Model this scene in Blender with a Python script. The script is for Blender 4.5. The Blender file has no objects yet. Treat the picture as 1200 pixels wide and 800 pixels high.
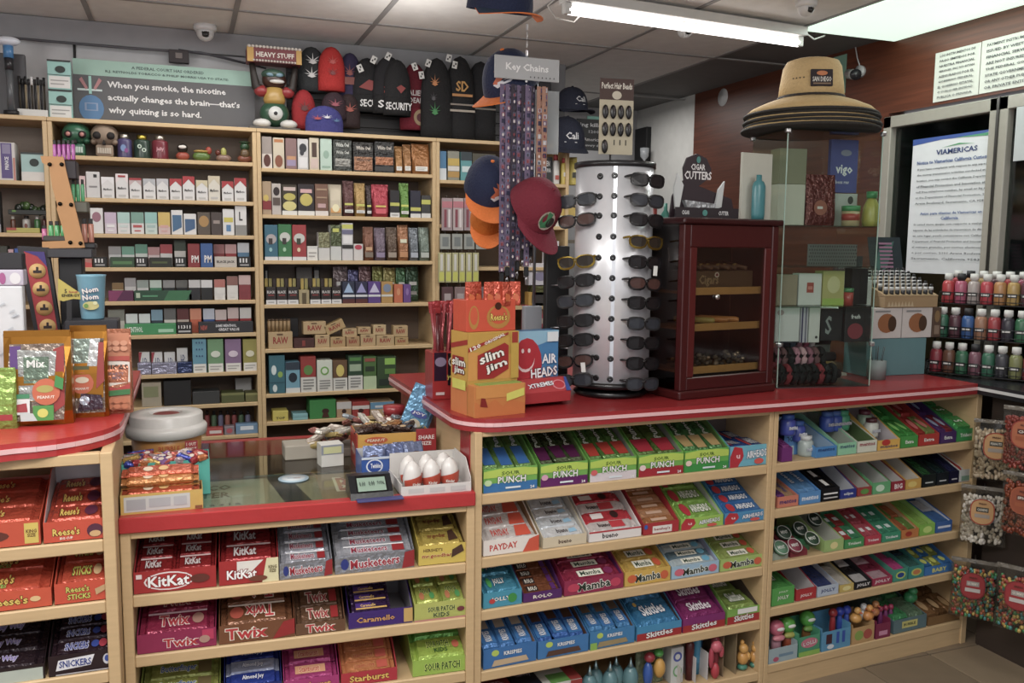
import bpy, bmesh, math, random
from mathutils import Matrix, Vector
random.seed(7)
SC = bpy.context.scene
COL = SC.collection
PI = math.pi
# ---------------------------------------------------------------- camera
FPX = 1020.0
_pi, _ro, _ya = [math.radians(a) for a in (6.295, 0.6045, 20.573)]
CP = Vector((0, 0, 1.6))
CF = Vector((math.sin(_ya)*math.cos(_pi), math.cos(_ya)*math.cos(_pi), -math.sin(_pi)))
_r0 = Vector((math.cos(_ya), -math.sin(_ya), 0)); _u0 = _r0.cross(CF)
CR = _r0*math.cos(_ro)+_u0*math.sin(_ro); CU = -_r0*math.sin(_ro)+_u0*math.cos(_ro)
cd = bpy.data.cameras.new('camera'); cam = bpy.data.objects.new('camera', cd); COL.objects.link(cam)
cd.sensor_width = 36; cd.lens = FPX/1200*36; cd.clip_start = .05; cd.clip_end = 50
m = Matrix((CR, CU, -CF)).transposed().to_4x4(); m.translation = CP
cam.matrix_world = m
SC.camera = cam
# ---------------------------------------------------------------- world and lights
w = bpy.data.worlds.new('world'); SC.world = w; w.use_nodes = True
w.node_tree.nodes['Background'].inputs[0].default_value = (.95, .95, 1, 1)
w.node_tree.nodes['Background'].inputs[1].default_value = .95
SC.view_settings.view_transform = 'Standard'; SC.view_settings.look = 'None'
SC.view_settings.exposure = -0.14; SC.view_settings.gamma = 1.0
def area(x, y, z, sx, sy, power, col=(1, .97, .93), rot=(0, 0, 0)):
    l = bpy.data.lights.new('ceiling_or_fill_lamp', 'AREA'); l.shape = 'RECTANGLE'; l.size = sx; l.size_y = sy
    l.energy = power; l.color = col
    o = bpy.data.objects.new('ceiling_or_fill_lamp', l); COL.objects.link(o); o.location = (x, y, z); o.rotation_euler = rot
    return o
area(.0, .9, 2.57, 1.2, .6, 48)            # shop ceiling lamps behind and above the photographer
area(-1.2, 1.6, 2.57, 1.2, .6, 34)
area(1.0, -.9, 2.57, 1.2, .6, 24)
area(.2, 3.9, 2.57, 1.2, .2, 9)
area(2.9, 2.75, 2.59, .5, 1.1, 7, (.9, 1, .93))
area(2.6, 5.3, 2.57, .6, .6, 9)  # added fill that brightens the white wall in the rear recess
area(2.1, 3.3, 2.48, 1.1, .06, 16, (1, .98, .96))

def fill_point(x, y, z, power):     # added unseen point lights that brighten the ceiling and walls
    l = bpy.data.lights.new('ceiling_fill', 'POINT'); l.energy = power; l.shadow_soft_size = .25; l.color = (1, .97, .93)
    o = bpy.data.objects.new('ceiling_fill', l); COL.objects.link(o); o.location = (x, y, z)
fill_point(.3, .6, 2.2, 31); fill_point(2.3, 1.2, 2.25, 17); fill_point(-1.3, 2.4, 2.15, 29); fill_point(.9, 3.6, 2.35, 7)
# ---------------------------------------------------------------- helpers
def ray(px, py): return CF + CR*((px-600)/FPX) - CU*((py-400)/FPX)
def at(px, py, X=None, Y=None, Z=None):
    d = ray(px, py)
    t = X/d.x if X is not None else Y/d.y if Y is not None else (Z-1.6)/d.z
    return CP + d*t
def lin(c):
    c = c.lstrip('#')
    if len(c) == 3: c = ''.join(k*2 for k in c)
    r = [int(c[i:i+2], 16)/255 for i in (0, 2, 4)]
    return tuple(k/12.92 if k <= .04045 else ((k+.055)/1.055)**2.4 for k in r)
_M = {}
KIND = {  # roughness, metallic, noise scale, noise amount, bump
    'p': (.55, 0, 25, .06, .03), 'g': (.28, 0, 40, .05, .08), 'f': (.27, .35, 55, .12, .8), 'm': (.3, .9, 30, .05, .05),
    'w': (.5, 0, 9, .10, .05), 'v': (.42, 0, 5, .55, .05), 'c': (.85, 0, 120, .12, .35), 's': (.25, 0, 10, .02, .0), 'd': (.75, 0, 14, .10, .08)}
def M(hexc, kind='p'):
    key = hexc+kind
    if key in _M: return _M[key]
    ro, me, ns, na, bu = KIND[kind]
    mt = bpy.data.materials.new('mat_'+key.strip('#')); mt.use_nodes = True
    nt = mt.node_tree; b = nt.nodes['Principled BSDF']
    c = lin(hexc)
    if kind in 'pgf': lu = .3*c[0]+.55*c[1]+.15*c[2]; c = tuple((k*.78+lu*.22)*.86 for k in c)
    tc = nt.nodes.new('ShaderNodeTexCoord'); nz = nt.nodes.new('ShaderNodeTexNoise')
    nz.inputs['Scale'].default_value = ns; nz.inputs['Detail'].default_value = 2
    nt.links.new(tc.outputs['Object'], nz.inputs['Vector'])
    mx = nt.nodes.new('ShaderNodeMix'); mx.data_type = 'RGBA'
    mx.inputs[6].default_value = tuple(k*(1-na) for k in c)+(1,)
    mx.inputs[7].default_value = tuple(min(1, k*(1+na)) for k in c)+(1,)
    nt.links.new(nz.outputs['Fac'], mx.inputs[0]); nt.links.new(mx.outputs[2], b.inputs['Base Color'])
    if kind in 'wv':
        mp = nt.nodes.new('ShaderNodeMapping'); mp.inputs['Scale'].default_value = (1, 1, 9) if kind == 'w' else (.6, .6, 14)
        nt.links.new(tc.outputs['Object'], mp.inputs[0]); nt.links.new(mp.outputs[0], nz.inputs['Vector'])
    b.inputs['Roughness'].default_value = ro; b.inputs['Metallic'].default_value = me
    if bu:
        bp = nt.nodes.new('ShaderNodeBump'); bp.inputs['Strength'].default_value = bu; bp.inputs['Distance'].default_value = .01
        nt.links.new(nz.outputs['Fac'], bp.inputs['Height']); nt.links.new(bp.outputs[0], b.inputs['Normal'])
    _M[key] = mt
    return mt
def emit(hexc, s):
    key = 'e%s%s' % (hexc, s)
    if key in _M: return _M[key]
    mt = bpy.data.materials.new('mat_'+key); mt.use_nodes = True; b = mt.node_tree.nodes['Principled BSDF']
    b.inputs['Base Color'].default_value = lin(hexc)+(1,); b.inputs['Emission Color'].default_value = lin(hexc)+(1,)
    b.inputs['Emission Strength'].default_value = s
    _M[key] = mt; return mt
def glass(tint='eef6f2', refl=.12, alpha=.0):
    key = 'gl%s%s%s' % (tint, refl, alpha)
    if key in _M: return _M[key]
    mt = bpy.data.materials.new('mat_'+key); mt.use_nodes = True; nt = mt.node_tree
    out = nt.nodes['Material Output']; nt.nodes.remove(nt.nodes['Principled BSDF'])
    tr = nt.nodes.new('ShaderNodeBsdfTransparent'); tr.inputs[0].default_value = lin(tint)+(1,)
    gl = nt.nodes.new('ShaderNodeBsdfGlossy'); gl.inputs['Roughness'].default_value = .08
    fr = nt.nodes.new('ShaderNodeFresnel'); fr.inputs[0].default_value = 1.45
    mth = nt.nodes.new('ShaderNodeMath'); mth.operation = 'MULTIPLY_ADD'; mth.inputs[1].default_value = 1; mth.inputs[2].default_value = refl-.04
    nt.links.new(fr.outputs[0], mth.inputs[0])
    ge = nt.nodes.new('ShaderNodeNewGeometry'); ml = nt.nodes.new('ShaderNodeMath'); ml.operation = 'SUBTRACT'; ml.use_clamp = True
    nt.links.new(mth.outputs[0], ml.inputs[0]); nt.links.new(ge.outputs['Backfacing'], ml.inputs[1]); mth = ml
    mx = nt.nodes.new('ShaderNodeMixShader'); nt.links.new(mth.outputs[0], mx.inputs[0])
    if alpha > 0:
        df = nt.nodes.new('ShaderNodeBsdfDiffuse'); df.inputs[0].default_value = lin(tint)+(1,)
        m2 = nt.nodes.new('ShaderNodeMixShader'); m2.inputs[0].default_value = alpha
        nt.links.new(tr.outputs[0], m2.inputs[1]); nt.links.new(df.outputs[0], m2.inputs[2]); nt.links.new(m2.outputs[0], mx.inputs[1])
    else: nt.links.new(tr.outputs[0], mx.inputs[1])
    nt.links.new(gl.outputs[0], mx.inputs[2]); nt.links.new(mx.outputs[0], out.inputs[0])
    _M[key] = mt; return mt

_T = {}
def glyphs(s, bold=.0):
    k = (s, bold)
    if k in _T: return _T[k]
    cu = bpy.data.curves.new('t', 'FONT'); cu.body = s; cu.size = 1; cu.resolution_u = 1; cu.offset = bold; cu.fill_mode = 'FRONT'
    cu.align_x = 'CENTER'; cu.space_line = .85
    ob = bpy.data.objects.new('t', cu)
    me = bpy.data.meshes.new_from_object(ob)
    vs = [(v.co.x, v.co.y) for v in me.vertices]; fs = [tuple(p.vertices) for p in me.polygons]
    bpy.data.objects.remove(ob); bpy.data.curves.remove(cu); bpy.data.meshes.remove(me)
    if vs:
        x0 = min(v[0] for v in vs); x1 = max(v[0] for v in vs); y0 = min(v[1] for v in vs); y1 = max(v[1] for v in vs)
        cx, cy, W, H = (x0+x1)/2, (y0+y1)/2, (x1-x0) or 1, (y1-y0) or 1
        vs = [((x-cx)/W, (y-cy)/H) for x, y in vs]
    _T[k] = (vs, fs); return _T[k]

_BX = [(0,3,2,1),(4,5,6,7),(0,1,5,4),(1,2,6,5),(2,3,7,6),(3,0,4,7)]
class MB:
    def __init__(s): s.v = []; s.f = []; s.mi = []; s.sm = []; s.mats = []; s.X = Matrix.Identity(4); s.lv = 0
    def mat(s, m):
        if isinstance(m, str): m = M(m[:-1], m[-1]) if m[-1] in 'pgfmwcsdv' and len(m) in (4, 7) else M(m)
        if m not in s.mats: s.mats.append(m)
        return s.mats.index(m)
    def add(s, vs, fs, m, smooth=False):
        b = len(s.v); i = s.mat(m); X = s.X
        s.v += [X @ Vector(p) for p in vs]
        s.f += [tuple(b+k for k in f) for f in fs]; s.mi += [i]*len(fs); s.sm += [smooth]*len(fs)
        return s
    def box(s, x0, x1, y0, y1, z0, z1, m, bev=0):
        if bev:
            bm = bmesh.new(); g = bmesh.ops.create_cube(bm, size=1)
            for v in bm.verts: v.co = Vector((x0+(v.co.x+.5)*(x1-x0), y0+(v.co.y+.5)*(y1-y0), z0+(v.co.z+.5)*(z1-z0)))
            bmesh.ops.bevel(bm, geom=bm.edges[:], offset=bev, segments=1 if bev < .004 else 2, affect='EDGES', profile=.5)
            bm.verts.index_update()
            r = s.add([v.co[:] for v in bm.verts], [[v.index for v in f.verts] for f in bm.faces], m); bm.free(); return r
        return s.add([(x0,y0,z0),(x1,y0,z0),(x1,y1,z0),(x0,y1,z0),(x0,y0,z1),(x1,y0,z1),(x1,y1,z1),(x0,y1,z1)], _BX, m)
    def hexa(s, p, m): return s.add(p, _BX, m)
    def prism(s, poly, y0, y1, m):      # poly in x,z ; extruded along y
        n = len(poly)
        vs = [(x, y0, z) for x, z in poly]+[(x, y1, z) for x, z in poly]
        return s.add(vs, [tuple(range(n)), tuple(range(2*n-1, n-1, -1))]+[(i, i+n, (i+1) % n+n, (i+1) % n) for i in range(n)], m)
    def prismx(s, poly, x0, x1, m):     # poly in y,z ; extruded along x
        n = len(poly)
        vs = [(x0, y, z) for y, z in poly]+[(x1, y, z) for y, z in poly]
        return s.add(vs, [tuple(range(n)), tuple(range(2*n-1, n-1, -1))]+[(i, i+n, (i+1) % n+n, (i+1) % n) for i in range(n)], m)
    def prismz(s, poly, z0, z1, m):
        n = len(poly)
        vs = [(x, y, z0) for x, y in poly]+[(x, y, z1) for x, y in poly]
        return s.add(vs, [tuple(range(n-1, -1, -1)), tuple(range(n, 2*n))]+[(i, (i+1) % n, (i+1) % n+n, i+n) for i in range(n)], m)
    def lathe(s, prof, m, n=20, cx=0, cy=0, cz=0, sx=1, sy=1):
        vs = []; fs = []
        for r, z in prof:
            for k in range(n):
                a = 2*PI*k/n; vs.append((cx+sx*r*math.cos(a), cy+sy*r*math.sin(a), cz+z))
        for j in range(len(prof)-1):
            for k in range(n):
                fs.append((j*n+k, j*n+(k+1) % n, (j+1)*n+(k+1) % n, (j+1)*n+k))
        if prof[0][0] > 1e-5: fs.append(tuple(range(n-1, -1, -1)))
        if prof[-1][0] > 1e-5: fs.append(tuple(range((len(prof)-1)*n, len(prof)*n)))
        return s.add(vs, fs, m, True)
    def cyl(s, cx, cy, z0, z1, r, m, n=16, r2=None):
        r2 = r if r2 is None else r2
        return s.lathe([(0, z0), (r, z0), (r2, z1), (0, z1)], m, n, cx, cy)
    def ell(s, cx, cy, cz, rx, ry, rz, m, n=14, k=8):
        pr = [(math.sin(PI*i/k), -math.cos(PI*i/k)) for i in range(k+1)]
        vs = []; fs = []
        for r, z in pr:
            for q in range(n):
                a = 2*PI*q/n; vs.append((cx+rx*r*math.cos(a), cy+ry*r*math.sin(a), cz+rz*z))
        for j in range(k):
            for q in range(n): fs.append((j*n+q, j*n+(q+1) % n, (j+1)*n+(q+1) % n, (j+1)*n+q))
        return s.add(vs, fs, m, True)
    def tube(s, pts, r, m, n=6):
        pts = [Vector(p) for p in pts]; vs = []; fs = []
        for i, p in enumerate(pts):
            t = (pts[min(i+1, len(pts)-1)]-pts[max(i-1, 0)]).normalized()
            a = t.cross(Vector((0, 0, 1)));
            if a.length < .05: a = t.cross(Vector((0, 1, 0)))
            a.normalize(); b = t.cross(a); rr = r[i] if isinstance(r, (list, tuple)) else r
            vs += [tuple(p+a*rr*math.cos(2*PI*k/n)+b*rr*math.sin(2*PI*k/n)) for k in range(n)]
        for i in range(len(pts)-1):
            for k in range(n): fs.append((i*n+k, i*n+(k+1) % n, (i+1)*n+(k+1) % n, (i+1)*n+k))
        fs += [tuple(range(n-1, -1, -1)), tuple(range((len(pts)-1)*n, len(pts)*n))]
        return s.add(vs, fs, m, True)
    def art(s, o, u, v, ops, e=.0005, d=None):
        """flat print on a face: o origin corner, u and v the face's edge vectors"""
        o, u, v = Vector(o), Vector(u), Vector(v); nn = u.cross(v).normalized(); lv = 0
        P = lambda x, y: tuple(o+u*x+v*y+nn*(e*lv))
        for op in ops:
            lv += 1
            if op[0] == 'r':
                x0, y0, x1, y1, c = op[1:]; s.add([P(x0, y0), P(x1, y0), P(x1, y1), P(x0, y1)], [(0, 1, 2, 3)], c)
            elif op[0] == 'g':
                s.add([P(*q) for q in op[1]], [tuple(range(len(op[1])))], op[2])
            elif op[0] == 'e':
                cx, cy, rx, ry, c = op[1:6]; s.add([P(cx+rx*math.cos(2*PI*k/16), cy+ry*math.sin(2*PI*k/16)) for k in range(16)], [tuple(range(16))], c)
            elif op[0] == 't':
                tx, cx, cy, w_, h_, c = op[1:7]; oc = op[7] if len(op) > 7 else None; rot = op[8] if len(op) > 8 else 0
                U, V = u.length, v.length; ca, sa = math.cos(rot), math.sin(rot)
                def place(bold, cc, gw, gh):
                    gv, gf = glyphs(tx, bold)
                    if not gv: return
                    pts = []
                    for gx, gy in gv:
                        a, b = gx*gw, gy*gh; pts.append(P(cx+(a*ca-b*sa)/U, cy+(a*sa+b*ca)/V))
                    s.add(pts, gf, cc)
                W_, H_ = w_*U, h_*V
                if rot and abs(abs(rot)-PI/2) < .3: W_, H_ = w_*V, h_*U
                if oc:
                    g = .12*H_; place(.07, oc, W_+g, H_+g); lv += 1
                place(.025, c, W_, H_)
    def mesh(s, name):
        me = bpy.data.meshes.new(name); me.from_pydata(s.v, [], s.f)
        for m in s.mats: me.materials.append(m)
        me.polygons.foreach_set('material_index', s.mi); me.polygons.foreach_set('use_smooth', s.sm); me.update()
        return me
def link(name, data, parent=None, loc=None, rz=0, rot=None):
    o = bpy.data.objects.new(name, data); COL.objects.link(o)
    if parent: o.parent = parent
    if loc is not None: o.location = loc
    if rot: o.rotation_euler = rot
    elif rz: o.rotation_euler = (0, 0, rz)
    return o
def tag(o, label, cat, group=None):
    o['label'] = label; o['category'] = cat
    if group: o['group'] = group
    return o
def thing(name, label, cat, loc=(0, 0, 0), rz=0, group=None, rot=None):
    return tag(link(name, None, None, loc, rz, rot), label, cat, group)
def solid(mb, name, label, cat, loc=(0, 0, 0), rz=0, group=None, rot=None):
    return tag(link(name, mb.mesh(name), None, loc, rz, rot), label, cat, group)
def part(mb, name, parent, loc=None, rz=0, rot=None): return link(name, mb.mesh(name) if isinstance(mb, MB) else mb, parent, loc, rz, rot)
def struct(mb, name, parent=None):
    o = link(name, mb.mesh(name), parent)
    if parent is None: o['kind'] = 'structure'
    return o
ORD = ['first', 'second', 'third', 'fourth', 'fifth', 'sixth', 'seventh', 'eighth', 'ninth', 'tenth', 'eleventh', 'twelfth', 'thirteenth', 'fourteenth', 'fifteenth', 'sixteenth', 'seventeenth', 'eighteenth', 'nineteenth', 'twentieth']
def R_(x0, y0, x1, y1, c): return ('r', x0, y0, x1, y1, c)
def T_(s_, cx, cy, w_, h_, c, o=None, rot=0): return ('t', s_, cx, cy, w_, h_, c, o, rot)
def E_(cx, cy, rx, ry, c): return ('e', cx, cy, rx, ry, c)
def G_(pts, c): return ('g', pts, c)

# ---------------------------------------------------------------- the room
WOOD = 'c2a780w'; RED = 'a3131ag'
ZC, XS, YB, YR = 2.61, 3.25, 4.6, 6.0
mb = MB(); mb.box(-3, 3.6, -2, 6.2, -.1, -.006, '4a4238d'); floor = struct(mb, 'floor')
tile_me = {}
for v in range(3):
    t = MB(); c = ['82725ed', '7a6b58d', '887863d'][v]
    t.box(.003, .327, .003, .327, -.006, .002, c, .002); tile_me[v] = t.mesh('floor_tile')
for i in range(14):
    for j in range(8):
        x, y = -.9+.33*i, .2+.33*j
        if x > 3.2: continue
        link('floor_tile', tile_me[(i*7+j*5+i*j) % 3], floor, (x, y, 0))
mb = MB(); mb.box(-3, 3.6, -2, 6.2, ZC+.015, ZC+.1, '6b6a69d'); ceiling = struct(mb, 'ceiling')
t = MB(); t.box(.006, .604, .006, 1.214, -.002, .012, 'dddbd8d', .003); ctile = t.mesh('ceiling_tile')
for i in range(-2, 6):
    for j in range(-1, 5):
        x, y = -.37+.61*i, .45+1.22*j
        if i == 5: continue
        link('ceiling_tile', ctile, ceiling, (x, y-.0, ZC))
t = MB()
for i in range(-2, 6): t.box(-.37+.61*i-.011, -.37+.61*i+.011, -1.4, 6, ZC-.006, ZC+.0, '8c8b8ad')
for j in range(-1, 6): t.box(-2, 3.25, .45+1.22*j-.011, .45+1.22*j+.011, ZC-.0065, ZC-.0005, '8c8b8ad')
part(t, 'ceiling_grid', ceiling)
# luminous panel next to the right wall
t = MB(); t.box(2.69, 3.24, 2.1, 3.42, ZC-.012, ZC+.002, emit('dff5e4', 1.15)); part(t, 'light_diffuser', ceiling)
# walls
mb = MB(); mb.box(-3, 1.93, YB, YB+.1, 0, ZC+.02, 'bcbcbed')
mb.box(1.93, 2.03, YB, YR, 0, ZC+.02, '77777ad'); struct(mb, 'wall_back')
mb = MB(); mb.box(1.93, 3.4, YR, YR+.1, 0, ZC+.02, '98989ad'); struct(mb, 'wall_rear')
mb = MB(); mb.box(-3.1, -3, -2, 4.7, 0, ZC+.02, 'bcbcbed'); struct(mb, 'wall_left')
mb = MB(); mb.box(XS, XS+.1, -2, YR+.1, 0, 1.0, '3c2c26d')
mb.box(XS, XS+.1, 3.44, 5.2, 1.0, ZC+.02, '5a3020v'); mb.box(XS, XS+.1, 5.2, YR+.1, 1.0, ZC+.02, 'c9c9c6d')
mb.box(XS, XS+.1, -2, 1.9, 1.0, ZC+.02, '5a3020v'); mb.box(XS, XS+.1, 1.9, 3.44, 2.26, ZC+.02, '5a3020v')
wr = struct(mb, 'wall_right')
# grey soffit and cables along the back wall
mb = MB(); mb.box(-2.9, 1.93, YB-.04, YB, ZC-.105, ZC-.006, '87878ad'); struct(mb, 'trim_1')
mb = MB()
mb.tube([(-1, YB-.05, 2.50), (-.2, YB-.05, 2.495), (.1, YB-.06, 2.50), (.3, YB-.05, 2.47), (.5, YB-.05, 2.475)], .006, '55555ad')
mb.tube([(0, YB-.06, 2.505), (.2, YB-.06, 2.487), (.4, YB-.06, 2.45)], .005, '44444ad')
mb.tube([(-.45, YB-.006, 2.50), (-.452, YB-.006, 2.12)], .006, '333333d')
solid(mb, 'cable', 'grey cables sagging along the top of the back wall above the mint sign', 'cable')
mb = MB(); mb.box(0, .09, 0, .03, 0, .06, '3e3a3cd', .004); mb.box(.03, .06, -.004, 0, .02, .045, '77706ed')
p = at(198, 74, Y=YB-.04); solid(mb, 'junction_box', 'small dark junction box on the wall above the mint sign', 'junction box', (p.x, YB-.071, p.z))
# window on the right wall : metal frame, dark glass
win = MB(); FR = 'a19c90g'
y0, y1, z0, z1 = 1.9, 3.44, 1.0, 2.24
ym = 2.79
for (a, b, c, d) in [(y0, y1, z1-.055, z1), (y0, y1, z0, z0+.05), (y1-.05, y1, z0, z1), (y0, y0+.05, z0, z1), (ym-.045, ym+.045, z0, z1)]:
    win.box(XS-.03, XS+.03, a, b, c, d, FR, .003)
win.box(XS-.036, XS-.028, ym-.006, ym+.006, z0, z1, '5a5a58m')
wo = struct(win, 'window_1')
for (a, b) in [(y0+.05, ym-.045), (ym+.045, y1-.05)]:
    t = MB(); t.box(XS+.005, XS+.012, a, b, z0+.05, z1-.055, glass('86a89a', .10)); part(t, 'pane', wo)
t = MB(); t.box(XS+.07, XS+.09, y0, y1, z0, z1, '2a4640s'); part(t, 'reflection_backing', wo)  # added sheet whose dark teal imitates the reflection in the panes

# ---------------------------------------------------------------- counters (frame per run)
class Unit:
    def __init__(s, p0, p1):
        s.o = Vector((p0[0], p0[1], 0)); d = Vector((p1[0]-p0[0], p1[1]-p0[1], 0)); s.w = d.length; s.d = d.normalized()
        s.n = Vector((-s.d.y, s.d.x, 0)); s.a = math.atan2(s.d.y, s.d.x)
    def P(s, x, y, z): return s.o+s.d*x+s.n*y+Vector((0, 0, z))
    def x(s, px, z, y=0):       # local x where pixel column px meets the line at depth y, height z
        k = CR-CF*((px-600)/FPX); b = s.P(0, y, z)-CP
        return -(b.dot(k))/(s.d.dot(k))
UL = Unit((-1.25, 2.392), (-.187, 2.392))
UM = Unit((-.187, 2.498), (.803, 2.44))
UA = Unit((.803, 2.446), (1.912, 2.477))
UB = Unit((1.912, 2.477), (2.955, 2.54))
def cabinet(u, label, top, shelves, depth, posts, th=.033, top_h=.028, kick=False):
    r = thing('display_cabinet', label, 'cabinet', u.o, u.a)
    W = u.w
    for (a, b) in posts:
        t = MB(); t.box(a, b, 0, depth, 0, top, WOOD, .002); part(t, 'side_panel', r)
    t = MB(); t.box(posts[0][1], posts[-1][0], depth-.012, depth, .0, top, 'a68d6aw'); part(t, 'back_panel', r)
    t = MB(); t.box(posts[0][1], posts[-1][0], .001, .03, top-top_h, top, WOOD, .002); part(t, 'top_rail', r)
    for z in shelves:
        t = MB(); t.box(posts[0][1], posts[-1][0], .002, depth-.012, z-th, z, WOOD, .003); part(t, 'shelf', r)
    if kick:
        t = MB(); t.box(posts[0][1], posts[-1][0], .006, .03, 0, shelves[-1]-th, WOOD); part(t, 'kick_board', r)
    return r
D1 = .40
ZL = [.838, .6744, .485, .30]; ZM = [.6377, .4651, .29]; ZA = [.8446, .6439, .4752, .2769, .0823]; ZQ = [.8457, .6786, .4834, .3147, .1008]
cabinet(UL, 'light wood shelf cabinet below the left red counter with orange candy boxes', 1.065, ZL, D1, [(0, .03), (UL.w-.03, UL.w-.001)])
cabinet(UM, 'light wood shelf cabinet below the low glass topped counter', .818, ZM, D1, [(.001, .027), (UM.w-.027, UM.w-.001)], top_h=.02)
cabinet(UA, 'light wood shelf cabinet below red counter, left of the two long ones', 1.0388, ZA, D1, [(.001, .024), (UA.w-.02, UA.w-.001)], top_h=.016)
cabinet(UB, 'light wood shelf cabinet at right end of red counter with gum and toys', 1.0388, ZQ, D1, [(.001, .02), (UB.w-.03, UB.w-.001)], top_h=.016, kick=True)
# red side panel of the high counter next to the low glass counter
mb = MB(); mb.box(.80, .826, 2.49, 3.4, .0, 1.0388, 'a3161dg', .002); solid(mb, 'side_panel', 'glossy red side panel of high counter beside the chocolate egg tray', 'panel')
def slab(poly, z0, z1, col, stripe, name, label, closed_from=0, edge=None):
    r = thing(name, label, 'countertop', (0, 0, 0))
    t = MB(); n = len(poly); t.prismz(poly, z0, z1, col); part(t, 'top', r)
    if stripe:
        t = MB(); h = (z1-z0)*.28; zm = (z0+z1)/2+.002
        for i in range(stripe[0], stripe[1]):
            a, b = Vector(poly[i]), Vector(poly[i+1]); d = (b-a).normalized(); nn = Vector((d.y, -d.x))*.003
            t.hexa([(a.x, a.y, zm-h/2), (b.x, b.y, zm-h/2), (b.x+nn.x, b.y+nn.y, zm-h/2), (a.x+nn.x, a.y+nn.y, zm-h/2),
                    (a.x, a.y, zm+h/2), (b.x, b.y, zm+h/2), (b.x+nn.x, b.y+nn.y, zm+h/2), (a.x+nn.x, a.y+nn.y, zm+h/2)], stripe[2])
        part(t, 'edge_stripe', r)
    return r
def arc(cx, cy, r, a0, a1, n=8): return [(cx+r*math.cos(math.radians(a0+(a1-a0)*k/n)), cy+r*math.sin(math.radians(a0+(a1-a0)*k/n))) for k in range(n+1)]
# right high countertop: left end, rounded corner, front, kink to the right
fr = [(.757, 3.42), (.757, 2.56)]+arc(.887, 2.56, .13, 180, 268, 8)+[(1.912, 2.452), (2.80, 2.506), (2.90, 2.52)]
slab(fr+[(2.90, 2.95), (2.62, 2.95), (1.9, 3.05), (1.9, 3.42)], 1.039, 1.08, RED, (0, len(fr)-1, 'efb9bbg'), 'countertop', 'long red countertop with pink stripe carrying the sunglasses tower')
bl = [(2.90, 2.52), (2.885, 1.2)]
slab(bl+[(3.24, 1.2), (3.24, 3.2), (2.90, 3.2)], 1.039, 1.08, '26272as', (0, 1, 'd8d8d8g'), 'countertop', 'black countertop with white edge stripe carrying the bottle rack')
mb = MB(); mb.box(2.985, 3.24, 1.2, 2.52, 0, 1.0385, '39302bw'); solid(mb, 'counter_base', 'dark brown base of the black counter behind the hanging candy bags', 'cabinet')
fl = [(-1.3, 2.36), (-.45, 2.36)]+arc(-.40, 2.60, .225, -90, 0, 8)[0:]+[(-.172, 3.6)]
slab(fl+[(-1.3, 3.6)], 1.065, 1.108, 'c4161bg', (0, len(fl)-1, 'efb9bbg'), 'countertop', 'red countertop with rounded corner on the left carrying gold snack bags')
# low counter top: red frame around glass
r = thing('glass_counter', 'low counter with red front edge and glass top over paper notices', 'counter', UM.o, UM.a)
WM = UM.w; MT = .862
t = MB(); t.box(0, WM-.002, -.012, .03, .818, MT, 'bf1117g', .003); t.box(0, WM-.002, .87, .91, .80, MT, 'b3151bg', .003); t.box(0, .02, .03, .87, .82, MT, 'b3151bg'); t.box(WM-.022, WM-.002, .03, .87, .82, MT, 'b3151bg'); part(t, 'red_frame', r)
t = MB(); t.box(.02, WM-.022, .03, .33, .80, .8575, '7f7763d')
t.art((.02, .03, .8577), (WM-.042, 0, 0), (0, .30, 0), [R_(0, 0, .38, 1, '9d9a82p'), G_([(.44, 0), (.52, 0), (.46, 1), (.39, 1)], '1b1c1ep'), R_(.55, 0, 1, 1, '9a7a58p'),
    G_([(0, .2), (.34, .35), (.34, .42), (0, .3)], 'a3a892p'), G_([(0, .6), (.3, .7), (.36, .8), (0, .7)], '9aa08ap'),
    T_('TOBACCO', .16, .72, .24, .2, '5a4f30p'), T_('WATER', .19, .45, .18, .2, '5a4f30p'), T_('F a n t a s i a', .21, .12, .2, .1, '4c4a3ap'), T_('BACK', .72, .55, .22, .5, 'c0705ep', 'e0cdb4p')], .00005)
part(t, 'notice_board', r)
t = MB(); t.box(.02, WM-.022, .03, .87, .8587, .8615, glass('f1f6f2', .05)); part(t, 'glass_top', r)
t = MB(); t.box(.0, WM-.002, .325, .345, .79, .858, '2c2a28d'); part(t, 'divider', r)
t = MB(); t.box(.02, WM-.022, .345, .87, .70, .715, '8e8466d'); part(t, 'glass_shelf', r)
# ---------------------------------------------------------------- wrapped bars and display trays
def bar_mesh(L, W, H, col, ops=(), crimp=True, name='candy_bar', wob=.0):
    t = MB(); st = [(-.5, .16), (-.44, .16), (-.40, .9), (0, 1), (.40, .9), (.44, .16), (.5, .16)] if crimp else [(-.5, .75), (-.48, 1), (.48, 1), (.5, .75)]
    cs = [(-.5, -.15), (-.42, -.5), (.42, -.5), (.5, -.15), (.5, .2), (.40, .5), (-.40, .5), (-.5, .2)]
    vs = []; fs = []
    for i, (x, h) in enumerate(st):
        for (cy, cz) in cs: vs.append((x*L, cy*W*(1 if h > .3 else .96), cz*H*h))
    n = len(cs)
    for i in range(len(st)-1):
        for k in range(n): fs.append((i*n+k, i*n+(k+1) % n, (i+1)*n+(k+1) % n, (i+1)*n+k))
    fs += [tuple(range(n-1, -1, -1)), tuple(range((len(st)-1)*n, len(st)*n))]
    fs = [tuple(reversed(f)) for f in fs]
    t.add(vs, fs, col)
    if ops: t.art((-.40*L, -.42*W, H*.5+.0004), (.8*L, 0, 0), (0, .84*W, 0), ops, .0004)
    return t.mesh(name)
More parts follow.
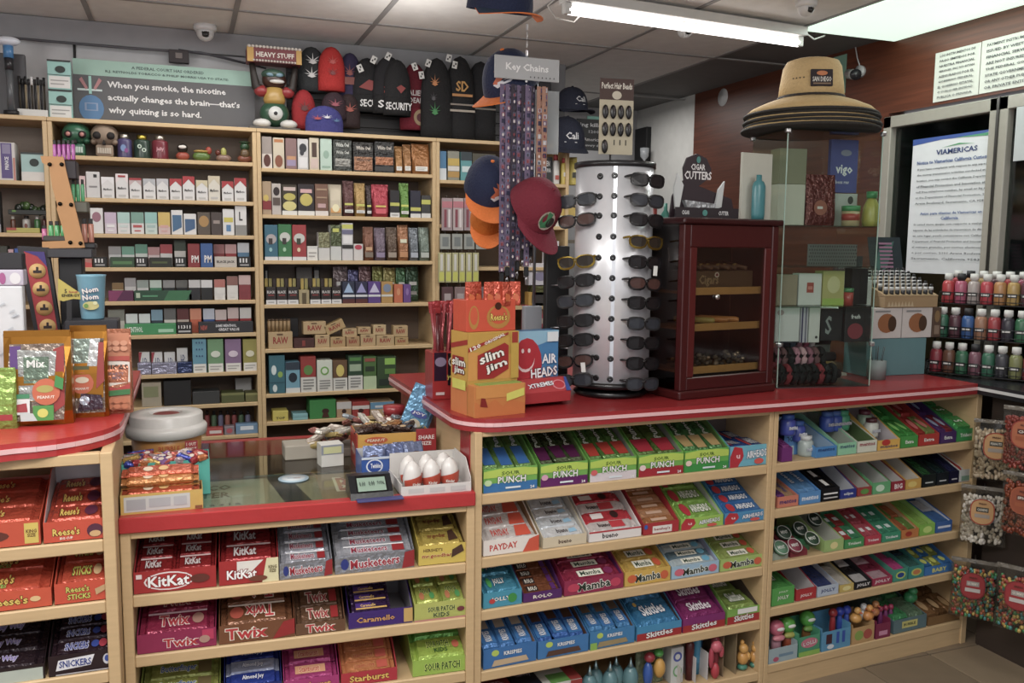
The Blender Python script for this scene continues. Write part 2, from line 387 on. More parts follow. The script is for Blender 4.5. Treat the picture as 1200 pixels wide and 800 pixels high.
def tray(u, z, a, b, D, front, inner, lip, back, ops, fill, label, contents=None, cname='candy_bar', cgroup=None, box='candy_box', y0=.012, open_front=False, cat='box', ccat='candy'):
    x0 = u.x(a, z+.03, y0)+.0015; x1 = u.x(b, z+.03, y0)-.0015; W = x1-x0; th = .0018
    t = MB(); s = lip*.98
    t.box(0, W, 0, D, 0, th, inner)
    for (p, q, c) in ((0, th, front), (W-th, W, front)):
        t.prismx([(.0022, 0), (D, 0), (D, back), (D*.72, back), (.0022, s)], p, q, c)
    for p in (th, W-th-.0006): t.prismx([(.003, .002), (D-.002, .002), (D-.002, back-.003), (D*.72, back-.004), (.004, s-.004)], p, p+.0006, inner)
    t.box(th+.0006, W-th-.0006, D-th, D, 0, back, inner)
    r = solid(t, box, label, cat, u.P(x0, y0, z+.0004), u.a)
    t = MB(); t.box(0, W, 0, .002, 0, lip, front, 0); t.art((0, 0, 0), (W, 0, 0), (0, 0, lip), ops); part(t, 'front_panel', r)
    if fill and fill[0] != 'none':
        kind, n, m = fill[0], fill[1], fill[2]; col, bops = fill[3], fill[4]; H = fill[5] if len(fill) > 5 else .018
        cr = fill[6] if len(fill) > 6 else True
        S = Vector((0, .008, lip-.012)); E = Vector((0, D-.004, back-.016 if len(fill) < 8 else fill[7])); L = (E-S).length; ang = math.atan2(E.z-S.z, E.y-S.y)
        cols = col if isinstance(col, list) else [col]
        mes = {}
        for k in range(n):
            for q in range(m):
                if kind == 'across':     # n rows climbing the slope, m columns
                    bl, bw = (W-.008)/m, L/n*1.04; cx = .004+bl*(q+.5); sd = (k+.5)/n*L; pre = 0
                else:                    # n columns side by side, m pieces up the slope
                    bl, bw = L/m*1.02, (W-.008)/n; cx = .004+bw*(k+.5); sd = (q+.5)/m*L; pre = PI/2
                c = cols[(k+q) % len(cols)]
                if c not in mes: mes[c] = bar_mesh(bl*.985, bw*.97, H, c, bops[cols.index(c) % len(bops)] if bops and isinstance(bops[0], list) else bops, cr, cname)
                pl = S+(E-S)*(sd/L); 
                o = link(cname, mes[c]); o.location = u.P(x0+cx, y0+pl.y+random.uniform(-.001, .001), z+pl.z+H*.1)
                o.rotation_euler = (Matrix.Rotation(u.a+random.uniform(-.02, .02), 3, 'Z') @ Matrix.Rotation(ang+random.uniform(-.04, .10), 3, 'X') @ Matrix.Rotation(pre, 3, 'Z')).to_euler()
                fb, lr = (ORD[k], q) if kind == 'across' else (ORD[q], k); nn_ = m if kind == 'across' else n; rr = n if kind == 'across' else m
                lab = contents.split(', '); pos = []
                if rr > 1: pos.append('%s from front' % fb if kind == 'across' or m > 1 else '')
                if nn_ > 1: pos.append('left one' if lr == 0 else ('right one' if lr == nn_-1 else ('middle one' if nn_ == 3 else ORD[lr]+' across')))
                tag(o, ', '.join([lab[0]]+[p_ for p_ in pos if p_]+lab[1:]), ccat, cgroup or contents)
    return r
W_ = 'f2f0ecp'
def T1(s_, c, o=None, w_=.7, h_=.5, cx=.5, cy=.5, r=0): return T_(s_, cx, cy, w_, h_, c, o, r)
KK = [E_(.42, .5, .3, .42, 'f3e8e8g'), E_(.42, .5, .28, .36, 'c0151ag'), T1('KitKat', 'ffffffg', '8d0f12g', .5, .5, .42)]
kb = [T1('KitKat', 'd8d0d0g', '5a0a0cg', .5, .62, .42), R_(0, .88, 1, 1, 'e9c8c8g')]
mus = [E_(.12, .5, .05, .3, '2a3a8cg'), T1('Musketeers', 'b01a34g', 'eef0f5g', .62, .5, .5, .5, .04), G_([(.84, 0), (1, .1), (1, 1), (.88, .9)], 'a01822g')]
musb = [T1('Musketeers', 'a02845g', 'e6e8f0g', .6, .66, .42), R_(.8, .1, 1, .9, 'a01c24g'), R_(0, .84, 1, .95, 'fafafcg')]
TRAYS = []
# ---- middle cabinet : (px left, px right, label, front, inner, lip, back, front art, fill, contents label)
sh = 'low counter top shelf'
rows = [
 (UM, ZM[0], .24, sh, [
  (156, 254, 'red wafer bar carton with white oval logo', 'b3141ag', '7a1013p', .062, .135, KK+[E_(.8, .5, .12, .2, '6b2a1cp'), R_(.03, .7, .1, .9, 'f0dada p'.replace(' ', ''))], ('across', 4, 2, '9c1117f', kb, .02), 'dark red wrapped wafer bar'),
  (256, 327, 'red wafer bar carton with cream king size flap', 'b3141ag', '7a1013p', .07, .135, [G_([(.3, .55), (.5, .4), (.75, .95), (.3, .95)], 'e9e4dcp'), G_([(.72, 0), (1, 0), (1, 1), (.8, 1)], 'e5dca9g'), T1('KitKat', 'ffffffg', '8d0f12g', .5, .38, .38, .42), T1('KING\nSIZE', '6b5a2cp', None, .14, .3, .9, .55), E_(.65, .2, .16, .12, '7a3a20p')], ('across', 3, 1, '9c1117f', kb, .022), 'large red wafer bar with white lettering'),
  (327, 390, 'silver nougat bar carton, narrow one', '8f929cf', 'a0a3adp', .05, .13, mus, ('across', 5, 1, 'a9abb6f', musb, .018), 'silver wrapped nougat bar'),
  (392, 486, 'silver nougat bar carton, wide one', '8f929cf', 'a0a3adp', .055, .14, mus, ('across', 6, 1, 'b4b6c0f', musb, .018), 'shiny silver nougat bar with red lettering'),
  (490, 547, 'yellow chocolate bar carton with dark almond picture', 'd9bd2bg', '6b4a20p', .062, .135, [T1("HERSHEY'S", '6a4a14p', None, .4, .16, .3, .75), T1('mr.goodbar', 'b0401ag', 'f1df84g', .62, .24, .38, .45), G_([(.68, .3), (.95, .6), (.9, .95), (.7, .7)], '4a2c1cp')], ('across', 3, 1, 'c9ae2ff', [T1('mr.goodbar', '7a3312g', None, .5, .4, .4), G_([(.7, .1), (.98, .2), (.9, .9), (.75, .8)], '4a2c1cp')], .022), 'yellow wrapped chocolate bar')]),
 (UM, ZM[1], .24, 'low counter second shelf', [
  (160, 254, 'magenta cookie bar carton', '9c1252g', '7a1040p', .055, .135, [T1('Twix', 'c01c2cg', 'f2e3e0g', .45, .45, .55, .42), R_(.82, .4, .97, .95, 'c9205ag'), E_(.85, .45, .07, .2, 'b98a7ap')], ('across', 3, 1, 'a31a4cf', [T1('Twix', 'b3142cg', 'e8cfc8g', .5, .6, .45), E_(.85, .5, .1, .3, 'a87868p'), R_(0, .86, 1, .95, 'f3d6e4g')], .028), 'magenta wrapped cookie bar'),
  (256, 346, 'brown and gold cookie bar carton', '7d4a28g', '6b3a1cp', .055, .135, [T1('Twix', 'c8202cg', 'f4ead8g', .55, .6, .36, .5), G_([(.7, 0), (1, .2), (1, 1), (.85, .9)], 'a3181eg')], ('across', 3, 1, '84512ef', [T1('Twix', 'c8202cg', 'f4ead8g', .5, .7, .55, .5, 3.14), E_(.15, .5, .12, .35, 'b3452cp'), R_(0, .88, 1, .97, 'f7efe2g')], .028), 'brown and gold wrapped cookie bar'),
  (346, 405, 'tall brown cookie bar carton stacked full', '6f4a30g', '6b3a1cp', .035, .15, [T1('Twix', 'c8202cg', 'f4ead8g', .6, .7, .5, .5)], ('across', 4, 1, '735036f', [T1('Twix', 'a3202cg', 'e4d8c4g', .6, .7, .45, .5), R_(.8, .1, 1, .9, '9c1a1eg')], .022), 'dull gold cookie bar with red lettering'),
  (408, 484, 'purple caramel bar carton, half empty with grey inside', '41237cg', '9a96a0p', .05, .14, [T1('Caramello', 'd99a4ag', '2b1458g', .6, .34, .42, .5), R_(.86, .1, 1, .95, 'd0a54ap')], None, None),
  (485, 549, 'yellow bag box of sour gummy candy', 'b9c04cg', 'a9a040p', .055, .13, [T1('SOUR PATCH', '2c4a24g', 'd8de7cg', .5, .3, .5, .6), T1('KIDS', '2c4a24g', 'd8de7cg', .3, .25, .5, .28), E_(.86, .5, .07, .14, '7a2c3cp'), R_(0, 0, 1, .09, 'c9807ap')], ('across', 3, 2, ['b9c43cf', 'a3b53cf'], [T1('SOUR', '23441cg', 'd5e070g', .6, .4, .5, .6), E_(.25, .3, .12, .25, 'c0703cp'), E_(.75, .3, .12, .22, '3c9a4cp')], .026), 'yellow green packet of sour gummies')]),
 (UM, ZM[2], .24, 'low counter bottom shelf', [
  (163, 259, 'green and yellow peanut butter wafer box', '8a9a2cg', '8a9a2cp', .045, .13, [T1('Butterfinger', '2c6ac0g', 'e8e6a0g', .7, .5)], ('across', 4, 1, '9aa23cf', [T1('Butterfinger', '2a62b8g', 'ece9a8g', .6, .6, .45), R_(.78, .1, 1, .9, '6b5a2cp')], .024), 'green and yellow wrapped peanut butter bar'),
  (262, 331, 'dark blue coconut bar box', '1c2c7cg', '16246ap', .045, .13, [T1('Almond Joy', 'dfe3efg', None, .7, .4)], ('across', 5, 1, ['2440a3f', 'aab4d4f', '1c3494f'], [T1('Almond Joy', 'e6e9f4g', '1a2c70g', .5, .5)], .022), 'blue and white wrapped coconut bar'),
  (332, 398, 'pink fruit chew box', 'b5267ag', 'b5267ap', .04, .13, [T1('Starburst', 'f2b03cg', '7a1448g', .7, .5)], ('across', 4, 1, ['b8307cf'], [R_(.12, .2, .85, .8, 'dc9a6ap'), T1('Starburst', 'c83a1cg', 'f3d9b8g', .5, .42, .46)], .026), 'pink stick of fruit chews'),
  (399, 466, 'red fruit chew box packed with orange sticks', 'c01c34g', 'b01a30p', .04, .14, [T1('Starburst', 'f2c23cg', '7a1420g', .7, .5)], ('across', 6, 1, 'd6803cf', [T1('Starburst', 'a32818g', 'eab060g', .5, .5, .4), R_(.7, .1, .95, .9, 'c8503cg')], .02), 'orange stick of fruit chews'),
  (483, 553, 'bright green bag box of sour gummy candy', '9cc42cg', '84b02cp', .05, .14, [T1('SOUR PATCH', '2c5a1cg', 'd8ea60g', .6, .5)], ('across', 3, 1, ['a9cc2cf', '6cc03cf'], [T1('SOUR PATCH', '22501cg', 'dcea64g', .5, .4, .45, .6), T1('KIDS', '22501cg', None, .3, .25, .5, .25), E_(.85, .5, .08, .22, 'd0603cp')], .035), 'bright green bag of sour gummies')]),
 (UL, ZL[0], .24, 'left counter top shelf', [
  (-60, 48, 'orange peanut butter cup box with yellow king size corner', 'd6491cg', 'a33814p', .065, .12, [E_(.35, .45, .3, .25, '6b2c1cp'), R_(.82, .1, .98, .9, 'e0c23cg'), T1('KING\nSIZE', '6b3c14p', None, .12, .3, .9, .5)], ('across', 3, 1, 'cc461cf', [T1("Reese's", 'e8c23cg', '6a2410g', .4, .5, .4)], .024), 'large orange peanut butter cup packet'),
  (50, 127, 'orange peanut butter cup box with white back panel', 'd8441ag', 'c9c9cfp', .055, .15, [T1("Reese's", 'ecc83cg', '6a2410g', .42, .36, .35, .5), E_(.8, .45, .13, .32, '5c2440p'), E_(.8, .3, .09, .15, 'd8a868p'), T1('BIG CUP', 'f4e9dcp', None, .2, .12, .35, .2)], ('across', 3, 1, ['c43f1af'], [T1("Reese's", 'e8c23cg', '5a200eg', .4, .6, .35), E_(.8, .5, .14, .4, '5a1c3cp')], .024, True, .095), 'orange wrapped big peanut butter cup')]),
 (UL, ZL[1], .24, 'left counter second shelf', [
  (-70, 61, 'orange peanut butter candy bag box', 'dc4c1ag', 'c4441ap', .05, .125, [T1("Reese's", 'ecc83cg', '5a2410g', .36, .42, .6, .5), E_(.85, .5, .05, .14, 'ecc07ap')], ('across', 3, 1, 'd8481af', [T1("Reese's", 'e9c43cg', '5a2410g', .36, .5, .5), T1('PIECES', '7ab83cp', None, .2, .2, .5, .15)], .03), 'orange packet of peanut butter candies'),
  (63, 132, 'orange peanut butter wafer stick box with green lettering', 'd8441ag', 'c4441ap', .055, .13, [T1("Reese's", 'd8c83cg', '2c4a1cg', .4, .3, .4, .68), T1('STICKS', 'd8d03cg', '2c4a1cg', .4, .26, .42, .32), G_([(.72, .3), (.95, .6), (.9, .8), (.7, .6)], 'caa068p')], ('across', 3, 1, 'cf451af', [T1('STICKS', 'd8d03cg', '3c4a1cg', .45, .5, .45), E_(.82, .5, .1, .3, 'd0aa70p')], .028), 'orange packet of wafer sticks with green lettering')]),
 (UL, ZL[2], .24, 'left counter third shelf', [
  (-60, 53, 'dark brown chocolate box with a price card', '2a1c22g', '1f171bp', .04, .12, [R_(.4, 0, .98, .8, 'b8c4b8p')], ('across', 4, 1, '33242cf', [T1('Milky Way', '8a78c0g', 'd8d4ecg', .5, .5)], .022), 'dark brown wrapped caramel bar'),
  (56, 139, 'dark brown peanut bar box with white outlined logo', '2b1a22g', '1f171bp', .055, .14, [G_([(.1, .25), (.6, .35), (.66, .85), (.14, .75)], 'e8e8f0g'), T1('SNICKERS', '223c94g', 'eef0f6g', .46, .34, .38, .55), E_(.84, .55, .06, .26, 'c8c8d4p'), E_(.84, .58, .035, .16, '2c4ca3p'), R_(.1, .04, .95, .1, 'b8b4bap')], ('across', 5, 1, '33202af', [T1('SNICKERS', '2c3c8cg', 'c8c8dcg', .45, .6, .36), E_(.72, .5, .08, .3, '2c4494g'), E_(.87, .5, .08, .35, 'a0283cg')], .022), 'dark brown wrapped peanut bar')]),
]
def pun(c2, c3='e8f0e8g'): return [R_(0, 0, 1, .38, c2), G_([(0, .9), (.3, .98), (.75, .98), (1, .9), (1, .62), (0, .62)], 'b8d62cg'), T1('SOUR', '4a6a1cg', None, .34, .16, .5, .78), T1('PUNCH', 'f2f4eeg', '2c4a2cg', .52, .3, .52, .5), E_(.08, .42, .07, .13, c3), R_(.4, .12, .68, .2, 'dce8f0p'), T1('24', 'f4f4f4p', None, .08, .12, .9, .12)]
def pb(c2): return [G_([(0, .1), (.35, 0), (.35, 1), (0, .9)], c2), T1('Punch', 'dfe8d0g', '1c2c1cg', .5, .4, .6)]
def air(c2, c3): return [G_([(0, 0), (.2, 0), (.34, .5), (.3, .9), (.1, 1), (0, .5)], c2), E_(.2, .55, .13, .36, 'c81c30g'), T1('u', 'f4c8ccp', None, .09, .18, .2, .5), T1('AIRHEADS', 'f4f6f8g', c3, .5, .36, .66, .58, .06), E_(.72, .22, .12, .14, 'e0483cp')]
airb = [E_(.14, .5, .12, .5, 'c41c34g'), T1('AIRHEADS', 'eef4fag', '1c447cg', .58, .6, .6)]
def mam(o): return [T1('Mamba', '2c3a2cp', 'f4f6ecg', .55, .55, .5, .5, .05), E_(.15, .5, .1, .28, o), E_(.86, .5, .09, .3, o)]
def mb_(o): return [R_(.2, .15, .75, .85, 'f0efdep'), T1('Mamba', '2a4a34p', None, .45, .5, .48), E_(.88, .5, .1, .4, o)]
sk = [R_(0, 0, 1, .5, 'b01c24g'), T1('Skittles', 'f4f4f4g', '7a141cg', .6, .4, .5, .36, .05)]
rk = lambda c: [E_(.22, .75, .07, .16, 'b8d43cg'), T1('KRISPIES', 'f0f6fag', '14508cg', .34, .2, .55, .68), G_([(.15, .1), (.85, .15), (.8, .42), (.2, .4)], c)]
rkb = lambda c: [R_(0, 0, .3, 1, '2c7ac0g'), R_(.36, .15, .95, .85, c), T1('KRISPIES', 'f2f6fag', '1a4c94g', .26, .5, .17)]
rows += [
 (UA, ZA[0], .24, 'long cabinet top shelf', [
  (566, 630, 'green and blue sour candy tray', '6cb43cg', '6a9a3cp', .074, .165, pun('2276b8g', 'bfe0a0g'), ('along', 3, 1, ['6c9a44f'], [[R_(0, .1, .45, .9, '2c6ab0g'), T1('Punch', 'e0ecd8g', '1c3c5cg', .4, .4, .66)]], .02), 'green and blue sour candy sleeve'),
  (633, 689, 'green and purple sour candy tray', '6cb43cg', '6a8a3cp', .074, .165, pun('6a1c6ag', 'e0a0c0g'), ('along', 3, 1, '4c5c34f', pb('5a1c4cg'), .02), 'dark green and purple sour candy sleeve'),
  (691, 746, 'green sour candy tray with white base', '6cb43cg', '8c8c82p', .074, .165, pun('dcd2d8g', 'e05a5cg'), ('along', 3, 1, '5a8a34f', pb('b8301cg'), .02), 'green sour candy sleeve with white lettering'),
  (748, 801, 'green and red sour candy tray', '6cb43cg', '8c8c82p', .074, .165, pun('b0182cg', 'f0d0d0g'), ('along', 2, 1, '5c7a2cf', pb('b01c34g'), .02), 'green and red sour candy sleeve'),
  (802, 854, 'bright green apple sour candy tray', '5cb43cg', '6a8a3cp', .074, .165, pun('2c9a3cg', 'f0d0c0g'), ('along', 3, 1, '4c8a44f', pb('c0a05cg'), .02), 'green apple sour candy sleeve'),
  (855, 902, 'light blue taffy tray, nearly empty, with red balloon', '62b8d0g', '6b5c56p', .074, .155, air('c01c30g', '1a5a8cg'), ('across', 2, 2, '2c62b8f', airb, .018, True, .06), 'blue taffy bar')]),
 (UA, ZA[1], .23, 'long cabinet second shelf', [
  (566, 632, 'white and orange peanut caramel bar tray', 'ece4dcg', 'a8743cp', .05, .14, [T1('PAYDAY', 'd0301cg', None, .5, .4, .36, .52, .04), G_([(.7, 0), (1, 0), (1, 1), (.82, .8)], 'dc4c24g')], ('across', 4, 1, 'e2dcd8f', [T1('PAYDAY', 'd0301cg', None, .42, .6, .3), G_([(.62, 0), (1, 0), (1, 1), (.7, 1)], 'dc4824g')], .022), 'white and orange peanut caramel bar'),
  (636, 688, 'white tray of wafer cream bars with tan sides', 'd9c9a8g', 'cfc8bcp', .035, .13, [T1('bueno', '4a2c1cp', None, .3, .4, .5, .5)], ('across', 5, 1, ['e6eaeef', 'dfe8f0f'], [T1('bueno', '3c2a24p', None, .34, .5, .5), G_([(.7, .2), (.95, .3), (.9, .7), (.7, .6)], '8ec4e4g')], .022), 'white wrapped wafer cream bar'),
  (690, 752, 'white and red tray of hazelnut bars', 'e9e4e2g', 'd6d2d0p', .035, .13, [T1('bueno', '2c1c1cp', None, .3, .5, .4), R_(.0, .85, 1, 1, 'c82434g')], ('across', 5, 1, ['e6dcdaf', 'd8283cf'], [[R_(.45, .1, .8, .9, 'cc2838g'), T1('bueno', '2c1a1ap', None, .3, .5, .3)], [R_(.1, .2, .4, .8, 'eee6e4g'), E_(.7, .5, .1, .4, '3c1c1cp')]], .022), 'red and white wrapped hazelnut bar'),
  (754, 796, 'red tray of tan almond bars with white label', 'b8202cg', 'b8202cp', .04, .14, [R_(.25, .1, .8, .7, 'e8e2dcg'), T1("hershey's", 'a0242cp', None, .45, .3, .52, .4), E_(.06, .7, .05, .2, '2c62c0g')], ('across', 7, 1, ['b9773cf', 'c98e5cf'], [R_(.2, .3, .8, .7, 'd0a88cp')], .018), 'tan wrapped almond bar'),
  (798, 848, 'lime green taffy tray with red balloon', '9ccc3cg', 'c4c4c0p', .04, .13, air('c81c30g', '3a6a1cg'), ('across', 3, 1, '8cc43cf', [E_(.12, .5, .12, .5, 'c41c34g'), T1('AIRHEADS', 'f4f8e8g', '2c5a1cg', .6, .6, .6)], .028), 'lime green taffy bag'),
  (849, 898, 'blue taffy tray with red balloon, full', '3c94c8g', 'c0bcc0p', .04, .145, air('c81c30g', '1a4a8cg'), ('across', 5, 1, '2c7ac4f', airb, .022), 'blue taffy bar with red balloon')]),
 (UA, ZA[2], .23, 'long cabinet third shelf', [
  (566, 612, 'turquoise hard candy chew box', '2c9cbcg', '3c9ab4p', .05, .125, [T1('JOLLY', 'f4f4f0g', '1c3c5cg', .5, .34, .45, .5), E_(.75, .5, .12, .3, '2c9a3cg'), E_(.22, .45, .08, .16, 'cc3030g')], ('across', 3, 1, '349abcf', [T1('JOLLY', 'f0f0ecg', '1c3c5cg', .4, .5, .5), E_(.15, .5, .08, .35, '3ca84cg')], .028), 'turquoise candy chew packet'),
  (613, 659, 'purple box of caramel rolls', '5a2470g', '5a2470p', .03, .13, [T1('ROLO', 'efe8d8g', None, .5, .4)], ('across', 7, 1, '8a4c28f', [R_(0, .1, .4, .9, '2c1c1cp'), T1('ROLO', 'f0ecdcg', None, .3, .6, .22), R_(.85, 0, 1, 1, '5c2474g')], .018), 'brown and black caramel roll'),
  (661, 731, 'raspberry red chew candy box', 'a01c50g', '6c2470p', .05, .13, mam('d0305ag'), ('across', 5, 1, 'a8204cf', mb_('8c2460g'), .022), 'raspberry red chew packet'),
  (732, 786, 'yellow and orange chew candy box', 'dcb02cg', 'd0a42cp', .05, .12, mam('dc5c1cg'), ('across', 4, 1, 'dcb434f', mb_('d8501cg'), .024), 'yellow chew packet with orange berries'),
  (787, 843, 'pale blue and white chew candy box', '9cc4e0g', 'a0a4c4p', .045, .125, mam('e0607ag'), ('across', 6, 1, ['c8dce4f', '6c8c9cf'], mb_('5cb4d8g'), .02), 'pale blue chew packet'),
  (844, 895, 'green apple chew candy box', 'a8c85cg', 'a8a88cp', .045, .12, mam('dc5c2cg'), ('across', 5, 1, 'a4bc54f', mb_('dc4c24g'), .022), 'light green chew packet with orange fruit')]),
 (UA, ZA[3], .23, 'long cabinet fourth shelf', [
  (566, 629, 'blue tray of crisped rice bars, white window', '2474bcg', '9c7450p', .065, .135, rk('c8ac84p'), ('along', 3, 1, '3c84ccf', rkb('b09c84p'), .02), 'blue crisped rice bar with clear window'),
  (630, 690, 'blue tray of chocolate crisped rice bars', '2c7cc0g', '6a4630p', .06, .135, rk('5c3c2cp'), ('along', 3, 1, '2c6cc0f', rkb('4c2c1cp'), .02), 'blue and brown crisped rice bar'),
  (691, 744, 'blue and green tray of crisped rice bars', '2c84c0g', '7a5c44p', .06, .135, rk('a08c5cp')+[R_(0, 0, .15, .4, '8cc03cg')], ('along', 3, 1, '3c8cc8f', rkb('6c5440p'), .02), 'blue crisped rice bar with green tip'),
  (746, 799, 'sky blue fruit candy bag box with red base', '2c94c8g', '5c4a44p', .05, .13, sk, ('across', 2, 1, '2c8cc4f', [T1('Skittles', 'f4f6fag', '1c4c7cg', .7, .5, .5, .5, .1), E_(.1, .8, .05, .1, 'e0b030g')], .04), 'sky blue bag of fruit candies'),
  (800, 850, 'purple fruit candy bag box with red base', '8a2074g', '7c2468p', .05, .14, sk, ('across', 3, 1, '9c2878f', [T1('Skittles', 'f6ecf4g', '5a1448g', .7, .6, .5, .5)], .034), 'purple bag of fruit candies'),
  (852, 891, 'green fruit candy box, half empty, white card', '7cb43cg', '5c4a40p', .055, .14, sk+[R_(.3, .62, .9, .95, 'ecece8p')], ('across', 2, 1, '8cac44f', [T1('Skittles', 'f0f4e8g', '2c5a1cg', .6, .6)], .034, True, .07), 'green bag of fruit candies')]),
 (UB, ZQ[0], .26, 'right cabinet top shelf', [
  (916, 929, 'purple gum bottle bag', '7a2c7cg', '7a2c7cp', .05, .11, [], ('across', 3, 1, '8a3484f', [], .035), 'purple gum pouch'),
  (956, 981, 'blue mint gum tray', '3c8cd0g', '9cc0e0p', .04, .10, [T1('mentos', '1c2c6cg', None, .8, .3, .5, .7)], None, None),
  (982, 1004, 'green mint gum tray', '8cd4a8g', 'aab8a8p', .045, .12, [T1('mentos', '1c2c6cg', None, .8, .3, .5, .7)], None, None),
  (1005, 1028, 'white and green mint gum tray', 'd8dcc8g', '5c7a44p', .045, .12, [T1('mentos', 'a0243cg', None, .8, .3, .5, .7)], None, None),
  (1029, 1055, 'yellow gum tray with red fruit, white inside', 'e8b42cg', 'ccc4c8p', .04, .14, [T1('mentos', '1c2c6cg', None, .8, .26, .5, .35), E_(.35, .75, .2, .3, 'c8281cg')], None, None),
  (1056, 1076, 'green packaged gum box', '3ca03cg', '3c9a3cp', .045, .13, [T1('Extra', 'f0f4ecg', None, .5, .3)], ('along', 2, 2, '3cac3cf', [E_(.5, .5, .3, .3, '8ce060g')], .03), 'bright green gum pouch'),
  (1077, 1101, 'red packaged gum box', 'c02c20g', 'b02c20p', .045, .14, [T1('Extra', 'f0f4ecg', None, .5, .3)], ('along', 2, 2, ['c8342cf', '8ca44cf'], [E_(.5, .5, .3, .3, 'e0706cg')], .03), 'red gum pouch'),
  (1102, 1121, 'dark purple packaged gum box', '4c2c6cg', '4c2c6cp', .045, .14, [T1('Extra', 'f0f4ecg', None, .5, .3)], ('along', 2, 2, ['6a3c84f', 'a02c3cf'], [E_(.5, .5, .3, .3, 'a0b4d0g')], .03), 'purple gum pouch'),
  (1122, 1142, 'green gum box at the far right end', '2c9c4cg', '3c9a4cp', .05, .14, [T1('Trident', 'f0f4ecg', None, .7, .3)], ('along', 1, 3, ['34b050f'], [T1('5', 'e8f0e8g', None, .2, .6)], .04), 'green boxed gum pack')]),
 (UB, ZQ[1], .26, 'right cabinet second shelf', [
  (911, 936, 'orange and purple mint roll tray', 'dc7c5cg', 'c87c5cp', .04, .095, [T1('mentos', '2c2c7cg', None, .8, .36)], ('along', 2, 2, ['7c3c8cf', 'c8a070f'], [T1('mentos', '2c2c7cg', None, .6, .5)], .02), 'purple mint roll'),
  (937, 962, 'light blue mint roll tray', '4c94d4g', '4c8cccp', .045, .115, [T1('mentos', 'f0f4f8g', None, .8, .36)], ('along', 2, 1, ['5ca0dcf'], [T1('mentos', 'f0f4f8g', '2c5c9cg', .6, .5)], .022), 'light blue mint roll'),
  (963, 984, 'black and white gum tray', '1c1c20g', '1c1c20p', .05, .125, [R_(.1, .5, .9, .62, 'e8e8e8p'), R_(.1, .2, .9, .3, 'c8c8c8p')], ('along', 1, 4, '202024f', [R_(.1, .35, .9, .65, 'e8e8e4p')], .022), 'black gum pack with white band'),
  (985, 1004, 'dark blue gum tray with white open lid', '2c3c94g', 'c0c4ccp', .035, .13, [T1('eclipse', 'e8ecf4g', None, .6, .4)], None, None),
  (1005, 1022, 'red and green gum tray', 'a83c3cg', 'c4c0b8p', .035, .12, [E_(.5, .5, .3, .3, '5c9c3cg')], None, None),
  (1023, 1044, 'green leaf gum tray', '5cb474g', 'c4c8c0p', .045, .12, [E_(.4, .5, .25, .3, 'd0ecd0g')], None, None),
  (1045, 1061, 'dark red and white gum tray', 'a02438g', 'd0ccc8p', .04, .12, [T1('BIG', 'f4ececg', None, .6, .5)], None, None),
  (1062, 1080, 'yellow gum tray with cream inside', 'd8a42cg', 'd8d0c0p', .04, .13, [E_(.4, .5, .3, .3, 'e8cc5cg')], None, None),
  (1081, 1097, 'dark gum tray with green packs', '1c2424g', '1c2424p', .05, .13, [R_(.2, .3, .8, .4, 'c8d0ccp')], ('along', 1, 2, '2c6a38f', [], .02), 'dark green gum pack'),
  (1098, 1112, 'black gum tray with teal packs', '182028g', '182028p', .05, .13, [R_(.2, .3, .8, .4, 'c8ccd0p')], ('along', 1, 2, '1c3c3cf', [], .02), 'black and teal gum pack'),
  (1113, 1124, 'navy gum tray with dark packs', '1c1c3cg', '1c1c3cp', .05, .13, [R_(.2, .3, .8, .4, 'c8c8d0p')], ('along', 1, 2, '2c3464f', [], .02), 'navy gum pack'),
  (1125, 1141, 'white gum box beside a red flap', 'd0d4d0g', 'b8242cp', .05, .13, [R_(.1, .1, .8, .5, '7ca48cp')], ('along', 2, 1, ['b82430f', 'd8dcdcf'], [], .02), 'red and white gum pack')]),
 (UB, ZQ[2], .26, 'right cabinet third shelf', [
  (966, 989, 'green and yellow mint box with open white lid', 'a0c46cg', 'c8ccbcp', .045, .115, [E_(.5, .5, .2, .3, 'e8dc8cg')], None, None),
  (990, 1013, 'green and red gum tray', '3c9c54g', '3c8c54p', .035, .115, [T1('Trident', 'f0f4ecg', None, .7, .3)], ('along', 2, 3, ['c83c3cf', '3c9c6cf'], [R_(.3, .2, .6, .8, 'e0ecf0p')], .02), 'red and green gum pack'),
  (1014, 1033, 'pinkish red gum tray', 'c8344cg', 'c8344cp', .035, .115, [T1('Trident', 'f4ececg', None, .7, .3)], ('along', 2, 3, ['d8586cf'], [R_(.3, .2, .6, .8, 'f0ecf0p')], .02), 'pink gum pack with white band'),
  (1034, 1056, 'teal green gum tray', '2c9c74g', '2c8c6cp', .035, .115, [T1('Trident', 'f0f4f4g', None, .7, .3)], ('along', 2, 3, ['3cac84f'], [R_(.3, .2, .6, .8, 'e0f0ecp')], .02), 'teal gum pack'),
  (1057, 1077, 'orange fruit gum tray', 'd07c2cg', 'c8a070p', .035, .115, [E_(.4, .5, .2, .3, 'b0301cg')], ('along', 2, 3, ['c86c34f', '6c9c3cf'], [], .02), 'orange gum pack'),
  (1078, 1096, 'lime green mint box with pale lid', '84c434g', 'a0cc5cp', .045, .11, [E_(.5, .5, .3, .3, 'c8e86cg')], ('along', 1, 1, '9cd04cf', [], .02), 'lime green mint packet'),
  (1097, 1116, 'blue and white mint box', '2c64b0g', 'd0d4dcp', .045, .11, [R_(.1, .4, .9, .6, 'd8e0f0p')], ('along', 1, 3, ['3c7cc8f', 'e0e4ecf'], [], .02), 'blue and white mint packet')]),
 (UB, ZQ[3], .26, 'right cabinet fourth shelf', [
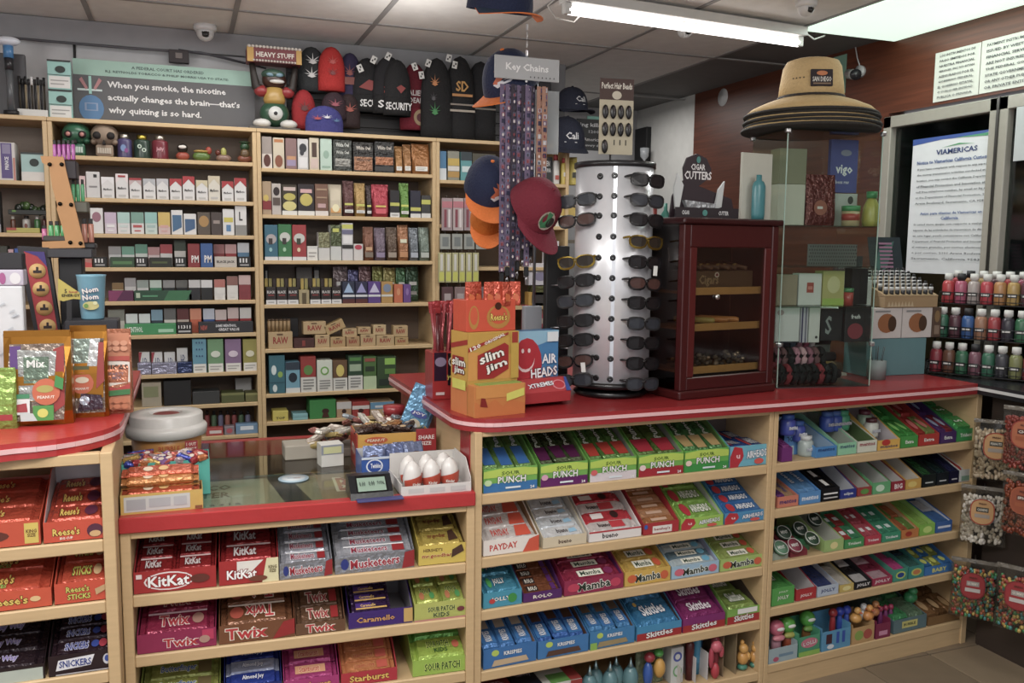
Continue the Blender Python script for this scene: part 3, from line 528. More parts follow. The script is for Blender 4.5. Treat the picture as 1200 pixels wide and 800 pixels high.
  (904, 931, 'closed green apple candy box', '4cac44g', '4ca044p', .065, .10, [T1('JOLLY', 'e8f4e0g', '2c6a2cg', .5, .26, .5, .4), T1('JOLLY', 'e8f4e0g', None, .4, .12, .5, .75)], ('across', 2, 1, '4cb048f', [T1('JOLLY', 'dcecd4g', '2c6a2cg', .5, .4)], .02), 'green apple candy packet'),
  (933, 957, 'red notched candy tray with white inside', 'bc1c28g', 'ccc8c8p', .045, .13, [T1('JOLLY', 'f4e8e8g', None, .6, .3, .5, .4)], None, None),
  (958, 983, 'blue and white candy tray', 'b8c8dcg', 'c4c4ccp', .04, .10, [T1('JOLLY', '2c3c7cg', None, .7, .4)], ('along', 1, 1, '3c4c84f', [], .02), 'navy candy stick'),
  (984, 1001, 'pale yellow candy tray', 'd0b44cg', 'c4bca0p', .03, .09, [E_(.5, .5, .3, .3, 'e8dc8cg')], ('along', 1, 2, ['e0dcd0f', '5c4c34f'], [], .018), 'pale candy stick'),
  (1002, 1022, 'black and white striped candy tray', '28282cg', '28282cp', .03, .10, [T1('JOLLY', 'f0f0f0g', None, .8, .5)], ('across', 5, 1, ['d8d8d8f', '38383cf'], [], .014), 'striped black and white candy stick'),
  (1023, 1046, 'pink striped candy tray', 'b02c54g', 'a02c4cp', .03, .09, [T1('JOLLY', 'f0e8e8g', None, .8, .5)], ('across', 5, 1, ['e0b8c4f', 'b0345cf'], [], .014), 'pink striped candy stick'),
  (1047, 1064, 'teal candy pop box with pink tops', '3c9c84g', '3c8c7cp', .05, .10, [E_(.5, .5, .35, .3, 'c8d84cg'), E_(.5, .5, .25, .2, '2c4c9cg')], ('across', 3, 1, ['e0409cf', 'd8488cf'], [], .02), 'pink candy pop'),
  (1065, 1083, 'teal candy pop box with dark tops', '2c948cg', '2c847cp', .05, .10, [E_(.5, .5, .35, .3, 'c8d84cg'), E_(.5, .5, .25, .2, 'd07c3cg')], ('across', 3, 1, ['3c7c74f', '2c4454f'], [], .02), 'teal candy pop'),
  (1084, 1118, 'bright blue and yellow candy box', '2c7cc8g', '2c6cb4p', .035, .11, [T1('BABY', 'e8e44cg', None, .5, .5)], ('along', 3, 4, ['2c84d0f', 'a8b43cf'], [E_(.5, .5, .3, .3, 'd8e04cg')], .02), 'blue candy bottle packet')]),
 (UB, ZQ[4], .26, 'right cabinet bottom shelf', [
  (1047, 1086, 'grey blue toy candy tub with yellow badge', '5c7c84g', '3c5c4cp', .055, .10, [R_(.25, .3, .72, .8, 'd0c860p'), T1('BUBBLE', '3c4c3cp', None, .36, .2, .48, .55)], ('across', 2, 2, ['3c9c5cf', '6c8c6cf'], [], .04), 'green toy candy packet'),
  (1088, 1128, 'brown nut snack bag box', '8a6434g', '7c5c34p', .035, .10, [], ('along', 3, 2, ['a0703cf', '7c5428f'], [E_(.5, .5, .3, .3, 'c8a068p')], .03), 'brown snack packet')]),
]
for (u, z, D, sh, items) in rows:
    n = len(items)
    for i, (a, b, look, fr_, inn, lip, back, ops, fill, cont) in enumerate(items):
        tray(u, z, a, b, D, fr_, inn, lip, back, ops, fill, look+', '+sh, (cont+', '+sh) if cont else None)
# caramel bars in the half empty purple box
u = UM; z = ZM[1]; xa = u.x(410, z+.05, .03)
m_ = bar_mesh(.115, .032, .018, '3b2250f', [R_(0, .1, .5, .9, '4a2a80g'), R_(0, 0, 1, .2, 'd8a83cg'), T1('Caramello', 'e0b45cg', None, .5, .4, .4)])
for k in range(4):
    o = link('candy_bar', m_); o.location = u.P(xa+.062, .03+.03*k, z+.055+.014*k); o.rotation_euler = (.45, 0, u.a)
    tag(o, 'purple and gold caramel bar in half empty purple carton, %s from front' % ORD[k], 'candy', 'caramel bars')
# ---------------------------------------------------------------- the shelf racks on the back wall
YF = 4.30; BW = 'c0a780w'
def bxz(px, py, Y=YF): p = at(px, py, Y=Y); return p.x, p.z
zb0 = 2.122
A_Z = [1.963, 1.781, 1.624, 1.474, 1.321, 1.165, .980, .829, .674]
B_Z = [1.941, 1.724, 1.508, 1.297, 1.082, .863, .726]
U_Z = [1.846, 1.623, 1.455, 1.309, 1.0]
C_Z = [1.917, 1.694, 1.477, 1.27, 1.05, .84]
xU, xA0, xA1, xB1, xC1 = -1.0, -.542, .329, 1.197, 1.93
def rack(label, x0, x1, zs, ztop, y1=YB-.003, c=BW):
    r = thing('shelf_rack', label, 'shelf rack', (x0, YF, 0))
    W = x1-x0
    for a, b in ((0.0005, .019), (W-.019, W-.0005)):
        t = MB(); t.box(a, b, 0, y1-YF, .3, ztop, c, .002); part(t, 'side_panel', r)
    t = MB(); t.box(.0005, W-.0005, -.003, y1-YF, ztop, ztop+.018, c, .002); part(t, 'top_board', r)
    t = MB(); t.box(.019, W-.019, y1-YF-.01, y1-YF-.002, .3, ztop, '6f5f52w'); part(t, 'back_panel', r)
    for z in zs:
        t = MB(); t.box(.019, W-.019, .001, y1-YF-.01, z-.009, z+.009, c, .002); part(t, 'shelf', r)
    return r
rack('light wood shelf rack at the far left of the back wall', xU, xA0, U_Z, zb0-.009)
rack('light wood shelf rack full of cigarette packs below the grey sign', xA0, xA1, A_Z, zb0-.009)
rack('light wood shelf rack of tobacco pouches in the middle of back wall', xA1, xB1, B_Z, zb0-.009)
rack('light wood shelf rack behind the hanging lanyards and caps', xB1, xC1, C_Z, zb0-.009)

def carton(w_, h_, d_, body, ops=(), lid=None, name='carton', kind='box'):
    t = MB(); t.box(0, w_, 0, d_, 0, h_, body, min(.0015, w_*.05))
    if lid: t.box(-.0004, w_+.0004, -.0004, d_+.0004, h_*.68, h_+.0004, lid)
    y = -.0008 if lid else -.0004
    t.art((0, y, 0), (w_, 0, 0), (0, 0, h_), ops)
    return t
def bag(w_, h_, d_, body, ops=()):        # stand-up pouch
    t = MB(); n = 5; vs = []; fs = []
    for j, (f, dd) in enumerate([(0, .7), (.15, 1), (.5, .8), (.85, .25), (1, .05)]):
        z = h_*f
        vs += [(0, d_*.5-d_*.3*dd, z), (w_*.12, d_*.5-d_*.5*dd, z), (w_*.88, d_*.5-d_*.5*dd, z), (w_, d_*.5-d_*.3*dd, z), (w_, d_*.5+d_*.3*dd, z), (w_*.88, d_*.5+d_*.5*dd, z), (w_*.12, d_*.5+d_*.5*dd, z), (0, d_*.5+d_*.3*dd, z)]
    for j in range(4):
        for k in range(8): fs.append((j*8+k, j*8+(k+1) % 8, (j+1)*8+(k+1) % 8, (j+1)*8+k))
    fs += [tuple(range(7, -1, -1)), tuple(range(32, 40))]
    t.add(vs, fs, body)
    t.art((w_*.12, -.0006, h_*.1), (w_*.76, 0, 0), (0, d_*.11, h_*.5), ops)
    return t
def tins(w_, h_, body, cap, ops=()):
    t = MB(); r_ = w_/2; t.lathe([(0, 0), (r_*.98, 0), (r_, h_*.03), (r_, h_*.72), (r_*.9, h_*.78), (r_*.55, h_*.82)], body, 14, r_, r_)
    t.lathe([(r_*.6, h_*.8), (r_*.6, h_), (0, h_)], cap, 12, r_, r_)
    if ops: t.art((r_*.35, r_*.02-.002, h_*.15), (r_*1.3, 0, 0), (0, 0, h_*.5), ops)
    return t
def chev(c): return [G_([(0, .62), (0, 1), (1, 1), (1, .62), (.5, .88)], c), T_('Marlboro', .5, .42, .7, .11, '3a3a3ap'), R_(.2, .08, .8, .16, 'c0c0bcp')]
def fl(c, c2, y=.5): return [R_(0, y, 1, 1, c), R_(.15, .3, .85, .42, c2), R_(.25, .12, .75, .18, c2)]
def base(c, c2='e4e2dap', h_=.3, extra=()): return [R_(.04, 0, .96, h_, c2), R_(.14, h_*.6, .86, h_*.72, 'a8a6a0p'), R_(.14, h_*.3, .7, h_*.42, 'a8a6a0p')]+list(extra)
def shelfrow(org, sc, z, items, where, Y=YF+.012, group=None, d=.06):
    z = z+.0093
    for i, it in enumerate(items):
        u0, u1, v0, typ, look, cat, body, ops = it[:8]; kw = it[8] if len(it) > 8 else {}
        a, _ = bxz(org[0]+u0/sc, 300, Y); b, _ = bxz(org[0]+u1/sc, 300, Y)
        xm = org[0]+(u0+u1)/2/sc
        yb = kw.get('vb'); 
        zb = at(xm, org[1]+yb/sc, Y=Y).z if yb else z
        h_ = at(xm, org[1]+v0/sc, Y=Y).z-zb; w_ = b-a-.001; dd = kw.get('d', d)
        if kw.get('on'): zb = kw['on']
        h_ = max(h_, .02)
        if typ == 'c': t = carton(w_, h_, dd, body, ops, kw.get('lid'))
        elif typ == 'b': t = bag(w_, h_, dd, body, ops)
        elif typ == 't': t = tins(w_, h_, body, kw.get('cap', '222222p'), ops)
        nm = kw.get('n', {'cigarette pack': 'cigarette_pack', 'carton': 'carton', 'pouch': 'tobacco_pouch', 'box': 'display_box', 'bottle': 'bottle', 'cup': 'cup', 'jar': 'jar'}.get(cat, cat.replace(' ', '_')))
        solid(t, nm, '%s, %s, %s' % (look, (ORD[i]+' from left' if i < 20 else 'near right end'), where), cat, (a+.0005, Y+kw.get('y', 0), zb+.0002), 0, group or (cat+'s, '+where))
CP_ = 'cigarette pack'; LW = 'left rack'
wht, crm = 'dcdcdap', 'd4cdb8p'
shelfrow((0, 200), 4, A_Z[1], [
 (385, 415, 25, 'c', 'pinkish white pack', CP_, 'd8c4c4p', fl('d8b8b8p', 'b8b0b0p')), (418, 482, 5, 'c', 'tall grey white pack', CP_, 'd0d0cep', [R_(.55, .78, .8, .9, '222222p'), R_(.2, .4, .8, .46, '888888p')]),
 (488, 548, 30, 'c', 'plain white pack', CP_, wht, chev('e6e6e6p')), (555, 613, 15, 'c', 'tall white pack with red line', CP_, wht, chev('e8dcdcp')+[R_(.2, .86, .8, .94, 'b02c30p')]),
 (618, 675, 35, 'c', 'white pack with red top edge', CP_, wht, chev('c8b0b0p')+[R_(0, .9, 1, 1, 'b0242cp')]), (682, 740, 38, 'c', 'white and silver pack', CP_, wht, chev('b4b8bcp')),
 (745, 800, 38, 'c', 'white and pale silver pack', CP_, wht, chev('c0c0c4p')), (806, 862, 38, 'c', 'white pack with red chevron', CP_, wht, chev('b4202ap')),
 (866, 922, 27, 'c', 'taller white pack with red chevron', CP_, wht, chev('b4202ap')), (928, 983, 45, 'c', 'cream pack with pale gold chevron', CP_, wht, chev('d0c49cp')),
 (985, 1040, 25, 'c', 'tall cream and gold pack', CP_, 'd8d4c4p', chev('ccc0a0p')), (1048, 1102, 50, 'c', 'short red topped pack', CP_, wht, chev('b4202ap')), (1106, 1162, 35, 'c', 'red topped pack at the end', CP_, wht, chev('ac2028p'))],
 'second shelf, cigarette rack', d=.022)
shelfrow((0, 200), 4, A_Z[2], [
 (430, 490, 175, 'c', 'white pack with pink circle', CP_, wht, [E_(.5, .65, .35, .2, 'a06a7cp')]), (497, 552, 195, 'c', 'pale lilac pack', CP_, 'd8ccd8p', fl('c8b4ccp', 'e8e8e8p')),
 (557, 615, 195, 'c', 'white and mint pack', CP_, wht, fl('a8d0c8p', 'c8d8d4p')), (620, 680, 195, 'c', 'green and white pack with red line', CP_, wht, fl('74a494p', 'c04c4cp')),
 (685, 742, 195, 'c', 'pale teal pack', CP_, 'c4d8d0p', fl('8cc4bcp', 'a4c4c0p')), (747, 803, 195, 'c', 'yellow and pink pack', CP_, 'd4b8b4p', fl('d4b44cp', 'd8a49cp', .35)),
 (808, 862, 165+20, 'c', 'white pack with blue wedge', CP_, wht, [G_([(.1, .1), (.9, .3), (.9, .8), (.1, .8)], '3c6c94p')]), (866, 925, 202, 'c', 'short white pack with blue wedge', CP_, wht, [G_([(.1, .1), (.9, .3), (.9, .75), (.1, .75)], '3c6490p')]),
 (930, 990, 195, 'c', 'black and gold pack', CP_, '5c5044p', [E_(.5, .6, .4, .25, 'b0843cp')]), (993, 1045, 195, 'c', 'dark brown pack', CP_, '4c403cp', [R_(.2, .5, .8, .65, '9c8c84p')]),
 (1048, 1102, 180, 'c', 'white pack with yellow and blue band', CP_, wht, [R_(.1, .5, .9, .68, 'd0c430p'), R_(.3, .15, .7, .4, '4c84b4p')]), (1106, 1160, 165, 'c', 'tall white pack over grey base', CP_, wht, [R_(0, 0, 1, .35, '8c8c88p'), T_('L', .5, .65, .3, .3, '333333p')])],
 'third shelf, cigarette rack', d=.022)
pk3 = [(505, 565, 355, 'd4d4d4p', '9c9c9cp'), (568, 628, 355, 'dce0dcp', '6cac94p'), (632, 690, 345, 'd4dcd4p', '5c9c84p'), (692, 748, 358, 'e0ccccp', 'c08c8cp'), (750, 808, 345, 'dcdcd8p', 'b43c44p'),
 (817, 872, 325, 'dcdcd4p', '3c4c3cp'), (1003, 1055, 345, '8c2428p', 'a86868p'), (1058, 1112, 345, 'a8242cp', 'd0a0a0p'), (1117, 1172, 338, '5c94bcp', 'd8e0e8p')]
cn3 = ['grey white', 'white and teal', 'mint green', 'pale pink', 'white with red', 'tall white', 'dark red', 'bright red', 'light blue']
mk = [R_(.12, .45, .24, .85, 'd8d8d8p'), R_(.36, .45, .48, .85, 'd8d8d8p'), R_(.6, .45, .72, .85, 'd8d8d8p'), R_(.15, .15, .85, .3, '9c9c9cp')]
shelfrow((0, 200), 4, A_Z[3], [
 (315, 430, 413, 'c', 'pink and green carton', 'carton', 'b87468p', [G_([(0, 0), (1, 0), (1, .5), (.5, .7), (0, .3)], 'c8403cp')]), (435, 500, 405, 'c', 'black price block', 'carton', '1c1c1cp', mk), (515, 630, 405, 'c', 'dark green carton', 'carton', '2c4c30p', [R_(.1, .3, .9, .6, '4c8048p')]),
 (633, 690, 405, 'c', 'black marked block', 'carton', '1c1c1cp', mk), (700, 805, 407, 'c', 'black and olive carton', 'carton', '22281ep', [R_(.1, .4, .8, .6, '4c5c2cp')]), (817, 873, 405, 'c', 'black tally block', 'carton', '1c1c1cp', mk),
 (880, 937, 342, 'c', 'red pack with white letters', CP_, '8c2428p', [T_('PM', .6, .35, .6, .3, 'e8e4e0p')]), (940, 998, 340, 'c', 'blue pack with white letters', CP_, '2c5c9cp', [T_('PM', .6, .35, .6, .3, 'e8e4e0p')]),
 (1005, 1110, 403, 'c', 'white carton with black lettering', 'carton', 'c4bcb0p', [T_('BLACK JACK', .5, .5, .8, .3, '2c2424p')]), (1115, 1175, 403, 'c', 'black lettered block', 'carton', '1c1c1cp', mk)], 'fourth shelf, cigarette rack', d=.045)
shelfrow((0, 200), 4, A_Z[3], [(a, b, c, 'c', cn3[i]+' pack stood behind the cartons', CP_, d, fl(e, d, .6), {'y': .05}) for i, (a, b, c, d, e) in enumerate(pk3)], 'fourth shelf, cigarette rack', group='packs behind cartons on the fourth shelf', d=.022)
pk4 = [(515, 570, 528, 'd0c8a0p', '8c6c34p', 'cream and gold'), (575, 630, 505, 'd4d4d0p', 'a8a8a8p', 'white'), (634, 690, 515, 'd8d8d4p', '9caca4p', 'white with grey'), (695, 752, 515, '3c8c64p', 'c8dcd0p', 'green'), (758, 815, 515, '24282cp', '9c9c9cp', 'black'),
 (820, 875, 515, '202024p', '70706cp', 'plain black'), (880, 935, 512, '24262cp', 'c0c0c0p', 'black with white oval'), (938, 992, 512, '1e2022p', 'd0d0d0p', 'black with pale oval'), (1000, 1052, 510, 'dcdad4p', 'b8685cp', 'ivory'), (1060, 1112, 495, 'dcdad4p', '8c5c54p', 'tall ivory'), (1116, 1172, 490, '8c2c34p', 'c8a8a4p', 'dark red')]
shelfrow((0, 200), 4, A_Z[4], [
 (500, 618, 563, 'c', 'magenta carton', 'carton', '8c2c64p', [G_([(.3, 0), (1, 0), (1, 1), (.6, 1)], '5c1c4cp')]), (622, 895, 562, 'c', 'long dark green carton', 'carton', '1c4c34p', [G_([(.5, 0), (.9, 0), (1, 1), (.6, 1)], '2c7448p'), R_(.03, .3, .1, .8, 'b0c4a8p'), R_(.14, .4, .4, .55, '4c9c6cp')])], 'fifth shelf, cigarette rack', d=.045)
shelfrow((0, 200), 4, A_Z[4], [(a, b, c, 'c', f+' pack behind the long carton', CP_, d, fl(e, d, .62), {'y': .05 if a < 870 else .0}) for i, (a, b, c, d, e, f) in enumerate(pk4)], 'fifth shelf, cigarette rack', group='packs on the fifth shelf', d=.022)
shelfrow((0, 200), 4, A_Z[5], [
 (570, 815, 718, 'c', 'long bright green carton', 'carton', '2c9454p', [T_('MENTHOL', .2, .5, .3, .5, 'dcf0e0p'), R_(.65, .2, .95, .5, 'a0d8b4p')]), (818, 890, 712, 'c', 'black block with white lettering', 'carton', '18181ap', [T_('11311', .5, .62, .8, .3, 'e8e8e8p'), R_(.1, .15, .9, .3, 'b4b4b4p')]),
 (920, 1180, 708, 'c', 'long black carton with white slogan', 'carton', '2a2a30p', [T_('SAME MENTHOL', .5, .66, .38, .25, 'e0e0e4p'), T_('GREAT VALUE', .55, .32, .38, .25, 'e0e0e4p'), T_('NEW', .1, .5, .12, .4, 'c04c3cp')])], 'sixth shelf, cigarette rack', d=.045)
pk5 = [(490, 570, 655, 'ccc8bcp', '84887cp', 'beige'), (575, 632, 675, '6c9c9cp', 'e0e8e8p', 'teal striped'), (638, 692, 675, '64949cp', 'e0e8e8p', 'silver teal'), (697, 752, 655, '2c3c4cp', '7ca4bcp', 'blue black'), (758, 815, 650, 'd8d4ccp', '6c6c6cp', 'white'),
 (820, 878, 650, 'c8b8a8p', '6c2c2cp', 'white and brown'), (882, 937, 650, 'd85c2cp', 'e89068p', 'orange'), (945, 1000, 650, '2c549cp', 'c8d0e0p', 'blue'), (1003, 1057, 655, '8c2428p', 'dcc8c4p', 'dark red'), (1062, 1115, 645, 'b02c2cp', 'e0c8c4p', 'red'), (1120, 1175, 645, 'b4242cp', 'e0e0dcp', 'bright red')]
shelfrow((0, 200), 4, A_Z[5], [(a, b, c, 'c', f+' pack above the cartons', CP_, d, fl(e, d, .55), {'y': .05}) for i, (a, b, c, d, e, f) in enumerate(pk5)], 'sixth shelf, cigarette rack', group='packs on the sixth shelf', d=.022)
Z6 = A_Z[6]
shelfrow((0, 360), 4, Z6, [(625, 690, 262, 'c', 'silver foil carton', 'carton', '9c9cb8f', []), (692, 812, 262, 'c', 'long silver foil carton', 'carton', 'a0a0bcf', []), (815, 885, 258, 'c', 'dark blue foil carton', 'carton', '3c4c7cf', []),
 (868+20, 955, 150, 'c', 'light blue dotted box stack', 'box', '5c9cb4p', base('', h_=.26)+[E_(.3+.2*k, .5+.2*j, .05, .03, '2c4c7cp') for k in range(3) for j in range(3)]), (960, 1036, 150, 'c', 'green flowered box stack', 'box', '6c9c6cp', base('', h_=.26)+[E_(.5, .55, .3, .1, 'd4dccc p'.replace(' ', ''))]),
 (1043, 1120, 150, 'c', 'purple flowered box stack', 'box', '8c6c94p', base('', h_=.26)+[E_(.5, .55, .3, .1, 'd8c8d8p')]), (1128, 1195, 150, 'c', 'olive yellow box stack', 'box', '9c9438p', base('', h_=.26)+[E_(.5, .55, .3, .1, 'd8d4b8p')])], 'seventh shelf, cigarette rack', d=.05)
shelfrow((0, 360), 4, Z6, [(630+61*k, 683+61*k, 217 if k < 3 else 198, 'c', ['white pack with red corner', 'white pack with red corner flash', 'plain white pack', 'white and blue pack'][k], CP_, wht, [T_('LD', .55, .6, .4, .25, '3c4c7cp')]+([G_([(0, .3), (.3, 1), (0, 1)], 'b03040p')] if k < 2 else [])+([R_(0, 0, 1, .3, '3c5c94p')] if k == 3 else []), {'y': .052}) for k in range(4)], 'seventh shelf, cigarette rack', d=.022, group='packs on the seventh shelf')
shelfrow((0, 360), 4, A_Z[7], [(640, 735, 355, 'c', 'tan box with green picture', 'box', 'a89c84p', [R_(.1, .4, .85, .85, '84885cp')]), (745, 877, 345, 'c', 'black open display box', 'box', '1a1a1cp', []), (882, 1013, 395, 'c', 'low dark grey tray', 'tray', '3a3c3cp', []),
 (1020, 1130, 402, 'c', 'olive green tray', 'tray', '565c2cp', [R_(0, .75, 1, 1, '7c8044p')]), (1135, 1195, 402, 'c', 'small olive tray', 'tray', '6a6a34p', [R_(0, .75, 1, 1, '8c8c4cp')])], 'eighth shelf, cigarette rack', d=.1)
solid(carton(.075, .10, .01, 'a4a4a4p'), 'card', 'grey card leaning behind the olive tray on the eighth cigarette rack shelf', 'card', (.215, YF+.13, A_Z[7]+.0095))
shelfrow((0, 360), 4, A_Z[8], [(938+33*k, 965+33*k, 500, 't', 'small dropper bottle with black cap', 'bottle', ['8c3c3cp', '4c6c4cp', '6c6c8cp', 'a05c4cp'][k % 4], [], {'cap': '18181cp', 'y': .07}) for k in range(7)], 'ninth shelf, cigarette rack')
shelfrow((0, 360), 4, A_Z[8], [(942, 1025, 568, 'c', 'low red and white packet row', 'packet', 'b8403cp', [R_(.2, .3, .9, .7, 'e0d0ccp')]), (1030, 1080, 560, 'c', 'grey and red packet', 'packet', '8c8088p', [E_(.5, .5, .3, .3, 'c04c5cp')]), (1085, 1192, 548, 'c', 'blue and white packet', 'packet', '6c94b8p', [R_(.2, .4, .8, .8, 'dce4ecp')])], 'front of the ninth shelf, cigarette rack', d=.05)
# top shelf : skulls, jars, little figures
def skull(px, c, c2, eye, label, s=.085):
    x, _ = bxz(px, 170, YF+.05); r_ = thing('skull', label, 'skull', (x, YF+.05, A_Z[0]+.0095))
    t = MB(); t.ell(0, .01, s*.92, s*.56, s*.62, s*.5, c, 16, 10); t.box(-s*.34, s*.34, -s*.38, s*.2, 0, s*.5, c, s*.09); t.ell(-s*.4, -.1*s, s*.62, s*.14, s*.3, s*.12, c, 10, 6); t.ell(s*.4, -.1*s, s*.62, s*.14, s*.3, s*.12, c, 10, 6); part(t, 'cranium', r_)
    for sx in (-1, 1):
        t = MB(); t.ell(sx*s*.26, -s*.44, s*.86, s*.17, s*.12, s*.16, '1c1816d', 12, 6)
        if eye: t.ell(sx*s*.26, -s*.5, s*.86, s*.1, s*.08, s*.1, eye, 10, 6)
        part(t, 'eye_socket', r_)
    t = MB(); t.prism([(-s*.07, s*.5), (s*.07, s*.5), (0, s*.68)], -s*.56, -s*.3, '1c1816d'); part(t, 'nose_hole', r_)
    t = MB()
    for k in range(6): t.box(-s*.27+s*.09*k, -s*.19+s*.09*k, -s*.43, -s*.34, s*.12, s*.36, c2, s*.012)
    part(t, 'teeth', r_)
skull(90, '2c6a4cg', 'b8d0c0g', 'c88078g', 'dark green painted skull with pink eyes on the top shelf', .105)
skull(123, '8c7c6cd', 'c0b4a0p', None, 'bone brown skull without eyes on the top shelf', .105)
shelfrow((0, 0), 4, A_Z[0], [(567, 637, 628, 't', 'purple and blue patterned tin', 'jar', '4c4474g', [E_(.4, .5, .3, .3, '6c8cc0p'), E_(.7, .3, .2, .2, '8c3c8cp')], {'cap': 'c8c4b8m'}), (643, 722, 632, 't', 'dark tin with white rings', 'jar', '2c4438g', [E_(.3, .7, .2, .18, 'c8dcc8p'), E_(.3, .7, .1, .1, '2c4438p'), E_(.7, .4, .2, .18, 'c8dcc8p'), E_(.7, .4, .1, .1, '2c4438p')], {'cap': 'b8a850m'}), (728, 805, 635, 't', 'dark red tin', 'jar', '7c2434g', [T_('Jelly', .5, .5, .7, .4, 'e0a0a8p')], {'cap': 'c8c4b8m'})], 'top shelf, cigarette rack')
def blob(px, parts_, label, Y=YF+.05, z=A_Z[0]+.0095, name='figurine', s=1.0, cat='figurine', grp=None):
    x = at(px, 180, Y=Y).x; r_ = thing(name, label, cat, (x, Y, z), 0, grp)
    for nm, (cx, cy, cz, rx, ry, rz, c) in parts_:
        t = MB(); t.ell(cx*s, cy*s, cz*s, rx*s, ry*s, rz*s, c, 12, 8); part(t, nm, r_)
    return r_
blob(214, [('body', (0, 0, .02, .03, .02, .02, 'a8442cg')), ('head', (0, -.003, .055, .024, .018, .022, '2a2420g')), ('eyes', (0, -.02, .06, .018, .005, .008, 'e8e4dcg'))], 'dark figurine with white eyes and red feet on the top shelf')
blob(236, [('body', (0, 0, .022, .04, .02, .022, '5c7c2cg')), ('brim', (0, 0, .045, .035, .02, .007, 'b8942cg')), ('head', (.032, 0, .05, .014, .012, .018, 'a83c24g'))], 'green figurine with golden brim on the top shelf')
blob(262, [('body', (0, 0, .018, .035, .02, .018, '8c6c5cg')), ('leaf', (0, -.004, .045, .013, .01, .022, 'a8a83cg')), ('head', (-.025, 0, .042, .012, .012, .014, '6c2c1cg'))], 'brown figurine with a yellow green leaf on the top shelf')
blob(287, [('body', (0, 0, .02, .035, .024, .02, '8c4c34g')), ('belly', (0, -.012, .042, .022, .016, .022, '6c5434g')), ('head', (0, 0, .075, .022, .02, .02, '2c5434g')), ('hat', (0, 0, .095, .026, .02, .006, '244c2cg'))], 'tall seated green and brown figurine at the right end of top shelf')

# ---- middle rack
o5, s5 = (280, 30), 4.615; o6 = (280, 180); o7 = (280, 330)
MRK = 'middle rack'
shelfrow(o5, s5, B_Z[0], [(135, 190, 600, 'c', 'silver box with brown round picture', 'box', '9c9088p', [R_(0, 0, 1, .45, 'd8ccc0p'), E_(.5, .24, .35, .2, '5c2c20p')]), (195, 256, 607, 'c', 'cream box with orange picture', 'box', 'd0c4a8p', [R_(.1, .85, .9, .95, 'c0742cp'), E_(.5, .24, .35, .2, '8c4c2cp')]),
 (262, 322, 610, 'c', 'brown and lilac box', 'box', '8c6a68p', [R_(.1, .1, .9, .42, '9c8cb0p'), R_(.1, .3, .9, .42, 'c8905cp')]), (326, 384, 613, 'c', 'white box with dark splash pattern', 'box', 'c8c8c8p', [E_(.5, .7, .35, .15, '2c2c34p'), E_(.4, .55, .2, .1, '34343cp'), R_(.1, .05, .9, .4, 'dcdcdcp')]),
 (389, 441, 607, 'c', 'cream box with dark figure', 'box', 'cfc4a8p', [R_(.25, .4, .75, .85, '4c3428p'), R_(.1, .05, .9, .35, 'd0b8acp')]), (447, 510, 612, 'c', 'mint green box', 'box', 'b4d0c0p', [E_(.5, .5, .25, .13, '8cb09cp'), R_(.15, .08, .85, .14, '8cb09cp')]),
 (516, 616, 618, 'c', 'dark grey stacked pouches with pale lettering', 'pouch', '3c403cf', [T_('White Owl', .5, .84, .7, .14, 'd0d4ccp'), T_('White Owl', .5, .6, .7, .12, 'c0c4bcp'), R_(.1, .15, .9, .4, '8c8c84f')]), (622, 731, 630, 'c', 'black and copper stacked pouches', 'pouch', '2c2a28f', [T_('White Owl', .5, .8, .7, .13, 'd0c8bcp'), R_(.05, .05, .95, .5, 'a06c48f'), T_('White Owl', .5, .4, .7, .1, '3c2c24p')]),
 (736, 842, 628, 'c', 'black and orange stacked pouches', 'pouch', '2c2c2cf', [T_('White Owl', .5, .8, .7, .13, 'd0c8bcp'), R_(.05, .25, .95, .5, 'a8683cf'), R_(.05, .05, .95, .2, '3c3c3cp')]), (848, 890, 650, 'b', 'gold foil pouch', 'pouch', 'b07c3cf', base('')), (893, 937, 640, 'b', 'gold foil pouch with white base', 'pouch', 'a8743cf', base('')), (941, 1035, 637, 'b', 'wide amber foil pouch', 'pouch', 'a86c2cf', base(''))], 'top shelf, middle rack', d=.07)
bl_ = lambda yc='c4c43cp': [R_(0, .42, 1, .54, yc), R_(.0, 0, 1, .17, 'd8d8d4p'), R_(.15, .06, .85, .1, '9c9c98p')]
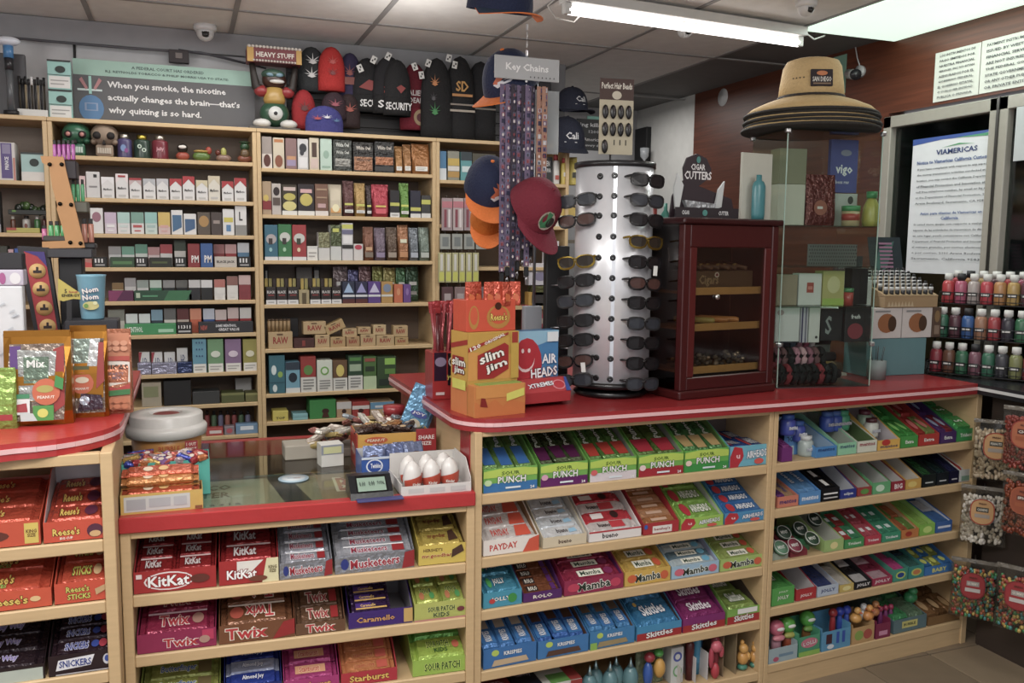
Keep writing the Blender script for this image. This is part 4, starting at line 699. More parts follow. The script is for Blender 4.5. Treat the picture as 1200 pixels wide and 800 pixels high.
shelfrow(o6, s5, B_Z[1], [(133, 182, 150, 'c', 'tan and red box', 'box', 'b09470p', [R_(0, .15, 1, .42, '8c1c24p'), E_(.4, .5, .3, .1, 'd0b43cp')]), (184, 234, 162, 'c', 'white box with dark round faces', 'box', 'c0b8b0p', [E_(.5, .75, .35, .14, '2c1c1cp'), R_(.1, .3, .9, .55, '5c4c44p')]),
 (238, 320, 168, 'c', 'black box with yellow oval', 'box', '3c3424p', [R_(0, 0, 1, .14, 'e0e0d8p'), E_(.5, .3, .45, .16, 'd8cc70p'), E_(.5, .6, .4, .12, 'c0b43cp'), R_(.1, .8, .9, .92, 'd0b8b0p')]), (323, 413, 165, 'c', 'large black box with pink and yellow lettering', 'box', '2c2428p', [R_(0, 0, 1, .14, 'e0e0d8p'), E_(.5, .5, .38, .2, 'c8b840p'), R_(.15, .72, .85, .84, 'd8a8a8p')]),
 (416, 487, 165, 'c', 'brown cigar box stack', 'box', '7c5640p', [R_(0, 0, 1, .15, 'e0d8d0p'), R_(.1, .8, .9, .86, 'a88868p'), R_(.1, .55, .9, .6, 'a88868p'), R_(.2, .25, .8, .38, 'c8a0a0p')]), (491, 563, 165, 'b', 'cream pouch with sunflower base', 'pouch', 'c8bca0p', [R_(0, 0, 1, .3, 'd8983cp'), E_(.5, .3, .35, .25, 'e8e0b0p')]),
 (568, 628, 145, 'b', 'dark brown pouch with yellow strip', 'pouch', '5c3434f', bl_()), (631, 690, 158, 'b', 'gold pouch with yellow strip', 'pouch', 'a8843cf', bl_()), (692, 722, 170, 'b', 'narrow dark pouch', 'pouch', '3c2c2cf', bl_()), (724, 815, 165, 'b', 'bright red pouch', 'pouch', 'b02c40f', [R_(.1, .0, .9, .3, 'd84c5cp'), R_(.1, .4, .9, .5, 'd8c43cp')]),
 (819, 870, 198, 'c', 'black box with yellow strip', 'box', '28262ap', bl_()), (873, 925, 158, 'b', 'lime green pouch', 'pouch', '5c8c2cf', bl_('c8d03cp')), (928, 984, 200, 'c', 'black box with navy top', 'box', '28283cp', [R_(0, .25, 1, .38, 'c8c43cp'), R_(0, 0, 1, .15, 'd8d8d4p')]), (987, 1037, 225, 'c', 'black and white box', 'box', '3c3c3cp', [R_(0, .6, 1, .8, 'c4c43cp'), R_(0, 0, 1, .2, 'd8d8d4p')])], 'second shelf, middle rack', d=.07)
shelfrow(o6, s5, B_Z[2], [(140, 212, 385, 'c', 'teal box with cigarillo window', 'box', '2c6c84p', [R_(0, 0, 1, .1, 'dcdcdcp'), E_(.5, .6, .4, .14, 'b0a8a8p'), R_(.3, .45, .6, .62, '3c3434p'), E_(.45, .3, .12, .06, '8cc4c8p')]), (214, 287, 382, 'c', 'green box with cigarillo window', 'box', '2c7c44p', [R_(0, 0, 1, .1, 'dcdcdcp'), E_(.5, .64, .4, .14, 'c8ccc4p'), R_(.3, .45, .6, .62, '3c3434p'), E_(.45, .3, .12, .06, '9cd0a8p')]),
 (290, 366, 385, 'c', 'red box with cigarillo window', 'box', 'a82c30p', [R_(0, 0, 1, .1, 'dcdcdcp'), E_(.5, .62, .4, .14, 'c8ccc4p'), R_(.3, .45, .6, .62, '3c4434p'), E_(.45, .3, .12, .06, 'e8d0a8p')]), (369, 428, 500, 'c', 'short white lettered box', 'box', 'd4d4d0p', base('', h_=.8)), (431, 493, 425, 'c', 'white box with olive packets', 'box', 'd0d0ccp', [R_(0, .45, 1, 1, '84845cf')]),
 (496, 555, 385, 'c', 'white box with dark green packets', 'box', 'ccd0ccp', [R_(0, .4, 1, 1, '54603cf'), R_(.2, .8, .8, .9, 'c8cc44p')]), (558, 618, 375, 'c', 'white box with striped packets', 'box', 'd0d0d0p', [R_(0, .85, 1, .96, 'c8cc44p'), R_(0, .7, 1, .82, '6c6c8cp'), R_(.1, .45, .9, .66, 'e4e4e4p'), R_(0, .32, 1, .42, '2c2c2cp')]), (621, 672, 488, 'c', 'white box with red round logo', 'box', 'd4d0ccp', [E_(.5, .8, .4, .15, 'c0304cp')]),
 (676, 733, 395, 'b', 'brown and red pouch', 'pouch', '7c4c34f', [R_(0, 0, 1, .3, '7c6c5cp'), R_(.1, .4, .9, .6, 'c89c6cp')]), (737, 797, 400, 'b', 'lilac grey pouch', 'pouch', '6c5c6cf', [R_(0, 0, 1, .3, '8c7c9cp')]), (801, 860, 397, 'b', 'dark brown pouch with cream label', 'pouch', '5c4838f', [R_(0, 0, 1, .3, '9c8c7cp')]), (863, 921, 385, 'b', 'copper pouch', 'pouch', 'a0683cf', [R_(0, 0, 1, .3, 'c0844cp'), R_(.1, .8, .9, 1, 'd8d8b8p')]), (924, 975, 400, 'b', 'blue grey pouch', 'pouch', '687078f', [R_(0, 0, 1, .3, 'a4acb8p')]), (978, 1035, 398, 'b', 'green grey pouch', 'pouch', '6c7c70f', [R_(0, 0, 1, .3, 'acb4acp')])], 'third shelf, middle rack', d=.07)
blk = [R_(.0, .0, 1, .26, 'd8d8d8p'), R_(.2, .1, .8, .15, '9c9c9cp'), T_('BLACK', .5, .72, .8, .16, 'd8d4d0p'), R_(.2, .5, .8, .58, '8c2c2cp')]
IB4 = [(a, b, 30, 'c', 'black pack with white label', 'box', '2c2422p', blk) for a, b in ((142, 197), (200, 257), (260, 318))]+[(321, 378, 45, 'c', 'gold and cream box', 'box', 'a8986cp', [R_(.3, 0, .7, .8, '5c4c2cp')])]+[(a, b, 30, 'c', 'black pack with tan band', 'box', '28201ep', blk) for a, b in ((382, 438), (442, 497), (500, 553))]
IB4 += [(558, 625, 0, 'c', 'navy and pale blue box', 'box', '2c344cp', [G_([(.5, .95), (.9, .5), (.1, .5)], '9cbce0p'), R_(0, .3, 1, .4, 'd4d8dcp'), R_(0, 0, 1, .2, '5c2424p')]), (628, 694, 0, 'c', 'navy and lilac box', 'box', '2c2c4cp', [G_([(.5, .95), (.9, .5), (.1, .5)], '9c9cd4p'), R_(0, .3, 1, .4, 'd4d8dcp'), R_(0, 0, 1, .2, '5c2424p')]),
 (697, 766, 0, 'c', 'purple and white box', 'box', '5c3c8cp', [G_([(.5, .95), (.9, .5), (.1, .5)], 'c8c4e4p'), R_(0, .3, 1, .4, 'd4d8dcp')]), (769, 832, 0, 'c', 'mustard yellow box', 'box', 'b88c3cp', [E_(.5, .7, .35, .2, '7c8ca8p'), R_(0, .3, 1, .4, 'd4d4ccp')]), (838, 886, 15, 'c', 'orange pouch box', 'box', 'c86434p', [E_(.5, .6, .2, .2, 'd8905cp')]), (889, 930, 15, 'c', 'violet pouch box', 'box', '6c4490p', [E_(.5, .6, .2, .2, '9470b4p')])]
shelfrow(o7, s5, B_Z[3], IB4, 'fourth shelf, middle rack', d=.06)
shelfrow(o7, s5, B_Z[3], [(142+22*k, 160+22*k, -15, 'c', 'yellow tipped cigar tube', 'cigar', ['c4a83cp', 'a89c4cp', '3c2c28p'][k % 3], [R_(0, 0, 1, .3, '2c2422p')], {'y': .065, 'd': .014}) for k in range(18)], 'behind the black packs, middle rack')
shelfrow(o6, s5, B_Z[3], [(150, 180, 620, 'c', 'black card with a white strip', 'card', '1e1c1cp', [R_(.4, .2, .7, .9, 'd8d8d8p')], {'y': .2, 'd': .01}), (335, 425, 620, 'c', 'tall grey carton', 'carton', '84807cp', [], {'y': .2}), (432, 468, 618, 'c', 'black framed white card', 'card', '28282ap', [R_(.15, .1, .85, .9, 'b4b4b0p')], {'y': .2, 'd': .01})], 'back of fourth shelf, middle rack', group='cards at the back of the fourth shelf')
stk = [(525, 605, 612, '7c6c70'), (608, 665, 632, '5c5c8c'), (668, 735, 612, '7c5c60'), (742, 800, 612, '84883c'), (803, 870, 620, '9c944c'), (873, 925, 620, '4c7c54'), (928, 995, 615, '3c5c44')]
shelfrow(o6, s5, B_Z[3], [(a, b, c, 'b', 'foil pouch with pale band', 'pouch', d+'f', [R_(.1, .75, .9, .95, 'c8c8c4p'), R_(.1, .2, .9, .4, 'a0a09cp')], {'y': .075}) for a, b, c, d in stk], 'behind the coloured boxes, middle rack')
raw = [T_('RAW', .5, .5, .62, .42, 'a02c1cp'), R_(.35, .8, .6, .9, '6c4c2cp')]; RC = 'bfa06cp'
shelfrow(o7, s5, B_Z[4], [(150, 283, 272, 'c', 'large tan rolling paper box with red lettering', 'box', RC, raw), (288, 402, 307, 'c', 'dark red and black box', 'box', '4c2420p', [R_(.4, .2, .55, .8, '8c3028p')]), (405, 486, 288, 'c', 'tan rolling paper box', 'box', RC, raw), (489, 572, 300, 'c', 'low tan rolling paper box', 'box', 'b8965cp', raw), (576, 650, 296, 'c', 'tan rolling paper box with darker band', 'box', 'b08c58p', raw), (654, 738, 285, 'c', 'tan rolling paper box with big lettering', 'box', RC, raw), (741, 838, 290, 'c', 'wide tan rolling paper box', 'box', RC, raw), (842, 915, 300, 'c', 'last tan rolling paper box', 'box', 'b8985cp', raw)], 'fifth shelf, middle rack', d=.09)
def z7(v, px, Y=YF+.012): return at(px, 330+v/4.615, Y=Y).z
def up(a, b, v0, v1, look, c, ops, rot=0):
    x0 = at(280+a/4.615, 400, Y=YF+.015).x; x1 = at(280+b/4.615, 400, Y=YF+.015).x; xm = 280+(a+b)/9.2
    z0, z1 = z7(v1, xm), z7(v0, xm)
    solid(carton(x1-x0, z1-z0, .06, c, ops), 'display_box', look, 'box', (x0, YF+.02, z0+.001), 0, 'tan boxes stacked on the fifth shelf', (0, rot, 0) if rot else None)
up(350, 472, 217, 286, 'tan lettered box lying on two boxes left of the tilted one', RC, raw)
up(482, 590, 240, 292, 'tan lettered box tilted up on the fifth shelf of the middle rack', 'b8985cp', raw, -.42)
up(562, 640, 256, 298, 'small tan box right of the tilted one on the fifth shelf', RC, raw)
up(645, 715, 248, 284, 'thin tan box on top near the middle of the fifth shelf', RC, raw)
up(728, 797, 236, 289, 'square tan lettered box on top of the wide one, fifth shelf', 'c8ac78p', raw)
up(838, 915, 240, 299, 'tan lettered box on top at right end of the fifth shelf', RC, raw)
for k in range(6):
    x0 = at(280+(155+21*k)/4.615, 400, Y=YF+.02).x; t = MB(); t.cyl(0, 0, 0, .052, .0085, '9c7c4cp', 10); t.cyl(0, 0, .052, .06, .0087, '5c442cp', 10)
    solid(t, 'paper_cone', 'brown paper cone standing on the large tan box, %s from left' % ORD[k], 'rolling cone', (x0+.01, YF+.03, z7(272, 320)+.001), 0, 'paper cones on the tan box')
t = carton(.075, .14, .02, '222024p'); solid(t, 'card', 'black upright card behind the paper cones on the fifth shelf', 'card', (at(332, 400, Y=YF+.1).x, YF+.11, B_Z[4]+.0095))
ad = [R_(0, 0, 1, .42, 'd8d8d0p'), R_(.15, .32, .85, .36, '8c8c88p'), R_(.15, .24, .85, .28, '8c8c88p'), R_(.15, .16, .85, .2, '8c8c88p'), R_(.15, .08, .7, .12, '8c8c88p')]
shelfrow(o7, s5, B_Z[5], [(150, 238, 400, 'c', 'teal box with leaf and round picture', 'box', '2c6c7cp', [E_(.3, .62, .16, .13, 'd0e0e0p'), E_(.7, .5, .16, .08, '8cb43cp'), R_(0, .28, 1, .3, '1c4c5cp'), E_(.35, .14, .14, .1, 'd0e0e0p')]), (241, 320, 435, 'c', 'blue box with black animal', 'box', '6ca8c0p', [R_(0, 0, 1, .16, 'd8dcd8p'), E_(.5, .5, .3, .16, '1c2c3cp'), R_(0, .75, 1, 1, '2c3c4cp')]),
 (323, 408, 405, 'c', 'red box with green leaf and warning label', 'box', 'a02c24p', [E_(.5, .62, .3, .14, '5c8c3cp')]+ad), (413, 498, 425, 'c', 'white box with green ring and warning label', 'box', 'd4dccc p'.replace(' ', ''), [E_(.5, .66, .28, .14, '6cac3cp'), E_(.5, .66, .18, .09, 'd8e4d0p')]+ad), (501, 580, 425, 'c', 'brown box with yellow fruit and warning label', 'box', '6c4c2cp', [E_(.5, .66, .28, .2, 'd8c44cp')]+ad),
 (584, 664, 400, 'c', 'dark green box with warning label', 'box', '2c4c34p', [R_(.1, .55, .9, .75, '9cb494p'), R_(.1, .85, .9, .95, '4c8c3cp')]+ad), (668, 740, 405, 'c', 'green box with pale green base', 'box', '4c7434p', [R_(0, 0, 1, .4, 'b8d0a0p'), R_(.15, .55, .85, .7, '2c3c28p'), R_(.1, .85, .9, .95, 'a04c3cp')]), (743, 848, 405, 'c', 'green and black stacked packets', 'box', '34502cp', [R_(.4, .75, .95, .95, '8cc43cp'), R_(.4, .45, .95, .62, '5c8c34p'), R_(.1, .1, .9, .3, '26342ap')])], 'sixth shelf, middle rack', d=.08)
shelfrow(o7, s5, B_Z[6], [(165, 252, 700, 'c', 'yellow box with black lettering', 'box', 'd0c03cp', [T_('TOP', .5, .3, .6, .25, '2c2c1cp')]), (276, 360, 715, 'c', 'pale blue box', 'box', '7cb8c0p', [R_(0, .5, 1, .55, '5c8c94p')])], 'bottom shelf, middle rack', d=.09)
shelfrow(o7, s5, B_Z[6], [(370, 515, 640, 'c', 'green open carton with a dark figure on it', 'carton', '2c8c3cp', [E_(.6, .4, .14, .14, '3c1c14p'), G_([(.45, .05), (.75, .05), (.68, .32), (.52, .32)], '4c2418p')]), (519, 600, 650, 'c', 'tan and white carton with a dark figure', 'carton', 'b8946cp', [R_(0, .55, 1, 1, 'c8c4c0p'), E_(.5, .4, .16, .14, '3c1c14p')]), (604, 700, 650, 'c', 'red and white carton with a dark figure', 'carton', 'a83028p', [R_(0, .5, 1, .75, 'd4ccc8p'), E_(.5, .4, .16, .14, '3c1c14p')]), (704, 835, 650, 'c', 'sky blue and tan carton', 'carton', 'b89c74p', [R_(0, .5, 1, 1, '5c94b8p'), R_(.2, .58, .9, .75, 'd0d4d8p')])], 'bottom shelf, middle rack', d=.14)
# ---- far left rack
o2 = (0, 180); s2 = 5
shelfrow(o2, s2, U_Z[0], [(-60, 0, 10, 'c', 'white and lilac box', 'box', 'c8c0d0p', []), (0, 118, -65, 'c', 'tall white box with purple centre', 'box', 'd4d0ccp', [R_(.3, .05, .85, .98, '5c4c8cp'), R_(.38, .7, .78, .95, '8c84a8p'), T_('PRINCE', .58, .45, .34, .2, 'e8e8ecp', None, PI/2), R_(.9, .0, 1, .6, 'c88070p')]),
 (150, 290, -5, 'c', 'teal box with a dark bird picture', 'box', '9cc4c0p', [R_(0, 0, 1, .32, 'd8d4ccp'), E_(.55, .65, .2, .14, '1c2c28p'), R_(0, .94, 1, 1, '2c3c3cp')])], 'top shelf, far left rack', d=.1)
shelfrow(o2, s2, U_Z[1], [(-60, 15, 220, 'c', 'dark box at the edge', 'box', '2c2c2cp', [R_(.4, 0, 1, .2, '9c9c9cp')]), (60, 285, 290+50, 'c', 'black tray with green light spots', 'tray', '1e2420p', [R_(.1, .5, .2, .9, '5c8c2cp')], {'vb': 352+5}), (60, 95, 365, 't', 'small dark bottle', 'bottle', '6c3c24g', [], {'cap': 'c8c4b8p', 'y': .03}), (130, 180, 362, 't', 'white label bottle', 'bottle', 'c8c4bcg', [E_(.5, .5, .3, .3, '8c4c3cp')], {'cap': '2c2c2cp', 'y': .03}), (200, 240, 365, 't', 'green bottle', 'bottle', '3c7c3cg', [], {'cap': 'c8c8c4p', 'y': .03}), (250, 275, 365, 't', 'dark red bottle', 'bottle', '5c2424g', [], {'cap': '1c1c1cp', 'y': .03})], 'second shelf, far left rack')
t = MB(); 
for k in range(9): t.ell(.02+.016*k, .02+.01*(k % 2), .02+.012*math.sin(k), .016, .016, .02, ['1c241cg', '2c4420g', '3c5c24g'][k % 3], 8, 6)
solid(t, 'lighter_tray', 'heap of black and green lighters on the black tray, far left rack', 'lighter', (at(14, 250, Y=YF).x, YF+.02, at(20, 249, Y=YF).z))
shelfrow(o2, s2, U_Z[1], [(45, 240, 435, 'c', 'low yellow and red strip tray', 'tray', 'b8b03cp', [R_(0, .5, .3, 1, 'b8402cp')])], 'front of second shelf, far left rack', Y=YF+.004, d=.02)
shelfrow(o2, s2, U_Z[2]-.02, [(-40, 45, 540, 'c', 'dark round container', 'box', '34382cp', []), (48, 80, 560, 'c', 'pink and white packet', 'packet', 'c8a0a8p', []), (85, 125, 555, 'c', 'blue packet', 'packet', '2c5cb0p', [R_(.2, .2, .6, .8, 'd0d8e8p')])], 'third shelf, far left rack', d=.06)
# on top of the racks: lighter box, pens, teal packs, sign
zt = zb0+.0095
def ontop(px0, px1, py, Y, mk_, name, label, cat, h_=None, grp=None):
    a = at(px0, 130, Y=Y).x; b = at(px1, 130, Y=Y).x; h_ = h_ or at((px0+px1)/2, py, Y=Y).z-zt
    return solid(mk_(b-a, h_), name, label, cat, (a, Y, zt), 0, grp)
for k, (p0, p1) in enumerate([(110, 138), (69, 109)]):
    for q in range(1): pass
def tealpack(w_, h_): return carton(w_, h_, .03, '8cc4bcp', [R_(.05, .05, .95, .45, 'd8d8d4p'), R_(.12, .28, .88, .32, '9c9c98p'), R_(.12, .16, .7, .2, '9c9c98p'), R_(0, .94, 1, 1, '2c3030p'), E_(.55, .68, .22, .12, '22302cp'), R_(0, .48, 1, .5, '44504cp')])
a = at(57.5, 130, Y=4.36).x; b = at(85, 130, Y=4.36).x; hh = (at(70, 70, Y=4.36).z-zt)/2
for k in range(2): solid(tealpack(b-a, hh-.001), 'cigar_box', 'mint box with bird picture left of the grey sign, %s one' % ['lower', 'upper'][k], 'box', (a, 4.36, zt+hh*k), 0, 'mint boxes beside the sign')
t = MB(); w_ = at(56, 130, Y=4.36).x-at(20, 130, Y=4.36).x; t.box(0, w_, 0, .05, 0, .035, 'd4d4d0p', .002); r = solid(t, 'pen_tray', 'white tray holding a row of slim black vape pens', 'tray', (at(20, 130, Y=4.36).x, 4.36, zt))
for k in range(9):
    t = MB(); t.cyl(0, 0, 0, .105, .0045, ['3c3428p', '1c1c20p', '8c7c5cp', '24242cp'][k % 4], 8); t.cyl(0, 0, .105, .14-.01*(k % 2), .0055, ['1a1a1cp', 'd8d8d8p'][k % 5 == 4], 8)
    solid(t, 'vape_pen', 'slim vape pen in the white tray, %s from left' % ORD[k], 'vape pen', (at(24, 130, Y=4.38).x+k*(w_-.02)/8.3, 4.385, zt+.036), 0, 'vape pens in the white tray')
t = MB(); t.box(0, .13, .03, .06, 0, .27, '4c4c50p', .004); r = solid(t, 'display_stand', 'grey backed display stand with blue capped bottle at far left', 'display stand', (at(0, 130, Y=4.36).x-.03, 4.36, zt))
t = MB(); t.cyl(.0, 0, 0, .02, .03, '1c1c1ep', 14); t.cyl(0, 0, .02, .19, .014, '5c6064g', 14); t.cyl(0, 0, .19, .24, .017, '2c2c30g', 14); t.cyl(0, 0, .24, .29, .02, '3c84c0g', 14); t.ell(0, 0, .31, .05, .03, .02, 'dce4f0g')
solid(t, 'vaporizer', 'slim grey vaporizer with blue cap and white top at far left', 'vaporizer', (at(13, 130, Y=4.33).x, 4.335, zt))
# sign
xa, xb = at(86, 100, Y=4.50).x, at(298, 100, Y=4.50).x; zs0 = zt; zs1 = at(190, 76, Y=4.50).z
r = thing('warning_sign', 'grey and mint tobacco warning sign with white slogan on rack top', 'sign', (xa, 4.50, zs0))
Ws, Hs = xb-xa, zs1-zs0
t = MB(); t.box(0, Ws, 0, .006, 0, Hs*.76, '5f5f63p'); t.art((0, -.0004, 0), (Ws, 0, 0), (0, 0, Hs*.76), [
 T_('When you smoke, the nicotine', .505, .82, .655, .165, 'e8e8e8p'), T_('actually changes the brain\u2014that\u2019s', .545, .56, .735, .165, 'e8e8e8p'), T_('why quitting is so hard.', .435, .3, .51, .165, 'e8e8e8p'),
 E_(.09, .33, .066, .27, '4c84b8p'), R_(.055, .28, .125, .44, '8ca0c4p'), R_(.065, .3, .115, .42, '4c84b8p'), R_(.02, .68, .15, .72, 'd0e0e0p'), R_(.08, .62, .095, .98, '9cd8ccp'), G_([(.03, .9), (.045, .95), (.075, .74), (.065, .7)], 'c08084p'), G_([(.15, .9), (.135, .95), (.105, .74), (.115, .7)], 'c08084p'), R_(.0, .0, .1, .1, '808084p'), R_(.9, .0, 1, .12, '808084p')]); part(t, 'sign_panel', r)
t = MB(); t.box(0, Ws, 0, .006, Hs*.76, Hs, '9cc8b8p'); t.art((0, -.0004, Hs*.76), (Ws, 0, 0), (0, 0, Hs*.24), [T_('A FEDERAL COURT HAS ORDERED', .51, .66, .4, .2, '4c6460p'), T_('R.J. REYNOLDS TOBACCO & PHILIP MORRIS USA TO STATE:', .51, .3, .68, .2, '4c6460p')]); part(t, 'header_strip', r)

# security dome cameras
def dome(x, y, z, label, s=1.0, rot=(0, 0, 0)):
    r = thing('security_camera', label, 'security camera', (x, y, z), 0, 'security cameras', rot)
    t = MB(); t.lathe([(0, 0), (.055*s, 0), (.055*s, -.018*s), (.048*s, -.03*s)], 'd8d8d8g', 20); part(t, 'base', r)
    t = MB(); t.ell(0, 0, -.035*s, .042*s, .042*s, .042*s, 'd4d4d4g', 18, 12); part(t, 'dome', r)
    t = MB(); t.X = Matrix.Translation((0, -.028*s, -.052*s)) @ Matrix.Rotation(.9, 4, 'X'); t.cyl(0, 0, 0, .018*s, .017*s, '2c2c2eg', 14); t.cyl(0, 0, .018*s, .02*s, .008*s, '0c0c0eg', 12); part(t, 'lens', r)
    return r
p = at(240, 32, Z=ZC); dome(p.x, min(p.y, 4.45), ZC-.002, 'white dome camera on ceiling above the grey warning sign', .95)
p = at(803, 27, Z=ZC); dome(p.x, p.y, ZC-.002, 'white dome camera on ceiling beside the fluorescent tube', .85)
p = at(925, -2, Z=ZC); dome(2.42, 3.05, ZC-.002, 'white dome camera at the top edge of the light panel', .8)
p = at(847, 114, X=XS-.001); dome(p.x, p.y, p.z, 'white dome camera on the dark wood wall left of the hats', 1.0, (0, -PI/2, 0))
# ---------------------------------------------------------------- things on the counters
ZT = 1.0802; ZG = .8618; ZLc = 1.1082
def pt(px, py, Z=ZT): v = at(px, py, Z=Z); return v.x, v.y
# ---- sunglasses tower
TY = 2.745; TX = at(716, 400, Y=TY).x; TR = .1345
tw = thing('sunglasses_display', 'silver cylindrical sunglasses tower on black base, centre of red countertop', 'sunglasses rack', (TX, TY, ZT))
def brushed():
    m = M('dddee2', 'm'); m.node_tree.nodes['Principled BSDF'].inputs['Metallic'].default_value = .3; m.node_tree.nodes['Principled BSDF'].inputs['Roughness'].default_value = .32; return m
TOPZ = at(715, 188, Y=TY-TR).z-ZT; BZ = at(715, 452, Y=TY-TR).z-ZT
t = MB(); t.lathe([(TR, BZ), (TR, TOPZ-.012)], brushed(), 48); part(t, 'column', tw)
t = MB(); t.lathe([(0, TOPZ-.014), (TR+.006, TOPZ-.014), (TR+.006, TOPZ+.004), (0, TOPZ+.004)], '2b2b2eg', 40); part(t, 'top_cap', tw)
t = MB(); t.lathe([(0, 0), (TR*.9, 0), (TR*.98, .012), (TR*.82, .03), (TR*.8, BZ*.55), (TR+.01, BZ*.7), (TR+.01, BZ+.004), (0, BZ+.004)], '161618g', 40); part(t, 'base', tw)
t = MB(); a = math.atan2(-TY, -TX)+.02
cp, sp = math.cos(a), math.sin(a)
t.X = Matrix.Rotation(a, 4, 'Z'); t.box(TR-.001, TR+.0012, -.006, .006, BZ+.01, TOPZ-.016, 'd6d8dcm'); part(t, 'seam_strip', tw)
def tower_ang(px):   # angle on the cylinder seen in pixel column px
    best = None
    for k in range(200):
        th = a-1.5+3.0*k/199; q = Vector((TX+TR*math.cos(th), TY+TR*math.sin(th), 1.5)); v = q-CP; x = 600+FPX*v.dot(CR)/v.dot(CF)
        if best is None or abs(x-px) < best[0]: best = (abs(x-px), th)
    return best[1]
aL, aR = tower_ang(701), tower_ang(717.5)
def glasses_mesh(style, frame, lens):
    f = MB(); l = MB(); W = .068
    for sx in (-1, 1):
        n = 14; pts = []
        for k in range(n):
            th = 2*PI*k/n; ex = abs(math.cos(th))**.75*math.copysign(1, math.cos(th)); ez = abs(math.sin(th))**(.7 if style else .9)*math.copysign(1, math.sin(th))
            pts.append((sx*.034+.030*ex, ez*.021*(1.05 if ez < 0 else .8)+ (0 if style else -.003)))
        yy = lambda x: .9*x*x*2.2
        vs = [(x*1.14-sx*.004, yy(x)-.002, z*1.2) for x, z in pts]+[(x*.98+sx*.0007, yy(x)-.0024, z*.92) for x, z in pts]+[(x*.98+sx*.0007, yy(x)+.003, z*.92) for x, z in pts]+[(x*1.14-sx*.004, yy(x)+.003, z*1.2) for x, z in pts]
        fs = []
        for r0 in range(4):
            for k in range(n): fs.append((r0*n+k, r0*n+(k+1) % n, ((r0+1) % 4)*n+(k+1) % n, ((r0+1) % 4)*n+k))
        f.add(vs, fs, frame, False)
        l.add([(x*.99, yy(x)-.0006, z*.95) for x, z in pts]+[(x*.99, yy(x)+.0012, z*.95) for x, z in pts], [tuple(range(n)), tuple(range(2*n-1, n-1, -1))], lens)
        f.tube([(sx*.066, .009, .008), (sx*.07, .03, .006), (sx*.066, .085, .0), (sx*.058, .125, -.012)], [.0045, .0038, .003, .0035], frame, 6)
    f.tube([(-.008, -.001, .004), (0, -.003, .007), (.008, -.001, .004)], .0028, frame, 6)
    return f.mesh('frame'), l.mesh('lens')
rows_y = [205, 229, 252, 277, 302, 326, 350, 374, 397, 421, 445]
GS = {'k': glasses_mesh(1, '121214g', '1c1a1cs'), 'b': glasses_mesh(0, '141214g', '4a3430s'), 'g': glasses_mesh(0, '8a7434m', '2c2620s'), 's': glasses_mesh(1, '2a2a2cg', '33363cs')}
gm = MB(); gm.lathe([(0, -.001), (.0105, -.001), (.0105, .003), (.007, .004), (0, .002)], '141416s', 12); gm = gm.mesh('grommet')
for y in rows_y:
    for th in (aL, aR):
        z = at(701 if th == aL else 717, y, Y=TY-TR).z-ZT
        o = link('grommet', gm, tw); o.matrix_local = Matrix.Rotation(th, 4, 'Z') @ Matrix.Translation((TR-.001, 0, z)) @ Matrix.Rotation(PI/2, 4, 'Y')
def sung(side, z, style, label, tilt=0, roll=0, tagd=False):
    R0 = TR+(.034 if side > 0 else .036); th_c = a+(.72 if side > 0 else -.86); yaw = (-.14 if side > 0 else .50)
    x, y = TX+R0*math.cos(th_c), TY+R0*math.sin(th_c)
    r = thing('sunglasses', label, 'sunglasses', (x, y, ZT+z), 0, 'sunglasses on the tower')
    r.rotation_euler = (tilt, roll, th_c+PI/2+yaw)
    fm, lm = GS[style]; f_ = link('frame', fm, r); link('lens', lm, f_)
    if tagd: t = MB(); t.box(-.008, .008, -.004, -.003, -.045, -.012, 'e4e4e0p'); part(t, 'price_tag', r, (.035, 0, 0))
    return r
RS = ['k', 's', 'k', 'g', 'k', 'b', 'k', 's', 'k', 'k', 's']
for i, y in enumerate(rows_y):
    z = at(717, y, Y=TY-TR).z-ZT
    sung(1, z-.012, RS[i], {'k': 'black sunglasses', 'b': 'dark sunglasses with brown lenses', 'g': 'gold rimmed sunglasses', 's': 'charcoal sunglasses'}[RS[i]]+' on right side of silver tower, %s from top' % ORD[i], 0, .06, i in (4,))
LS = {1: 's', 2: 'b', 4: 'g', 5: 'k', 6: 's', 7: 'k', 8: 'k', 9: 'b', 10: 's'}
k_ = 0
for i, s_ in LS.items():
    z = at(701, rows_y[i], Y=TY-TR).z-ZT
    sung(-1, z-.010, s_, {'k': 'black sunglasses', 'b': 'brown lensed sunglasses', 'g': 'gold rimmed sunglasses', 's': 'charcoal sunglasses'}[s_]+' on left side of silver tower, %s from top' % ORD[k_], 0, -.12, k_ == 7); k_ += 1
# price tags on the glasses
for px, py in ():
    q = at(px, py, Y=TY-TR-.06); t = MB(); t.box(-.008, .008, 0, .0008, -.018, .018, 'e4e4e0p'); t.tube([(0, 0, .018), (.002, .001, .03)], .0006, 'd8d8d8p', 4)
    solid(t, 'price_tag', 'white price tag on sunglasses %s of the silver tower' % ('right side' if px > 720 else 'low on left side'), 'tag', tuple(q))
# black display stand behind the tower on its left
t = MB(); t.box(0, .09, 0, .03, 0, .52, '121214p', .004)
for k in range(6): t.tube([(.02+.04*(k % 2), -.002, .08+.075*k), (.03+.04*(k % 2), -.05, .085+.075*k)], .003, 'c8c8ccm', 6)
p = pt(672, 452); solid(t, 'display_board', 'black peg board with chrome hooks behind left side of silver tower', 'display board', (TX-.21, TY+.10, ZT))
